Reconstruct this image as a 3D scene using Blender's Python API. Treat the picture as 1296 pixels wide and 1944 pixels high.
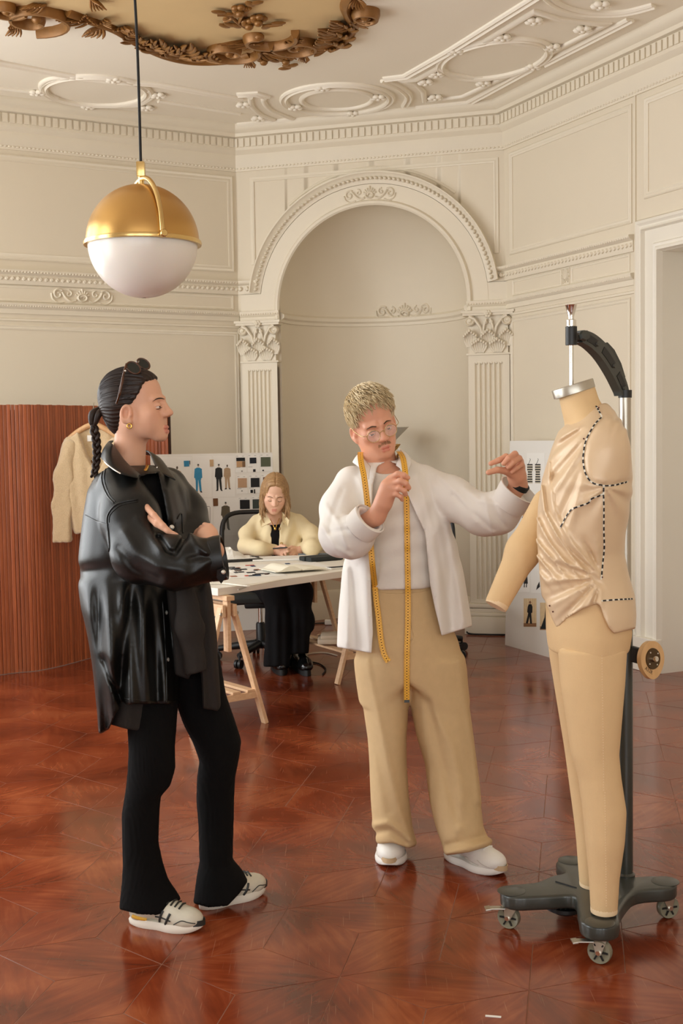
import bpy, bmesh, math, random
import numpy as np
from mathutils import Vector, Matrix
from mathutils.bvhtree import BVHTree

for _o in list(bpy.data.objects):
	bpy.data.objects.remove(_o, do_unlink=True)
SC = bpy.context.scene
COL = SC.collection
RAD = math.radians

# ------------------------------------------------------------------ camera
F_PX = 2300.0
CAM_H = 1.55
PITCH, ROLL = RAD(3.57), RAD(0.90)
FWD = Vector((0, math.cos(PITCH), -math.sin(PITCH)))
_r0, _u0 = Vector((1, 0, 0)), Vector((0, math.sin(PITCH), math.cos(PITCH)))
RGT = _r0 * math.cos(ROLL) - _u0 * math.sin(ROLL)
UPV = _u0 * math.cos(ROLL) + _r0 * math.sin(ROLL)
CAM = Vector((0, 0, CAM_H))
cd = bpy.data.cameras.new('camera')
cd.sensor_fit = 'HORIZONTAL'
cd.sensor_width = 24.0
cd.lens = F_PX * 24.0 / 1296.0
cd.clip_start, cd.clip_end = 0.05, 100
cam = bpy.data.objects.new('camera', cd)
COL.objects.link(cam)
_m = Matrix((RGT, UPV, -FWD)).transposed().to_4x4()
_m.translation = CAM
cam.matrix_world = _m
SC.camera = cam

# ------------------------------------------------------------------ light and exposure
SC.view_settings.view_transform = 'Standard'
SC.view_settings.look = 'None'
SC.view_settings.gamma = 1.0
SC.view_settings.use_curve_mapping = False
SC.view_settings.exposure = 0.0
try:
	SC.cycles.use_denoising = True
	SC.cycles.max_bounces = 8
	SC.cycles.diffuse_bounces = 4
	SC.cycles.glossy_bounces = 3
	SC.cycles.transmission_bounces = 6
	SC.cycles.sample_clamp_indirect = 6.0
	SC.cycles.caustics_reflective = False
	SC.cycles.caustics_refractive = False
except Exception:
	pass
world = bpy.data.worlds.new('daylight')
SC.world = world
world.use_nodes = True
world.node_tree.nodes['Background'].inputs[0].default_value = (0.80, 0.88, 1.0, 1)
world.node_tree.nodes['Background'].inputs[1].default_value = 1.0

def area(name, loc, target, sx, sy, power, col):
	ld = bpy.data.lights.new(name, 'AREA')
	ld.shape = 'RECTANGLE'
	ld.size, ld.size_y = sx, sy
	ld.energy = power
	ld.color = col
	o = bpy.data.objects.new(name, ld)
	COL.objects.link(o)
	o.location = loc
	o.rotation_euler = (Vector(target) - Vector(loc)).to_track_quat('-Z', 'Y').to_euler()
	return o

ROOM_W, ROOM_E, ROOM_S, CEIL = -3.95, 3.05, -3.2, 4.05
DAY = (0.95, 0.985, 1.0)
WEST_WINDOWS = [(2.2, 3.7), (4.3, 5.8), (6.3, 7.8)]
REAR_WINDOWS = [(-3.2, -1.6), (-0.9, 0.7), (1.3, 2.7)]
for _a, _b in WEST_WINDOWS:
	_y = (_a + _b) / 2
	area('window_daylight', (ROOM_W - 0.25, _y, 2.15), (0, _y, 2.15), _b - _a, 3.0, 108, DAY)
for _a, _b in REAR_WINDOWS:
	_x = (_a + _b) / 2
	area('window_daylight', (_x, ROOM_S - 0.25, 2.15), (_x, 0, 2.15), _b - _a, 3.0, 70, DAY)

# ------------------------------------------------------------------ photograph geometry helpers
def ray(px, py):
	return FWD + RGT * ((px - 648.0) / F_PX) + UPV * ((972.0 - py) / F_PX)

def P(px, py, y):
	"""world point seen at a pixel, at distance y from the camera"""
	d = ray(px, py)
	return CAM + d * (y / d.y)

def onz(px, py, z):
	d = ray(px, py)
	return CAM + d * ((z - CAM_H) / d.z)

def FL(px, py):
	return onz(px, py, 0.0)

def PR(v):
	"""pixel of a world point"""
	q = Vector(v) - CAM
	w = q.dot(FWD)
	return 648 + F_PX * q.dot(RGT) / w, 972 - F_PX * q.dot(UPV) / w

# ------------------------------------------------------------------ materials
MATS = {}
def _n(nt, typ, **kw):
	n = nt.nodes.new(typ)
	for k, v in kw.items():
		setattr(n, k, v)
	return n

def srgb(r, g, b):
	f = lambda c: (c / 255) / 12.92 if c / 255 <= 0.04045 else ((c / 255 + 0.055) / 1.055) ** 2.4
	return (f(r), f(g), f(b))

def pm(name, col, rough=0.5, metal=0.0, var=0.06, scale=6.0, bump=0.0, bscale=60.0, coat=0.0, sheen=0.0,
	   stretch=(1, 1, 1), col2=None, spec=0.5, attr=None, sss=0.0, trans=0.0, aniso=None):
	"""procedural principled material: noise between two tones, noise bump"""
	m = bpy.data.materials.new(name)
	m.use_nodes = True
	nt = m.node_tree
	b = nt.nodes['Principled BSDF']
	b.inputs['Roughness'].default_value = rough
	b.inputs['Metallic'].default_value = metal
	b.inputs['Specular IOR Level'].default_value = spec
	if coat:
		b.inputs['Coat Weight'].default_value = coat
		b.inputs['Coat Roughness'].default_value = 0.12
	if sheen:
		b.inputs['Sheen Weight'].default_value = sheen
		b.inputs['Sheen Roughness'].default_value = 0.5
	if sss:
		b.inputs['Subsurface Weight'].default_value = sss
		b.inputs['Subsurface Radius'].default_value = (0.012, 0.005, 0.003)
		b.inputs['Subsurface Scale'].default_value = 0.6
	if trans:
		b.inputs['Transmission Weight'].default_value = trans
	tc = _n(nt, 'ShaderNodeTexCoord')
	mp = _n(nt, 'ShaderNodeMapping')
	mp.inputs['Scale'].default_value = stretch
	nt.links.new(tc.outputs['Object'], mp.inputs['Vector'])
	nz = _n(nt, 'ShaderNodeTexNoise')
	nz.inputs['Scale'].default_value = scale
	nz.inputs['Detail'].default_value = 4
	nt.links.new(mp.outputs['Vector'], nz.inputs['Vector'])
	mx = _n(nt, 'ShaderNodeMix', data_type='RGBA')
	a = tuple(max(0, c * (1 - var)) for c in col)
	c2 = col2 if col2 else tuple(min(1, c * (1 + var)) for c in col)
	mx.inputs[6].default_value = (*a, 1)
	mx.inputs[7].default_value = (*c2, 1)
	nt.links.new(nz.outputs['Fac'], mx.inputs[0])
	out = mx.outputs[2]
	if attr:
		at = _n(nt, 'ShaderNodeAttribute', attribute_name=attr)
		ml = _n(nt, 'ShaderNodeMix', data_type='RGBA', blend_type='MULTIPLY')
		ml.inputs[0].default_value = 1.0
		nt.links.new(out, ml.inputs[6])
		nt.links.new(at.outputs['Color'], ml.inputs[7])
		out = ml.outputs[2]
	nt.links.new(out, b.inputs['Base Color'])
	if bump:
		n2 = _n(nt, 'ShaderNodeTexNoise')
		n2.inputs['Scale'].default_value = bscale
		n2.inputs['Detail'].default_value = 3
		nt.links.new(mp.outputs['Vector'], n2.inputs['Vector'])
		bp = _n(nt, 'ShaderNodeBump')
		bp.inputs['Strength'].default_value = bump
		bp.inputs['Distance'].default_value = 0.004
		nt.links.new(n2.outputs['Fac'], bp.inputs['Height'])
		nt.links.new(bp.outputs['Normal'], b.inputs['Normal'])
	MATS[name] = m
	return m

# ------------------------------------------------------------------ object helpers
def wloc(o):
	v = Vector((0, 0, 0))
	while o is not None:
		v += o.location
		o = o.parent
	return v

def tag(o, label=None, cat=None, group=None, kind=None):
	if label: o['label'] = label
	if cat: o['category'] = cat
	if group: o['group'] = group
	if kind: o['kind'] = kind
	return o

def thing(name, loc, label, cat, group=None):
	o = bpy.data.objects.new(name, None)
	o.empty_display_size = 0.1
	COL.objects.link(o)
	o.location = loc
	return tag(o, label, cat, group)

def obj(name, verts, faces, mat, parent=None, smooth=False, origin=None):
	"""one mesh object; verts are world coordinates"""
	vs = np.asarray(verts, dtype=float).reshape(-1, 3)
	if parent is not None:
		base = wloc(parent)
	elif origin is not None:
		base = Vector(origin)
	else:
		lo, hi = vs.min(0), vs.max(0)
		base = Vector(((lo[0] + hi[0]) / 2, (lo[1] + hi[1]) / 2, lo[2]))
	vs = vs - np.array(base)
	me = bpy.data.meshes.new(name)
	if isinstance(faces, np.ndarray):
		nv, nf, k = len(vs), len(faces), faces.shape[1]
		me.vertices.add(nv)
		me.vertices.foreach_set('co', vs.astype(np.float32).ravel())
		me.loops.add(nf * k)
		me.loops.foreach_set('vertex_index', faces.astype(np.int32).ravel())
		me.polygons.add(nf)
		me.polygons.foreach_set('loop_start', np.arange(0, nf * k, k, dtype=np.int32))
		me.update(calc_edges=True)
	else:
		me.from_pydata([tuple(v) for v in vs], [], faces)
	me.validate()
	if smooth:
		me.polygons.foreach_set('use_smooth', [True] * len(me.polygons))
	o = bpy.data.objects.new(name, me)
	COL.objects.link(o)
	if parent is not None:
		o.parent = parent
	else:
		o.location = base
	if mat is not None:
		me.materials.append(MATS[mat] if isinstance(mat, str) else mat)
	return o

def recalc(o):
	bm = bmesh.new()
	bm.from_mesh(o.data)
	bmesh.ops.recalc_face_normals(bm, faces=bm.faces)
	bm.to_mesh(o.data)
	bm.free()
	return o

def auto_smooth(o, ang=35):
	"""smooth shading with sharp edges above an angle"""
	me = o.data
	bm = bmesh.new()
	bm.from_mesh(me)
	bmesh.ops.recalc_face_normals(bm, faces=bm.faces)
	for f in bm.faces:
		f.smooth = True
	for e in bm.edges:
		if len(e.link_faces) == 2 and e.calc_face_angle(0) > RAD(ang):
			e.smooth = False
	bm.to_mesh(me)
	bm.free()
	return o

class MB:
	"""collects simple shapes of ONE part into one mesh"""
	def __init__(self):
		self.v, self.f = [], []
	def add(self, vs, fs):
		n = len(self.v)
		self.v += [tuple(v) for v in vs]
		self.f += [tuple(i + n for i in f) for f in fs]
		return self
	def box(self, c, size, ax=None, bev=0.0):
		ax = ax or (Vector((1, 0, 0)), Vector((0, 1, 0)), Vector((0, 0, 1)))
		c = Vector(c)
		h = [s / 2 for s in size]
		if bev <= 0:
			vs = [c + ax[0] * (h[0] * i) + ax[1] * (h[1] * j) + ax[2] * (h[2] * k) for i in (-1, 1) for j in (-1, 1) for k in (-1, 1)]
			return self.add(vs, [(0, 1, 3, 2), (4, 6, 7, 5), (0, 4, 5, 1), (2, 3, 7, 6), (0, 2, 6, 4), (1, 5, 7, 3)])
		bm = bmesh.new()
		bmesh.ops.create_cube(bm, size=1)
		for v in bm.verts:
			v.co = Vector((v.co.x * size[0], v.co.y * size[1], v.co.z * size[2]))
		bmesh.ops.bevel(bm, geom=bm.edges[:], offset=min(bev, min(size) * 0.45), segments=2, affect='EDGES', profile=0.6)
		bm.verts.index_update()
		vs = [c + ax[0] * v.co.x + ax[1] * v.co.y + ax[2] * v.co.z for v in bm.verts]
		fs = [tuple(v.index for v in f.verts) for f in bm.faces]
		bm.free()
		return self.add(vs, fs)
	def bar(self, a, b, w, t, side=None, bev=0.0):
		"""rectangular bar from a to b, width w along side, thickness t"""
		a, b = Vector(a), Vector(b)
		d = (b - a).normalized()
		s = Vector(side) if side is not None else Vector((1, 0, 0))
		s = (s - d * s.dot(d)).normalized()
		n = d.cross(s)
		return self.box((a + b) / 2, (w, t, (b - a).length), (s, n, d), bev)
	def tube(self, pts, r, seg=8, caps=True, flat=None):
		pts = [Vector(p) for p in pts]
		rs = r if isinstance(r, (list, tuple, np.ndarray)) else [r] * len(pts)
		rings = []
		ref = None
		for i, p in enumerate(pts):
			d = (pts[min(i + 1, len(pts) - 1)] - pts[max(i - 1, 0)])
			if d.length < 1e-9: d = Vector((0, 0, 1))
			d.normalize()
			if ref is None:
				ref = d.orthogonal().normalized()
				if flat is not None:
					ref = Vector(flat)
			s = (ref - d * ref.dot(d))
			s = s.normalized() if s.length > 1e-6 else d.orthogonal().normalized()
			t = d.cross(s)
			if flat is None: ref = s
			rings.append([p + (s * math.cos(2 * math.pi * k / seg) + t * math.sin(2 * math.pi * k / seg)) * rs[i] for k in range(seg)])
		vs = [v for ring in rings for v in ring]
		fs = []
		for i in range(len(rings) - 1):
			for k in range(seg):
				a, b = i * seg + k, i * seg + (k + 1) % seg
				fs.append((a, b, b + seg, a + seg))
		if caps:
			fs.append(tuple(reversed(range(seg))))
			fs.append(tuple((len(rings) - 1) * seg + k for k in range(seg)))
		return self.add(vs, fs)
	def ribbon(self, pts, sides, w, t, normals):
		"""flat strap along pts, width along sides, thickness along normals"""
		vs, fs = [], []
		for p, s, n in zip(pts, sides, normals):
			p, s, n = Vector(p), Vector(s).normalized(), Vector(n).normalized()
			vs += [p - s * w / 2, p + s * w / 2, p + s * w / 2 + n * t, p - s * w / 2 + n * t]
		m = len(pts)
		for i in range(m - 1):
			for k in range(4):
				a, b = i * 4 + k, i * 4 + (k + 1) % 4
				fs.append((a, b, b + 4, a + 4))
		fs += [(3, 2, 1, 0), tuple(4 * (m - 1) + k for k in range(4))]
		return self.add(vs, fs)
	def lathe(self, c, prof, seg=24, ax=(0, 0, 1), x0=None, arc=None):
		"""prof: (radius, height) along axis"""
		ax = Vector(ax).normalized()
		s = Vector(x0) if x0 is not None else ax.orthogonal().normalized()
		s = (s - ax * s.dot(ax)).normalized()
		t = ax.cross(s)
		c = Vector(c)
		vs, fs = [], []
		n = len(prof)
		for k in range(seg):
			a = 2 * math.pi * k / seg
			e = s * math.cos(a) + t * math.sin(a)
			for r, h in prof:
				vs.append(c + e * max(r, 1e-5) + ax * h)
		for k in range(seg):
			k2 = (k + 1) % seg
			for i in range(n - 1):
				fs.append((k * n + i, k2 * n + i, k2 * n + i + 1, k * n + i + 1))
		return self.add(vs, fs)
	def prism(self, poly, d, both=True):
		"""poly: world points (planar), extruded by vector d"""
		n = len(poly)
		d = Vector(d)
		vs = [Vector(p) for p in poly] + [Vector(p) + d for p in poly]
		fs = [tuple(reversed(range(n))), tuple(range(n, 2 * n))]
		fs += [(i, (i + 1) % n, n + (i + 1) % n, n + i) for i in range(n)]
		return self.add(vs, fs)
	def blob(self, c, r, seg=8, rings=6, ax=None):
		"""ellipsoid with radii r"""
		ax = ax or (Vector((1, 0, 0)), Vector((0, 1, 0)), Vector((0, 0, 1)))
		c = Vector(c)
		r = r if isinstance(r, (tuple, list)) else (r, r, r)
		vs, fs = [], []
		for i in range(rings + 1):
			th = math.pi * i / rings
			for k in range(seg):
				a = 2 * math.pi * k / seg
				vs.append(c + ax[0] * (r[0] * math.sin(th) * math.cos(a)) + ax[1] * (r[1] * math.sin(th) * math.sin(a)) + ax[2] * (r[2] * math.cos(th)))
		for i in range(rings):
			for k in range(seg):
				a, b = i * seg + k, i * seg + (k + 1) % seg
				fs.append((a, a + seg, b + seg, b))
		return self.add(vs, fs)
	def build(self, name, mat, parent=None, smooth=None, origin=None):
		o = obj(name, self.v, self.f, mat, parent, origin=origin)
		bm = bmesh.new()
		bm.from_mesh(o.data)
		bmesh.ops.remove_doubles(bm, verts=bm.verts, dist=1e-5)
		bmesh.ops.recalc_face_normals(bm, faces=bm.faces)
		bm.to_mesh(o.data)
		bm.free()
		if smooth is not None:
			auto_smooth(o, smooth)
		return o

def crv(pts, n=8, closed=False):
	"""Catmull-Rom through points (any dimension)"""
	p = [np.array(q, float) for q in pts]
	m = len(p)
	out = []
	rng = range(m) if closed else range(m - 1)
	for i in rng:
		g = (lambda k: p[k % m]) if closed else (lambda k: p[min(max(k, 0), m - 1)])
		a, b, c, d = g(i - 1), g(i), g(i + 1), g(i + 2)
		for k in range(n):
			t = k / n
			out.append(0.5 * (2 * b + (c - a) * t + (2 * a - 5 * b + 4 * c - d) * t * t + (3 * b - a - 3 * c + d) * t ** 3))
	if not closed:
		out.append(p[-1])
	return out

def strip2d(pts, prof, fn, closed=False):
	"""sweep profile [(side offset, rise)] along a 2-D path; fn(x, y, rise) -> world. returns verts, faces"""
	p = [np.array(q[:2], float) for q in pts]
	m = len(p)
	vs, fs = [], []
	k = len(prof)
	for i in range(m):
		if closed:
			a, b, c = p[i - 1], p[i], p[(i + 1) % m]
		else:
			a, b, c = p[max(i - 1, 0)], p[i], p[min(i + 1, m - 1)]
		d1, d2 = b - a, c - b
		l1, l2 = np.linalg.norm(d1), np.linalg.norm(d2)
		d1 = d1 / l1 if l1 > 1e-9 else d2 / max(l2, 1e-9)
		d2 = d2 / l2 if l2 > 1e-9 else d1
		n1, n2 = np.array([-d1[1], d1[0]]), np.array([-d2[1], d2[0]])
		nn = n1 + n2
		nn = nn / max(np.linalg.norm(nn), 1e-6)
		nn = nn / max(nn @ n1, 0.4)
		for off, rise in prof:
			q = b + nn * off
			vs.append(fn(q[0], q[1], rise))
	for i in range(m if closed else m - 1):
		j = (i + 1) % m
		for q in range(k - 1):
			fs.append((i * k + q, j * k + q, j * k + q + 1, i * k + q + 1))
	if not closed:
		fs += [tuple(range(k)), tuple(reversed(range((m - 1) * k, m * k)))]
	return vs, fs

def halfround(w, h, n=5):
	return [(-w / 2 * math.cos(math.pi * i / n), h * math.sin(math.pi * i / n)) for i in range(n + 1)]

def smoothstep(a, b, x):
	t = np.clip((x - a) / (b - a), 0, 1)
	return t * t * (3 - 2 * t)

# ------------------------------------------------------------------ signed distance modelling (bodies, cloth)
def V3(*a):
	return np.array(a, dtype=np.float32)

def A(v):
	return np.array(v, dtype=np.float32)

def smin(a, b, k):
	h = np.maximum(k - np.abs(a - b), 0) / k
	return np.minimum(a, b) - h * h * k * 0.25

def smax(a, b, k):
	return -smin(-a, -b, k)

def cap(p, a, b, r1, r2=None):
	"""tapered capsule"""
	r2 = r1 if r2 is None else r2
	a, b = A(a), A(b)
	pa, ba = p - a, b - a
	t = np.clip((pa @ ba) / max(float(ba @ ba), 1e-9), 0, 1)
	d = pa - t[:, None] * ba
	return np.sqrt((d * d).sum(1)) - (r1 + (r2 - r1) * t)

def chain(p, pts, rs, k=0.0):
	d = None
	for i in range(len(pts) - 1):
		q = cap(p, pts[i], pts[i + 1], rs[i], rs[i + 1])
		d = q if d is None else (smin(d, q, k) if k else np.minimum(d, q))
	return d

def ell(p, c, r, R=None):
	"""ellipsoid, R rows = local axes"""
	q = p - A(c)
	if R is not None:
		q = q @ A(R).T
	r = A(r)
	k0 = np.sqrt(((q / r) ** 2).sum(1))
	k1 = np.sqrt(((q / (r * r)) ** 2).sum(1))
	return k0 * (k0 - 1.0) / np.maximum(k1, 1e-6)

def rbox(p, c, half, rad, R=None):
	q = p - A(c)
	if R is not None:
		q = q @ A(R).T
	q = np.abs(q) - (A(half) - rad)
	return np.sqrt((np.maximum(q, 0) ** 2).sum(1)) + np.minimum(q.max(1), 0) - rad

def plane(p, c, n):
	n = A(n)
	return (p - A(c)) @ (n / np.linalg.norm(n))

def lerp_rows(z, zs, cols):
	"""cubic (monotone-ish) interpolation of table columns over z"""
	order = np.argsort(zs)
	zs = np.asarray(zs, float)[order]
	cols = np.asarray(cols, float)[order]
	n = max(160, len(zs) * 12)
	zz = np.linspace(zs[0], zs[-1], n)
	tab = np.stack([np.interp(zz, zs, cols[:, j]) for j in range(cols.shape[1])], 1)
	w = max(3, n // (len(zs) * 3)) | 1
	ker = np.hanning(w + 2)[1:-1]
	ker /= ker.sum()
	pad = w // 2
	for j in range(tab.shape[1]):
		c = np.pad(tab[:, j], pad, mode='edge')
		tab[:, j] = np.convolve(c, ker, mode='valid')
	return [np.interp(z, zz, tab[:, j]).astype(np.float32) for j in range(tab.shape[1])]

def loft(p, rows, rot=0.0, power=2.0, endk=0.02):
	"""rows: (z, cx, cy, rx, ry [, rot]); superellipse section at each height"""
	rows = np.asarray(rows, float)
	z = p[:, 2]
	cols = lerp_rows(z, rows[:, 0], rows[:, 1:])
	cx, cy, rx, ry = cols[:4]
	ang = cols[4] if len(cols) > 4 else rot
	x, y = p[:, 0] - cx, p[:, 1] - cy
	c, s = np.cos(ang), np.sin(ang)
	x, y = x * c + y * s, -x * s + y * c
	if power == 2.0:
		k0 = np.sqrt((x / rx) ** 2 + (y / ry) ** 2)
		k1 = np.sqrt((x / rx ** 2) ** 2 + (y / ry ** 2) ** 2)
		d = k0 * (k0 - 1) / np.maximum(k1, 1e-5)
	else:
		k0 = ((np.abs(x) / rx) ** power + (np.abs(y) / ry) ** power) ** (1.0 / power)
		d = (k0 - 1) * np.minimum(rx, ry)
	lo, hi = rows[:, 0].min(), rows[:, 0].max()
	return smax(d, np.maximum(lo - z, z - hi), endk)

def vnoise(p, seed=0):
	"""smooth value noise in [-1, 1]"""
	p = np.asarray(p, np.float32)
	i = np.floor(p).astype(np.int64)
	f = p - i
	f = f * f * (3 - 2 * f)
	def h(a, b, c):
		n = (a * 374761393 + b * 668265263 + c * 2147483647 + seed * 974634777) & 0xffffffff
		n = ((n ^ (n >> 13)) * 1274126177) & 0xffffffff
		return ((n ^ (n >> 16)) & 0xffff).astype(np.float32) / 32767.5 - 1.0
	x, y, z = i[:, 0], i[:, 1], i[:, 2]
	r = 0
	for dx in (0, 1):
		wx = f[:, 0] if dx else 1 - f[:, 0]
		for dy in (0, 1):
			wy = f[:, 1] if dy else 1 - f[:, 1]
			for dz in (0, 1):
				wz = f[:, 2] if dz else 1 - f[:, 2]
				r = r + wx * wy * wz * h(x + dx, y + dy, z + dz)
	return r

def sdf_mesh(f, lo, hi, h):
	"""sparse surface nets of f over a box; returns verts, quads"""
	B = 8
	lo, hi = A(lo), A(hi)
	nb = np.ceil((hi - lo) / (h * B)).astype(int)
	bi = np.stack(np.meshgrid(*[np.arange(n) for n in nb], indexing='ij'), -1).reshape(-1, 3)
	cen = lo + (bi + 0.5) * (h * B)
	d = np.concatenate([f(c.astype(np.float32)) for c in np.array_split(cen, max(1, len(cen) // 200000))])
	bi = bi[np.abs(d) < 0.87 * B * h * 1.35 + 0.006]
	g = np.arange(B + 1)
	off = np.stack(np.meshgrid(g, g, g, indexing='ij'), -1).reshape(-1, 3)
	vals = []
	for part in np.array_split(bi, max(1, len(bi) // 400)):
		pts = lo + ((part[:, None, :] * B + off[None]) * h)
		vals.append(f(pts.reshape(-1, 3).astype(np.float32)).reshape(-1, B + 1, B + 1, B + 1))
	val = np.concatenate(vals)
	ins = val < 0
	cnt = sum(ins[:, a:a + B, b:b + B, c:c + B].astype(np.int8) for a in (0, 1) for b in (0, 1) for c in (0, 1))
	act = np.argwhere((cnt > 0) & (cnt < 8))
	n_, i, j, k = act.T
	S = np.zeros((len(act), 3), np.float32)
	C = np.zeros(len(act), np.float32)
	cor = {}
	for a in (0, 1):
		for b in (0, 1):
			for c in (0, 1):
				cor[a, b, c] = val[n_, i + a, j + b, k + c]
	for a in (0, 1):
		for b in (0, 1):
			for ax in range(3):
				q0 = [a, b]
				q0.insert(ax, 0)
				q1 = list(q0)
				q1[ax] = 1
				v0, v1 = cor[tuple(q0)], cor[tuple(q1)]
				m = (v0 < 0) != (v1 < 0)
				t = np.where(m, v0 / np.where(m, v0 - v1, 1), 0)
				for e in range(3):
					S[:, e] += np.where(m, t if e == ax else q0[e], 0)
				C += m
	cell = bi[n_] * B + act[:, 1:]
	verts = lo + (cell + S / C[:, None]) * h
	N = nb * B + 2
	key = lambda c: (c[:, 0].astype(np.int64) * N[1] + c[:, 1]) * N[2] + c[:, 2]
	ck = key(cell)
	order = np.argsort(ck)
	sk = ck[order]
	quads = []
	for ax in range(3):
		s0 = [slice(None)] + [slice(0, B)] * 3
		s1 = list(s0)
		s1[ax + 1] = slice(1, B + 1)
		cross = ins[tuple(s0)] != ins[tuple(s1)]
		e = np.argwhere(cross)
		if not len(e): continue
		c = bi[e[:, 0]] * B + e[:, 1:]
		flip = ins[tuple(s0)][tuple(e.T)]
		u, v = [(1, 2), (2, 0), (0, 1)][ax]
		ids = []
		ok = np.ones(len(c), bool)
		for du, dv in ((0, 0), (-1, 0), (-1, -1), (0, -1)):
			cc = c.copy()
			cc[:, u] += du
			cc[:, v] += dv
			ok &= (cc >= 0).all(1)
			kk = key(cc)
			pos = np.clip(np.searchsorted(sk, kk), 0, len(sk) - 1)
			ok &= sk[pos] == kk
			ids.append(order[pos])
		q = np.stack(ids, 1)
		q = np.where(flip[:, None], q, q[:, ::-1])[ok]
		quads.append(q)
	return verts, np.concatenate(quads)

def relax(v, q, n=1, lam=0.5):
	"""Laplacian smoothing of a quad mesh"""
	for _ in range(n):
		s = np.zeros_like(v)
		c = np.zeros(len(v), np.float32)
		for a in range(4):
			x, y = q[:, a], q[:, (a + 1) % 4]
			np.add.at(s, x, v[y])
			np.add.at(s, y, v[x])
			np.add.at(c, x, 1)
			np.add.at(c, y, 1)
		v = v + lam * (s / np.maximum(c, 1)[:, None] - v)
	return v

def drop_bits(v, q, frac=0.03):
	"""remove stray islands smaller than a share of the largest one"""
	lab = np.arange(len(v))
	for _ in range(200):
		m = lab[q].min(1)
		new = lab.copy()
		for a in range(4):
			np.minimum.at(new, q[:, a], m)
		new = new[new]
		if (new == lab).all(): break
		lab = new
	cnt = np.bincount(lab, minlength=len(v))
	keep = cnt[lab] >= frac * cnt.max()
	if keep.all(): return v, q
	idx = np.cumsum(keep) - 1
	q = q[keep[q].all(1)]
	return v[keep], idx[q]

def sdf_obj(name, f, lo, hi, h, mat, parent, smooth_n=1, color=None):
	"""object from a distance field; f may be a list of (f, lo, hi, h) pieces of one surface"""
	pieces = f if isinstance(f, list) else [(f, lo, hi, h)]
	vs, qs, n = [], [], 0
	for pf, pl, ph_, pr in pieces:
		v, q = sdf_mesh(pf, pl, ph_, pr)
		v, q = drop_bits(v, q)
		if smooth_n:
			v = relax(v, q, smooth_n)
		vs.append(v)
		qs.append(q + n)
		n += len(v)
	v, q = np.concatenate(vs), np.concatenate(qs)
	o = obj(name, v, q, mat, parent, smooth=True)
	if color is not None:
		c = np.ones((len(v), 4), np.float32)
		c[:, :3] = color(v)
		at = o.data.color_attributes.new('tone', 'FLOAT_COLOR', 'POINT')
		at.data.foreach_set('color', c.ravel())
	return o

def bvh_of(o):
	base = wloc(o)
	vs = [v.co + base for v in o.data.vertices]
	return BVHTree.FromPolygons(vs, [tuple(p.vertices) for p in o.data.polygons])

def hit(b, px, py):
	d = ray(px, py).normalized()
	loc, nor, i, dist = b.ray_cast(CAM, d)
	if loc is None:
		return None, None
	if nor.dot(d) > 0:
		nor = -nor
	return loc, nor

# ------------------------------------------------------------------ materials of the room
pm('plaster', srgb(222, 210, 188), 0.62, var=0.035, scale=1.6, bump=0.03, bscale=40)
pm('plaster_trim', srgb(226, 215, 194), 0.55, var=0.03, scale=3.0, bump=0.02, bscale=60)
pm('ceiling_white', srgb(240, 231, 214), 0.65, var=0.025, scale=1.2)
pm('door_white', srgb(232, 225, 210), 0.38, var=0.025, scale=2.5)
pm('field_tan', srgb(212, 182, 132), 0.7, var=0.06, scale=3.0)
pm('gilt', srgb(138, 94, 44), 0.42, metal=0.3, var=0.4, scale=14, bump=0.25, bscale=45)

class Wall:
	def __init__(s, a, b):
		s.A, s.B = Vector((*a, 0)), Vector((*b, 0))
		s.L = (s.B - s.A).length
		s.t = (s.B - s.A) / s.L
		s.n = Vector((s.t.y, -s.t.x, 0))
	def pt(s, u, z, d=0.0):
		return s.A + s.t * u + s.n * d + Vector((0, 0, z))
	def uv(s, px, py, d=0.0):
		q = ray(px, py)
		k = (s.A + s.n * d - CAM).dot(s.n) / q.dot(s.n)
		x = CAM + q * k
		return (x - s.A).dot(s.t), x.z

CLp, CRp = (-0.815, 9.977), (1.276, 9.35)
LEND, REND = (ROOM_W, 8.24), (ROOM_E, 5.464)
LW, CW, RW = Wall(LEND, CLp), Wall(CLp, CRp), Wall(CRp, REND)
WW = Wall((ROOM_W, ROOM_S), LEND)
SW = Wall((ROOM_E, ROOM_S), (ROOM_W, ROOM_S))
EW = Wall(REND, (ROOM_E, ROOM_S))
PLAN = [CLp, CRp, REND, (ROOM_E, ROOM_S), (ROOM_W, ROOM_S), LEND]

def structure(o, label=None, cat=None):
	o['kind'] = 'structure'
	if label: o['label'] = label
	if cat: o['category'] = cat
	return o

def slab(wall, rects, name, label, th=0.2):
	"""wall made of rectangles (u0, u1, z0, z1) with thickness outwards"""
	m = MB()
	for u0, u1, z0, z1 in rects:
		q = [wall.pt(u0, z0), wall.pt(u1, z0), wall.pt(u1, z1), wall.pt(u0, z1)]
		m.prism(q, -wall.n * th)
	return structure(m.build(name, 'plaster'), label, 'wall')

def holes(L, wins, z0, z1, H):
	r, u = [], 0.0
	for a, b in wins:
		r += [(u, a, 0, H), (a, b, 0, z0), (a, b, z1, H)]
		u = b
	return r + [(u, L, 0, H)]

H = CEIL
wall_left = slab(LW, [(-0.1, LW.L, 0, H)], 'wall_left', 'cream plaster wall with panel mouldings on the left of the niche')
wall_west = slab(WW, holes(WW.L, [(a - ROOM_S, b - ROOM_S) for a, b in WEST_WINDOWS], 0.62, 3.68, H), 'wall_west', 'cream plaster window wall to the left of the room')
wall_south = slab(SW, holes(SW.L, sorted([(ROOM_E - b, ROOM_E - a) for a, b in REAR_WINDOWS]), 0.62, 3.68, H), 'wall_south', 'cream plaster window wall behind the photographer')
wall_east = slab(EW, [(0, EW.L, 0, H)], 'wall_east', 'cream plaster wall on the right side of the room')
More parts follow.
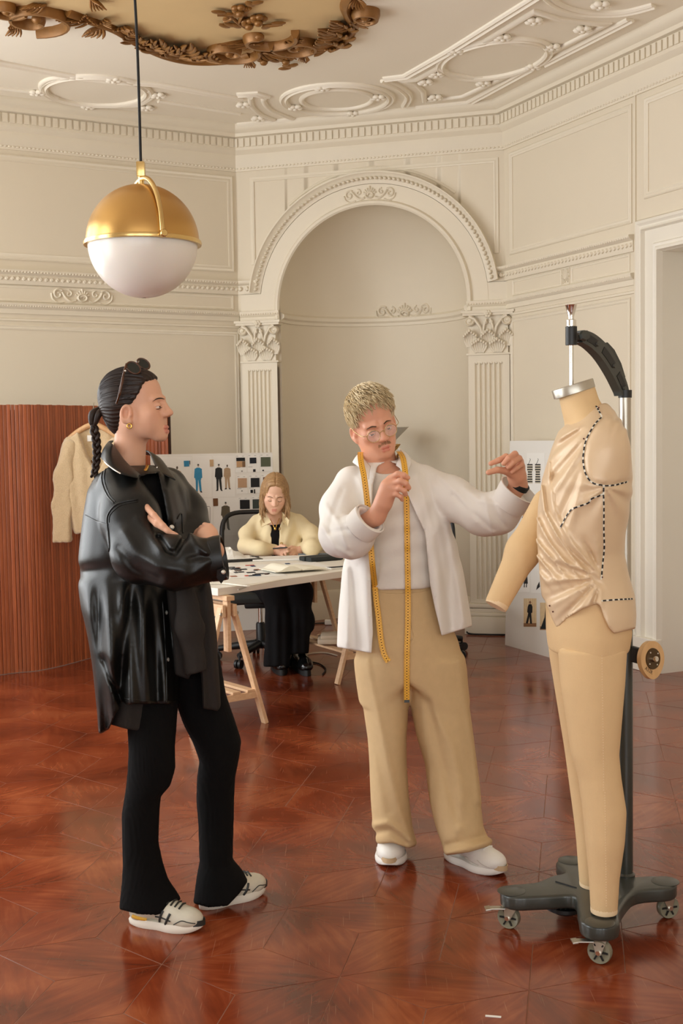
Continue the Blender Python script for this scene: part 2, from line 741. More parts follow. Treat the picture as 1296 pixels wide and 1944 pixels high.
# right wall has a door opening
D0, D1, DZ = 1.83, 2.95, 2.68
wall_right = slab(RW, [(0, D0, 0, H), (D0, D1, DZ, H), (D1, RW.L + 0.1, 0, H)], 'wall_right', 'cream plaster wall with panel mouldings and tall doorway', 0.42)

# windows (out of the photograph, they let the daylight in)
def window(wall, a, b, n):
	m = MB()
	z0, z1 = 0.62, 3.68
	ax = (wall.t, wall.n, Vector((0, 0, 1)))
	for u in (a + 0.03, b - 0.03, (a + b) / 2):
		m.box(wall.pt(u, (z0 + z1) / 2, -0.1), (0.06, 0.07, z1 - z0), ax)
	for z in (z0 + 0.03, 1.55, 2.5, z1 - 0.03):
		m.box(wall.pt((a + b) / 2, z, -0.1), (b - a, 0.06, 0.06), ax)
	o = structure(m.build('window_%d' % n, 'door_white'), 'tall white framed window out of the picture letting daylight in', 'window')
	m = MB()
	m.box(wall.pt((a + b) / 2, z0 - 0.03, 0.05), (b - a + 0.2, 0.18, 0.05), ax)
	m.build('window_sill', 'door_white', o)
_k = 1
for a, b in WEST_WINDOWS:
	window(WW, a - ROOM_S, b - ROOM_S, _k); _k += 1
for a, b in REAR_WINDOWS:
	window(SW, ROOM_E - b, ROOM_E - a, _k); _k += 1

# ------------------------------------------------------------------ back wall with the arched niche
UC, RN, ZS = 1.128, 0.765, 2.59       # niche centre, radius, springing height
def niche_wall():
	vs, fs = [], []
	def quad(a, b, c, d):
		n = len(vs)
		vs.extend([a, b, c, d])
		fs.append((n, n + 1, n + 2, n + 3))
	W_ = CW
	u0, u1 = UC - RN, UC + RN
	quad(W_.pt(0, 0), W_.pt(u0, 0), W_.pt(u0, ZS), W_.pt(0, ZS))
	quad(W_.pt(u1, 0), W_.pt(W_.L, 0), W_.pt(W_.L, ZS), W_.pt(u1, ZS))
	quad(W_.pt(0, ZS), W_.pt(u0, ZS), W_.pt(u0, H), W_.pt(0, H))
	quad(W_.pt(u1, ZS), W_.pt(W_.L, ZS), W_.pt(W_.L, H), W_.pt(u1, H))
	N = 40
	for i in range(N):
		a0, a1 = math.pi * (1 - i / N), math.pi * (1 - (i + 1) / N)
		p0 = (UC + RN * math.cos(a0), ZS + RN * math.sin(a0))
		p1 = (UC + RN * math.cos(a1), ZS + RN * math.sin(a1))
		quad(W_.pt(*p0), W_.pt(*p1), W_.pt(p1[0], H), W_.pt(p0[0], H))
	# niche: half cylinder and quarter sphere
	for i in range(N):
		a0, a1 = math.pi * i / N, math.pi * (i + 1) / N
		c = lambda a, z: W_.pt(UC + RN * math.cos(a), z, -RN * 0.92 * math.sin(a))
		quad(c(a0, 0), c(a1, 0), c(a1, ZS), c(a0, ZS))
		M = 16
		for j in range(M):
			e0, e1 = math.pi / 2 * j / M, math.pi / 2 * (j + 1) / M
			s = lambda a, e: W_.pt(UC + RN * math.cos(a) * math.cos(e), ZS + RN * math.sin(e), -RN * 0.92 * math.sin(a) * math.cos(e))
			quad(s(a0, e0), s(a1, e0), s(a1, e1), s(a0, e1))
	o = obj('wall_back', vs, fs, 'plaster')
	bm = bmesh.new()
	bm.from_mesh(o.data)
	bmesh.ops.remove_doubles(bm, verts=bm.verts, dist=1e-4)
	bmesh.ops.recalc_face_normals(bm, faces=bm.faces)
	bm.to_mesh(o.data)
	bm.free()
	for p in o.data.polygons: p.use_smooth = True
	me = o.data
	bm = bmesh.new(); bm.from_mesh(me)
	for e in bm.edges:
		if len(e.link_faces) == 2 and e.calc_face_angle(0) > RAD(25): e.smooth = False
	bm.to_mesh(me); bm.free()
	return structure(o, 'cream plaster back wall with a tall round arched niche', 'wall')
wall_back = niche_wall()

# ------------------------------------------------------------------ floor: rhombic parquet
def floor_material():
	m = bpy.data.materials.new('red_parquet')
	m.use_nodes = True
	nt = m.node_tree
	b = nt.nodes['Principled BSDF']
	L = nt.links.new
	tc = _n(nt, 'ShaderNodeTexCoord')
	oi = _n(nt, 'ShaderNodeObjectInfo')
	ge = _n(nt, 'ShaderNodeNewGeometry')
	# grain along each block's long side
	mp = _n(nt, 'ShaderNodeMapping')
	mp.inputs['Scale'].default_value = (1.4, 11, 1)
	add = _n(nt, 'ShaderNodeVectorMath', operation='ADD')
	L(tc.outputs['Object'], add.inputs[0])
	L(oi.outputs['Location'], add.inputs[1])
	L(tc.outputs['Object'], mp.inputs['Vector'])
	gr = _n(nt, 'ShaderNodeTexNoise', noise_dimensions='4D')
	gr.inputs['Scale'].default_value = 4.0
	gr.inputs['Detail'].default_value = 4
	gr.inputs['Distortion'].default_value = 0.35
	L(mp.outputs['Vector'], gr.inputs['Vector'])
	ws = _n(nt, 'ShaderNodeMath', operation='MULTIPLY')
	ws.inputs[1].default_value = 37.0
	rnd = _n(nt, 'ShaderNodeMath', operation='ADD')
	L(oi.outputs['Random'], rnd.inputs[0])
	L(ge.outputs['Random Per Island'], rnd.inputs[1])
	L(rnd.outputs[0], ws.inputs[0])
	L(ws.outputs[0], gr.inputs['W'])
	cl = _n(nt, 'ShaderNodeTexNoise')
	cl.inputs['Scale'].default_value = 2.6
	cl.inputs['Detail'].default_value = 5
	cl.inputs['Distortion'].default_value = 0.25
	L(ge.outputs['Position'], cl.inputs['Vector'])
	sm = _n(nt, 'ShaderNodeMath', operation='MULTIPLY_ADD')
	sm.inputs[1].default_value = 0.36
	L(gr.outputs['Fac'], sm.inputs[0])
	s2 = _n(nt, 'ShaderNodeMath', operation='MULTIPLY')
	s2.inputs[1].default_value = 0.74
	L(cl.outputs['Fac'], s2.inputs[0])
	L(s2.outputs[0], sm.inputs[2])
	ramp = _n(nt, 'ShaderNodeValToRGB')
	e = ramp.color_ramp.elements
	e[0].position, e[0].color = 0.36, (*srgb(80, 31, 16), 1)
	e[1].position, e[1].color = 0.74, (*srgb(154, 82, 48), 1)
	k = e.new(0.56); k.color = (*srgb(124, 54, 28), 1)
	L(sm.outputs[0], ramp.inputs['Fac'])
	# block to block tone
	tone = _n(nt, 'ShaderNodeMapRange')
	tone.inputs['From Max'].default_value = 2.0
	tone.inputs['To Min'].default_value = 0.84
	tone.inputs['To Max'].default_value = 1.14
	L(rnd.outputs[0], tone.inputs['Value'])
	tm = _n(nt, 'ShaderNodeVectorMath', operation='SCALE')
	L(ramp.outputs['Color'], tm.inputs[0])
	L(tone.outputs[0], tm.inputs['Scale'])
	# worn scratches
	prev = tm.outputs[0]
	for ang, sc, thr in ((25, 2.2, 0.72), (100, 1.8, 0.725), (155, 2.6, 0.73)):
		mr = _n(nt, 'ShaderNodeMapping')
		mr.inputs['Rotation'].default_value = (0, 0, RAD(ang))
		mr.inputs['Scale'].default_value = (110 * sc, 2.2 * sc, 1)
		L(ge.outputs['Position'], mr.inputs['Vector'])
		ns = _n(nt, 'ShaderNodeTexNoise')
		ns.inputs['Scale'].default_value = 1.0
		ns.inputs['Detail'].default_value = 1.0
		L(mr.outputs['Vector'], ns.inputs['Vector'])
		th = _n(nt, 'ShaderNodeMapRange')
		th.inputs['From Min'].default_value = thr
		th.inputs['From Max'].default_value = thr + 0.05
		th.inputs['To Max'].default_value = 0.32
		L(ns.outputs['Fac'], th.inputs['Value'])
		mx = _n(nt, 'ShaderNodeMix', data_type='RGBA')
		L(th.outputs[0], mx.inputs[0])
		L(prev, mx.inputs[6])
		mx.inputs[7].default_value = (*srgb(184, 134, 104), 1)
		prev = mx.outputs[2]
	L(prev, b.inputs['Base Color'])
	rr = _n(nt, 'ShaderNodeMapRange')
	rr.inputs['To Min'].default_value = 0.08
	rr.inputs['To Max'].default_value = 0.26
	L(cl.outputs['Fac'], rr.inputs['Value'])
	L(rr.outputs[0], b.inputs['Roughness'])
	b.inputs['Specular IOR Level'].default_value = 0.55
	bp = _n(nt, 'ShaderNodeBump')
	bp.inputs['Strength'].default_value = 0.05
	bp.inputs['Distance'].default_value = 0.003
	L(gr.outputs['Fac'], bp.inputs['Height'])
	L(bp.outputs['Normal'], b.inputs['Normal'])
	MATS['red_parquet'] = m
floor_material()
pm('joint_filler', srgb(176, 122, 90), 0.6, var=0.4, scale=7, col2=srgb(104, 56, 38))

def inside(poly, x, y):
	c = False
	n = len(poly)
	for i in range(n):
		(x1, y1), (x2, y2) = poly[i], poly[(i + 1) % n]
		if (y1 > y) != (y2 > y) and x < (x2 - x1) * (y - y1) / (y2 - y1) + x1:
			c = not c
	return c

def build_floor():
	big = [(x * 1.0, y) for x, y in PLAN]
	m = MB()
	ext = [(-0.9, 10.1), (-0.35, 10.75), (0.75, 10.45), (1.95, 9.6), (3.75, 5.6), (3.4, ROOM_S - 0.2), (ROOM_W - 0.2, ROOM_S - 0.2), (ROOM_W - 0.2, 8.35)]
	m.prism([Vector((x, y, -0.0009)) for x, y in ext], (0, 0, -0.12))
	fl = structure(m.build('floor', 'joint_filler'), 'glossy red brown parquet floor of rhombic wooden blocks', 'floor')
	edge, gap, th = 0.31, 0.0027, 0.02
	rot = RAD(19)
	e = [Vector((math.cos(rot + RAD(a)), math.sin(rot + RAD(a)), 0)) * edge for a in (0, 120, 240)]
	meshes = []
	for k in range(3):
		a, b = e[k], -e[(k + 2) % 3]
		# rhombus spanned by a and b, centred; local x along its long diagonal
		lx = (a + b).normalized()
		ang = math.atan2(lx.y, lx.x)
		cs = [-(a + b) / 2, (a - b) / 2, (a + b) / 2, (b - a) / 2]
		cr = Matrix.Rotation(-ang, 3, 'Z')
		sh = 1 - gap / (edge * math.sin(RAD(60)) * 0.5) * 0.5
		cs = [cr @ (c * sh) for c in cs]
		top = [c * (1 - 0.0010 / c.length) for c in cs]
		vs = [Vector((c.x, c.y, 0)) for c in top] + [Vector((c.x, c.y, -0.0003)) for c in cs] + [Vector((c.x, c.y, -th)) for c in cs]
		fs = [(0, 1, 2, 3)] + [(i, i + 4, (i + 1) % 4 + 4, (i + 1) % 4) for i in range(4)] + [(i + 4, i + 8, (i + 1) % 4 + 8, (i + 1) % 4 + 4) for i in range(4)] + [(11, 10, 9, 8)]
		me = bpy.data.meshes.new('parquet_block')
		me.from_pydata([tuple(v) for v in vs], [], fs)
		me.materials.append(MATS['red_parquet'])
		bm = bmesh.new(); bm.from_mesh(me); bmesh.ops.recalc_face_normals(bm, faces=bm.faces); bm.to_mesh(me); bm.free()
		meshes.append((me, ang, (a + b) / 2))
	# lattice of star points: generated by e0 - e1 and e1 - e2
	g1, g2 = e[0] - e[1], e[1] - e[2]
	pcs = []
	for i in range(-40, 41):
		for j in range(-40, 41):
			o = g1 * i + g2 * j + Vector((-0.2, 3.9, 0))
			for me, ang, c in meshes:
				q = o + c
				if inside(ext, q.x, q.y):
					pcs.append((q, me, ang))
	rnd = random.Random(5)
	vis, rest = [], []
	for q, me, ang in pcs:
		x, y = PR(q) if q.y > 0.8 else (-999, 0)
		(vis if (-40 < x < 1336 and y < 1990 and q.y > 0.8) else rest).append((q, me, ang))
	vis.sort(key=lambda t: t[0].y)
	rest += vis[300:]
	base = wloc(fl)
	for q, me, ang in vis[:300]:
		o = bpy.data.objects.new('parquet_block', me)
		COL.objects.link(o)
		o.parent = fl
		o.location = q - base + Vector((0, 0, -rnd.random() * 0.0005))
		o.rotation_euler = (rnd.uniform(-1, 1) * 0.0012, rnd.uniform(-1, 1) * 0.0012, ang + (math.pi if rnd.random() < 0.5 else 0))
	vs, fs = [], []
	for q, me, ang in rest:
		n = len(vs)
		cr = Matrix.Rotation(ang, 3, 'Z')
		vs += [q + cr @ v.co for v in me.vertices]
		fs += [tuple(i + n for i in p.vertices) for p in me.polygons]
	o = obj('parquet_blocks', vs, fs, 'red_parquet', fl)
	o['kind'] = 'stuff'
	return fl
FLOOR = build_floor()

# ------------------------------------------------------------------ ceiling
m = MB()
_ext = [(-0.9, 10.1), (1.4, 9.5), (3.4, 5.5), (3.4, ROOM_S - 0.2), (ROOM_W - 0.2, ROOM_S - 0.2), (ROOM_W - 0.2, 8.4)]
m.prism([Vector((x, y, CEIL)) for x, y in _ext], (0, 0, 0.15))
ceiling = structure(m.build('ceiling', 'ceiling_white'), 'white plaster ceiling with raised strapwork', 'ceiling')

# ------------------------------------------------------------------ cornices, friezes, panels, pilasters
def hprof(wall, u0, u1, prof, name, mat='plaster_trim', parent=None):
	"""horizontal moulding: prof (rise, z) polyline, closed against the wall"""
	vs, fs = [], []
	k = len(prof)
	for u in (u0, u1):
		vs += [wall.pt(u, z, d) for d, z in prof]
	fs += [(i, i + 1, i + 1 + k, i + k) for i in range(k - 1)]
	fs += [tuple(range(k)), tuple(reversed(range(k, 2 * k)))]
	return recalc(obj(name, vs, fs, mat, parent))

def bead_band(wall, u0, u1, z, d, r, step, mb, squash=1.0, tilt=0.0):
	n = max(1, int((u1 - u0) / step))
	for i in range(n):
		u = u0 + (i + 0.5) * (u1 - u0) / n
		ax = (wall.t, wall.n, Vector((0, 0, 1)))
		if tilt:
			c, s = math.cos(tilt), math.sin(tilt)
			ax = (wall.t * c + Vector((0, 0, s)), wall.n, Vector((0, 0, c)) - wall.t * s)
		mb.blob(wall.pt(u, z, d), (step * 0.42 * squash, r, r), 6, 4, ax)

def scroll2d(c, r0, turns, a0, sgn=1, n=26):
	"""spiral from outside in"""
	out = []
	for i in range(n + 1):
		t = i / n
		r = r0 * (1 - 0.86 * t)
		a = a0 + sgn * turns * 2 * math.pi * t
		out.append((c[0] + r * math.cos(a), c[1] + r * math.sin(a)))
	return out

TRIM_NO = [0]
def trim(o_mb, label, mat='plaster_trim', smooth=40):
	TRIM_NO[0] += 1
	o = o_mb.build('trim_%d' % TRIM_NO[0], mat, smooth=smooth)
	return structure(o, label, 'moulding')

CORNICE = [(0, 3.70), (0.012, 3.70), (0.012, 3.725), (0.02, 3.735), (0.02, 3.83), (0.04, 3.845), (0.055, 3.86), (0.055, 3.955),
		   (0.085, 3.96), (0.09, 3.985), (0.12, 4.0), (0.14, 4.03), (0.14, CEIL), (0, CEIL)]
FRIEZE_UP = [(0, 2.715), (0.014, 2.715), (0.02, 2.73), (0.02, 2.785), (0.045, 2.795), (0.055, 2.81), (0.055, 2.82), (0, 2.825)]
FRIEZE_LO = [(0, 2.50), (0.012, 2.50), (0.012, 2.535), (0.03, 2.545), (0.04, 2.565), (0.04, 2.575), (0, 2.58)]
LINE_LO = [(0, 2.445), (0.010, 2.447), (0.010, 2.462), (0, 2.468)]

def prof_mb(wall, u0, u1, prof, mb):
	k = len(prof)
	vs = [wall.pt(u, z, d) for u in (u0, u1) for d, z in prof]
	fs = [(i, i + 1, i + 1 + k, i + k) for i in range(k - 1)] + [tuple(range(k)), tuple(reversed(range(k, 2 * k)))]
	mb.add(vs, fs)

def wall_map(wall, d0=0.0):
	return lambda x, y, a: wall.pt(x, y, d0 + a)

def rect_frame(wall, u0, u1, z0, z1, w, d, mb):
	prof = [(-w / 2, 0), (-w / 2, d * 0.6), (-w * 0.3, d), (0, d * 0.55), (w * 0.2, d * 0.8), (w / 2, d * 0.4), (w / 2, 0)]
	vs, fs = strip2d([(u0, z0), (u1, z0), (u1, z1), (u0, z1)], prof, wall_map(wall), closed=True)
	mb.add(vs, fs)

WL_LABEL = {'left': (LW, 0.0, LW.L), 'back': (CW, 0.0, CW.L), 'right': (RW, 0.0, RW.L)}
for side, (w, a, b) in WL_LABEL.items():
	# cornice with its row of dentils (each dentil a piece)
	m = MB()
	prof_mb(w, a, b, CORNICE, m)
	bead_band(w, a, b, 3.722, 0.013, 0.008, 0.030, m)
	c = trim(m, {'left': 'white dentil cornice under the ceiling on the left wall', 'back': 'white dentil cornice above the arched niche',
				 'right': 'white dentil cornice above the doorway wall'}[side])
	dm = bpy.data.meshes.new('dentil')
	bm = bmesh.new()
	bmesh.ops.create_cube(bm, size=1)
	for v in bm.verts:
		v.co = Vector((v.co.x * 0.037, v.co.y * 0.016, v.co.z * 0.066))
	bm.to_mesh(dm); bm.free()
	dm.materials.append(MATS['plaster_trim'])
	step = 0.053
	n = int((b - a) / step)
	base = wloc(c)
	ang = math.atan2(w.t.y, w.t.x)
	for i in range(n):
		p = w.pt(a + (i + 0.5) * step, 3.915, 0.0590)
		x, y = PR(p)
		if not (-420 < x < 1720): continue
		o = bpy.data.objects.new('dentil', dm)
		COL.objects.link(o)
		o.parent = c
		o.location = p - base
		o.rotation_euler = (0, 0, ang)

# friezes on left and right walls and the short returns of the niche wall
R_END = 1.565                 # where the right wall's mouldings stop at a seam
def frieze(wall, a, b, label_u, label_l):
	m = MB()
	prof_mb(wall, a, b, FRIEZE_UP, m)
	bead_band(wall, a, b, 2.758, 0.020, 0.015, 0.042, m, tilt=0.6)
	bead_band(wall, a, b, 2.805, 0.049, 0.009, 0.024, m)
	trim(m, label_u)
	m = MB()
	prof_mb(wall, a, b, FRIEZE_LO, m)
	bead_band(wall, a, b, 2.556, 0.033, 0.007, 0.019, m)
	prof_mb(wall, a, b, LINE_LO, m)
	trim(m, label_l)
frieze(LW, 0, LW.L - 0.0, 'carved leaf moulding along the top of the left frieze', 'beaded moulding along the bottom of the left frieze')
frieze(RW, 0.0, R_END, 'carved leaf moulding along the top of the right frieze', 'beaded moulding along the bottom of the right frieze')

# panel frames
m = MB()
rect_frame(LW, 0.3, 3.53, 2.92, 3.64, 0.05, 0.014, m)
rect_frame(LW, 0.3, 3.53, 2.60, 2.70, 0.02, 0.008, m)
rect_frame(LW, 0.3, 3.56, 0.55, 2.40, 0.035, 0.012, m)
trim(m, 'thin rectangular panel mouldings on the left wall')
m = MB()
rect_frame(RW, 0.10, R_END - 0.05, 2.92, 3.64, 0.04, 0.014, m)
rect_frame(RW, 0.12, 0.74, 2.60, 2.70, 0.02, 0.008, m)
rect_frame(RW, 0.87, R_END - 0.06, 2.60, 2.70, 0.02, 0.008, m)
rect_frame(RW, 0.10, R_END - 0.06, 0.40, 2.41, 0.03, 0.012, m)
rect_frame(RW, 1.68, 3.2, 3.05, 3.64, 0.04, 0.014, m)
trim(m, 'thin rectangular panel mouldings on the right wall beside the doorway')
# seam strip at the end of the right wall mouldings
m = MB()
m.box(RW.pt(R_END + 0.006, 1.85, 0.004), (0.012, 0.012, 3.7), (RW.t, RW.n, Vector((0, 0, 1))))
trim(m, 'narrow vertical strip where the right wall panels end')

# baseboards
BASEP = [(0, 0), (0.035, 0), (0.035, 0.15), (0.028, 0.165), (0.028, 0.20), (0.014, 0.225), (0.008, 0.24), (0, 0.245)]
for side, w, a, b in (('left', LW, 0, LW.L), ('right', RW, 0, 1.60)):
	m = MB()
	prof_mb(w, a, b, BASEP, m)
	structure(m.build('baseboard_' + side, 'door_white', smooth=40), 'tall white baseboard along the %s wall' % side, 'baseboard')
def niche_band(prof, name, label, u_span=None):
	N = 36
	vs, fs = [], []
	k = len(prof)
	for i in range(N + 1):
		a = math.pi * i / N
		for d, z in prof:
			r = RN - d
			vs.append(CW.pt(UC + r * math.cos(a), z, -r * 0.92 * math.sin(a) + 0.0))
	for i in range(N):
		fs += [(i * k + q, i * k + q + 1, (i + 1) * k + q + 1, (i + 1) * k + q) for q in range(k - 1)]
	fs += [tuple(range(k)), tuple(reversed(range(N * k, (N + 1) * k)))]
	o = obj(name, vs, fs, 'plaster_trim')
	auto_smooth(o, 40)
	return structure(o, label, 'moulding')
niche_band(BASEP, 'baseboard_back', 'curved white baseboard inside the arched niche')
TRIM_NO[0] += 1
NB = niche_band([(0, 2.475), (0.012, 2.477), (0.012, 2.50), (0.03, 2.515), (0.03, 2.54), (0.015, 2.55), (0, 2.56)], 'trim_%d' % TRIM_NO[0], 'curved string moulding running round the inside of the niche')

# ------------------------------------------------------------------ arch surround
m = MB()
N = 48
arc = lambda r: [(UC + r * math.cos(math.pi * (1 - i / N)), ZS + r * math.sin(math.pi * (1 - i / N))) for i in range(N + 1)]
fnc = wall_map(CW)
RO = 1.0
# inner roll, flat fascia, outer carved roll (offset is to the left of travel = outward)
path_in = [(UC - RN, 2.50)] + arc(RN) + [(UC + RN, 2.50)]
vs, fs = strip2d(path_in, [(0.0, -0.05), (0.0, 0.03), (0.012, 0.042), (0.03, 0.042), (0.04, 0.03), (0.045, 0.022), (0.165, 0.022), (0.165, 0.0)], fnc)
m.add(vs, fs)
vs, fs = strip2d(arc(RO - 0.055)[2:-2], [(-0.012, 0.0), (-0.012, 0.026), (0.0, 0.03), (0.05, 0.05), (0.065, 0.075), (0.075, 0.075), (0.08, 0.0)], fnc)
m.add(vs, fs)
n_e = 74
for i in range(n_e):
	a = math.pi * (0.045 + 0.91 * (i + 0.5) / n_e)
	e = CW.t * math.cos(a) + Vector((0, 0, math.sin(a)))
	tg = CW.t * -math.sin(a) + Vector((0, 0, math.cos(a)))
	c = CW.pt(UC + (RO - 0.03) * math.cos(a), ZS + (RO - 0.03) * math.sin(a), 0.048)
	tw = (tg + e * 0.6).normalized()
	m.blob(c, (0.019, 0.02, 0.011), 6, 4, (tw, CW.n, tw.cross(CW.n)))
# side returns of the carved band
for u0, u1 in ((0.0, UC - RO + 0.05), (UC + RO - 0.05, CW.L)):
	prof_mb(CW, u0, u1, FRIEZE_UP, m)
	bead_band(CW, u0, u1, 2.758, 0.026, 0.020, 0.05, m, tilt=0.5)
trim(m, 'broad round arch moulding with carved edge over the niche')
# raised block and string course under the arch ends, above each capital
for u0, u1, lab in ((0.03, UC - RN, 'left'), (UC + RN, 2.23, 'right')):
	m = MB()
	prof_mb(CW, u0, u1, [(0, 2.49), (0.03, 2.49), (0.03, 2.525), (0.045, 2.535), (0.055, 2.56), (0.055, 2.57), (0.02, 2.575), (0.02, 2.71), (0, 2.71)], m)
	bead_band(CW, u0, u1, 2.548, 0.05, 0.007, 0.02, m)
	trim(m, 'plain impost block on the %s capital of the niche' % lab)
# spandrel panel frames above the arch
m = MB()
sp = [(0.14, 2.95)] + [(0.14, 3.63), (2.12, 3.63), (2.12, 2.93)]
vs, fs = strip2d(sp, [(-0.018, 0), (-0.018, 0.008), (-0.008, 0.013), (0.004, 0.006), (0.018, 0.008), (0.018, 0)], fnc)
m.add(vs, fs)
vs, fs = strip2d([(UC + 1.06 * math.cos(math.pi * (0.80 - 0.60 * i / 30)), ZS + 1.06 * math.sin(math.pi * (0.80 - 0.60 * i / 30))) for i in range(31)][4:27], [(-0.012, 0), (-0.006, 0.008), (0.008, 0.004), (0.012, 0)], fnc)
m.add(vs, fs)
trim(m, 'thin spandrel panel mouldings above the arch')

# ------------------------------------------------------------------ carved cartouches
def cartouche(wall, uc, zc, w, h, label, d0=0.0, mapf=None):
	m = MB()
	fn = mapf or wall_map(wall, d0)
	s = w / 0.5
	pr = lambda q: halfround(0.022 * s * q, 0.017 * s * q, 4)
	# shell in the middle
	for k in range(7):
		a = math.pi * (0.12 + 0.76 * k / 6)
		L_ = (0.075 if k == 3 else 0.062) * h / 0.12
		pts = [(uc + 0.01 * s * math.cos(a), zc - 0.01 + 0.01 * math.sin(a)), (uc + L_ * math.cos(a), zc - 0.01 + L_ * math.sin(a))]
		m.add(*strip2d(pts, halfround(0.02 * s, 0.016 * s, 4), fn))
	ring = [(uc + 0.034 * s * math.cos(a), zc - 0.01 + 0.026 * s * math.sin(a)) for a in [2 * math.pi * i / 18 for i in range(18)]]
	m.add(*strip2d(ring, halfround(0.018 * s, 0.022 * s, 4), fn, closed=True))
	for sg in (-1, 1):
		body = crv([(uc + sg * 0.05 * s, zc - 0.03 * s), (uc + sg * 0.09 * s, zc - 0.038 * s), (uc + sg * 0.13 * s, zc - 0.01 * s), (uc + sg * 0.155 * s, zc + 0.03 * s)], 5)
		m.add(*strip2d(body, pr(1.0), fn))
		m.add(*strip2d(scroll2d((uc + sg * 0.185 * s, zc + 0.012 * s), 0.042 * s, 1.2, math.pi * (0.75 if sg > 0 else 0.25), -sg), pr(0.85), fn))
		m.add(*strip2d(scroll2d((uc + sg * 0.105 * s, zc + 0.018 * s), 0.028 * s, 1.0, math.pi * 0.5, sg), pr(0.7), fn))
		m.add(*strip2d(crv([(uc + sg * 0.14 * s, zc - 0.045 * s), (uc + sg * 0.19 * s, zc - 0.05 * s), (uc + sg * 0.23 * s, zc - 0.02 * s), (uc + sg * 0.236 * s, zc + 0.02 * s)], 5), pr(0.7), fn))
	return trim(m, label, smooth=60)
cartouche(LW, 2.28, 2.645, 0.50, 0.11, 'carved scroll and shell cartouche on the left frieze')
m_arch = lambda x, y, a: CW.pt(UC + (0.855 + y) * math.sin(x), ZS + (0.855 + y) * math.cos(x), 0.022 + a)
cartouche(CW, 0.0, 0.0, 0.46, 0.11, 'carved scroll and shell keystone ornament at the top of the arch', mapf=lambda x, y, a: m_arch(x / 0.9, y, a))
m_ni = lambda x, y, a: CW.pt(UC + (RN - a) * math.sin(x), y, -(RN - a) * 0.92 * math.cos(x))
cartouche(CW, 0.10, 2.585, 0.54, 0.14, 'carved scroll crest on the string moulding inside the niche', mapf=lambda x, y, a: m_ni(x / 0.78 + 0.0, y, a + 0.003))
# small palmette on the right frieze
m = MB()
fnr = wall_map(RW)
m.add(*strip2d([(0.765, 2.595), (0.845, 2.595), (0.845, 2.705), (0.765, 2.705)], halfround(0.012, 0.01, 3), fnr, closed=True))
for k in range(7):
	a = math.pi * (0.1 + 0.8 * k / 6)
	L_ = 0.05 + 0.02 * math.sin(a)
	m.add(*strip2d([(0.805, 2.63), (0.805 + 0.8 * L_ * math.cos(a), 2.63 + L_ * math.sin(a))], halfround(0.017, 0.018, 4), fnr))
m.add(*strip2d(scroll2d((0.79, 2.62), 0.018, 1, 0, 1, 12), halfround(0.01, 0.012, 3), fnr))
m.add(*strip2d(scroll2d((0.82, 2.62), 0.018, 1, math.pi, -1, 12), halfround(0.01, 0.012, 3), fnr))
trim(m, 'small carved palmette plaque on the right frieze')

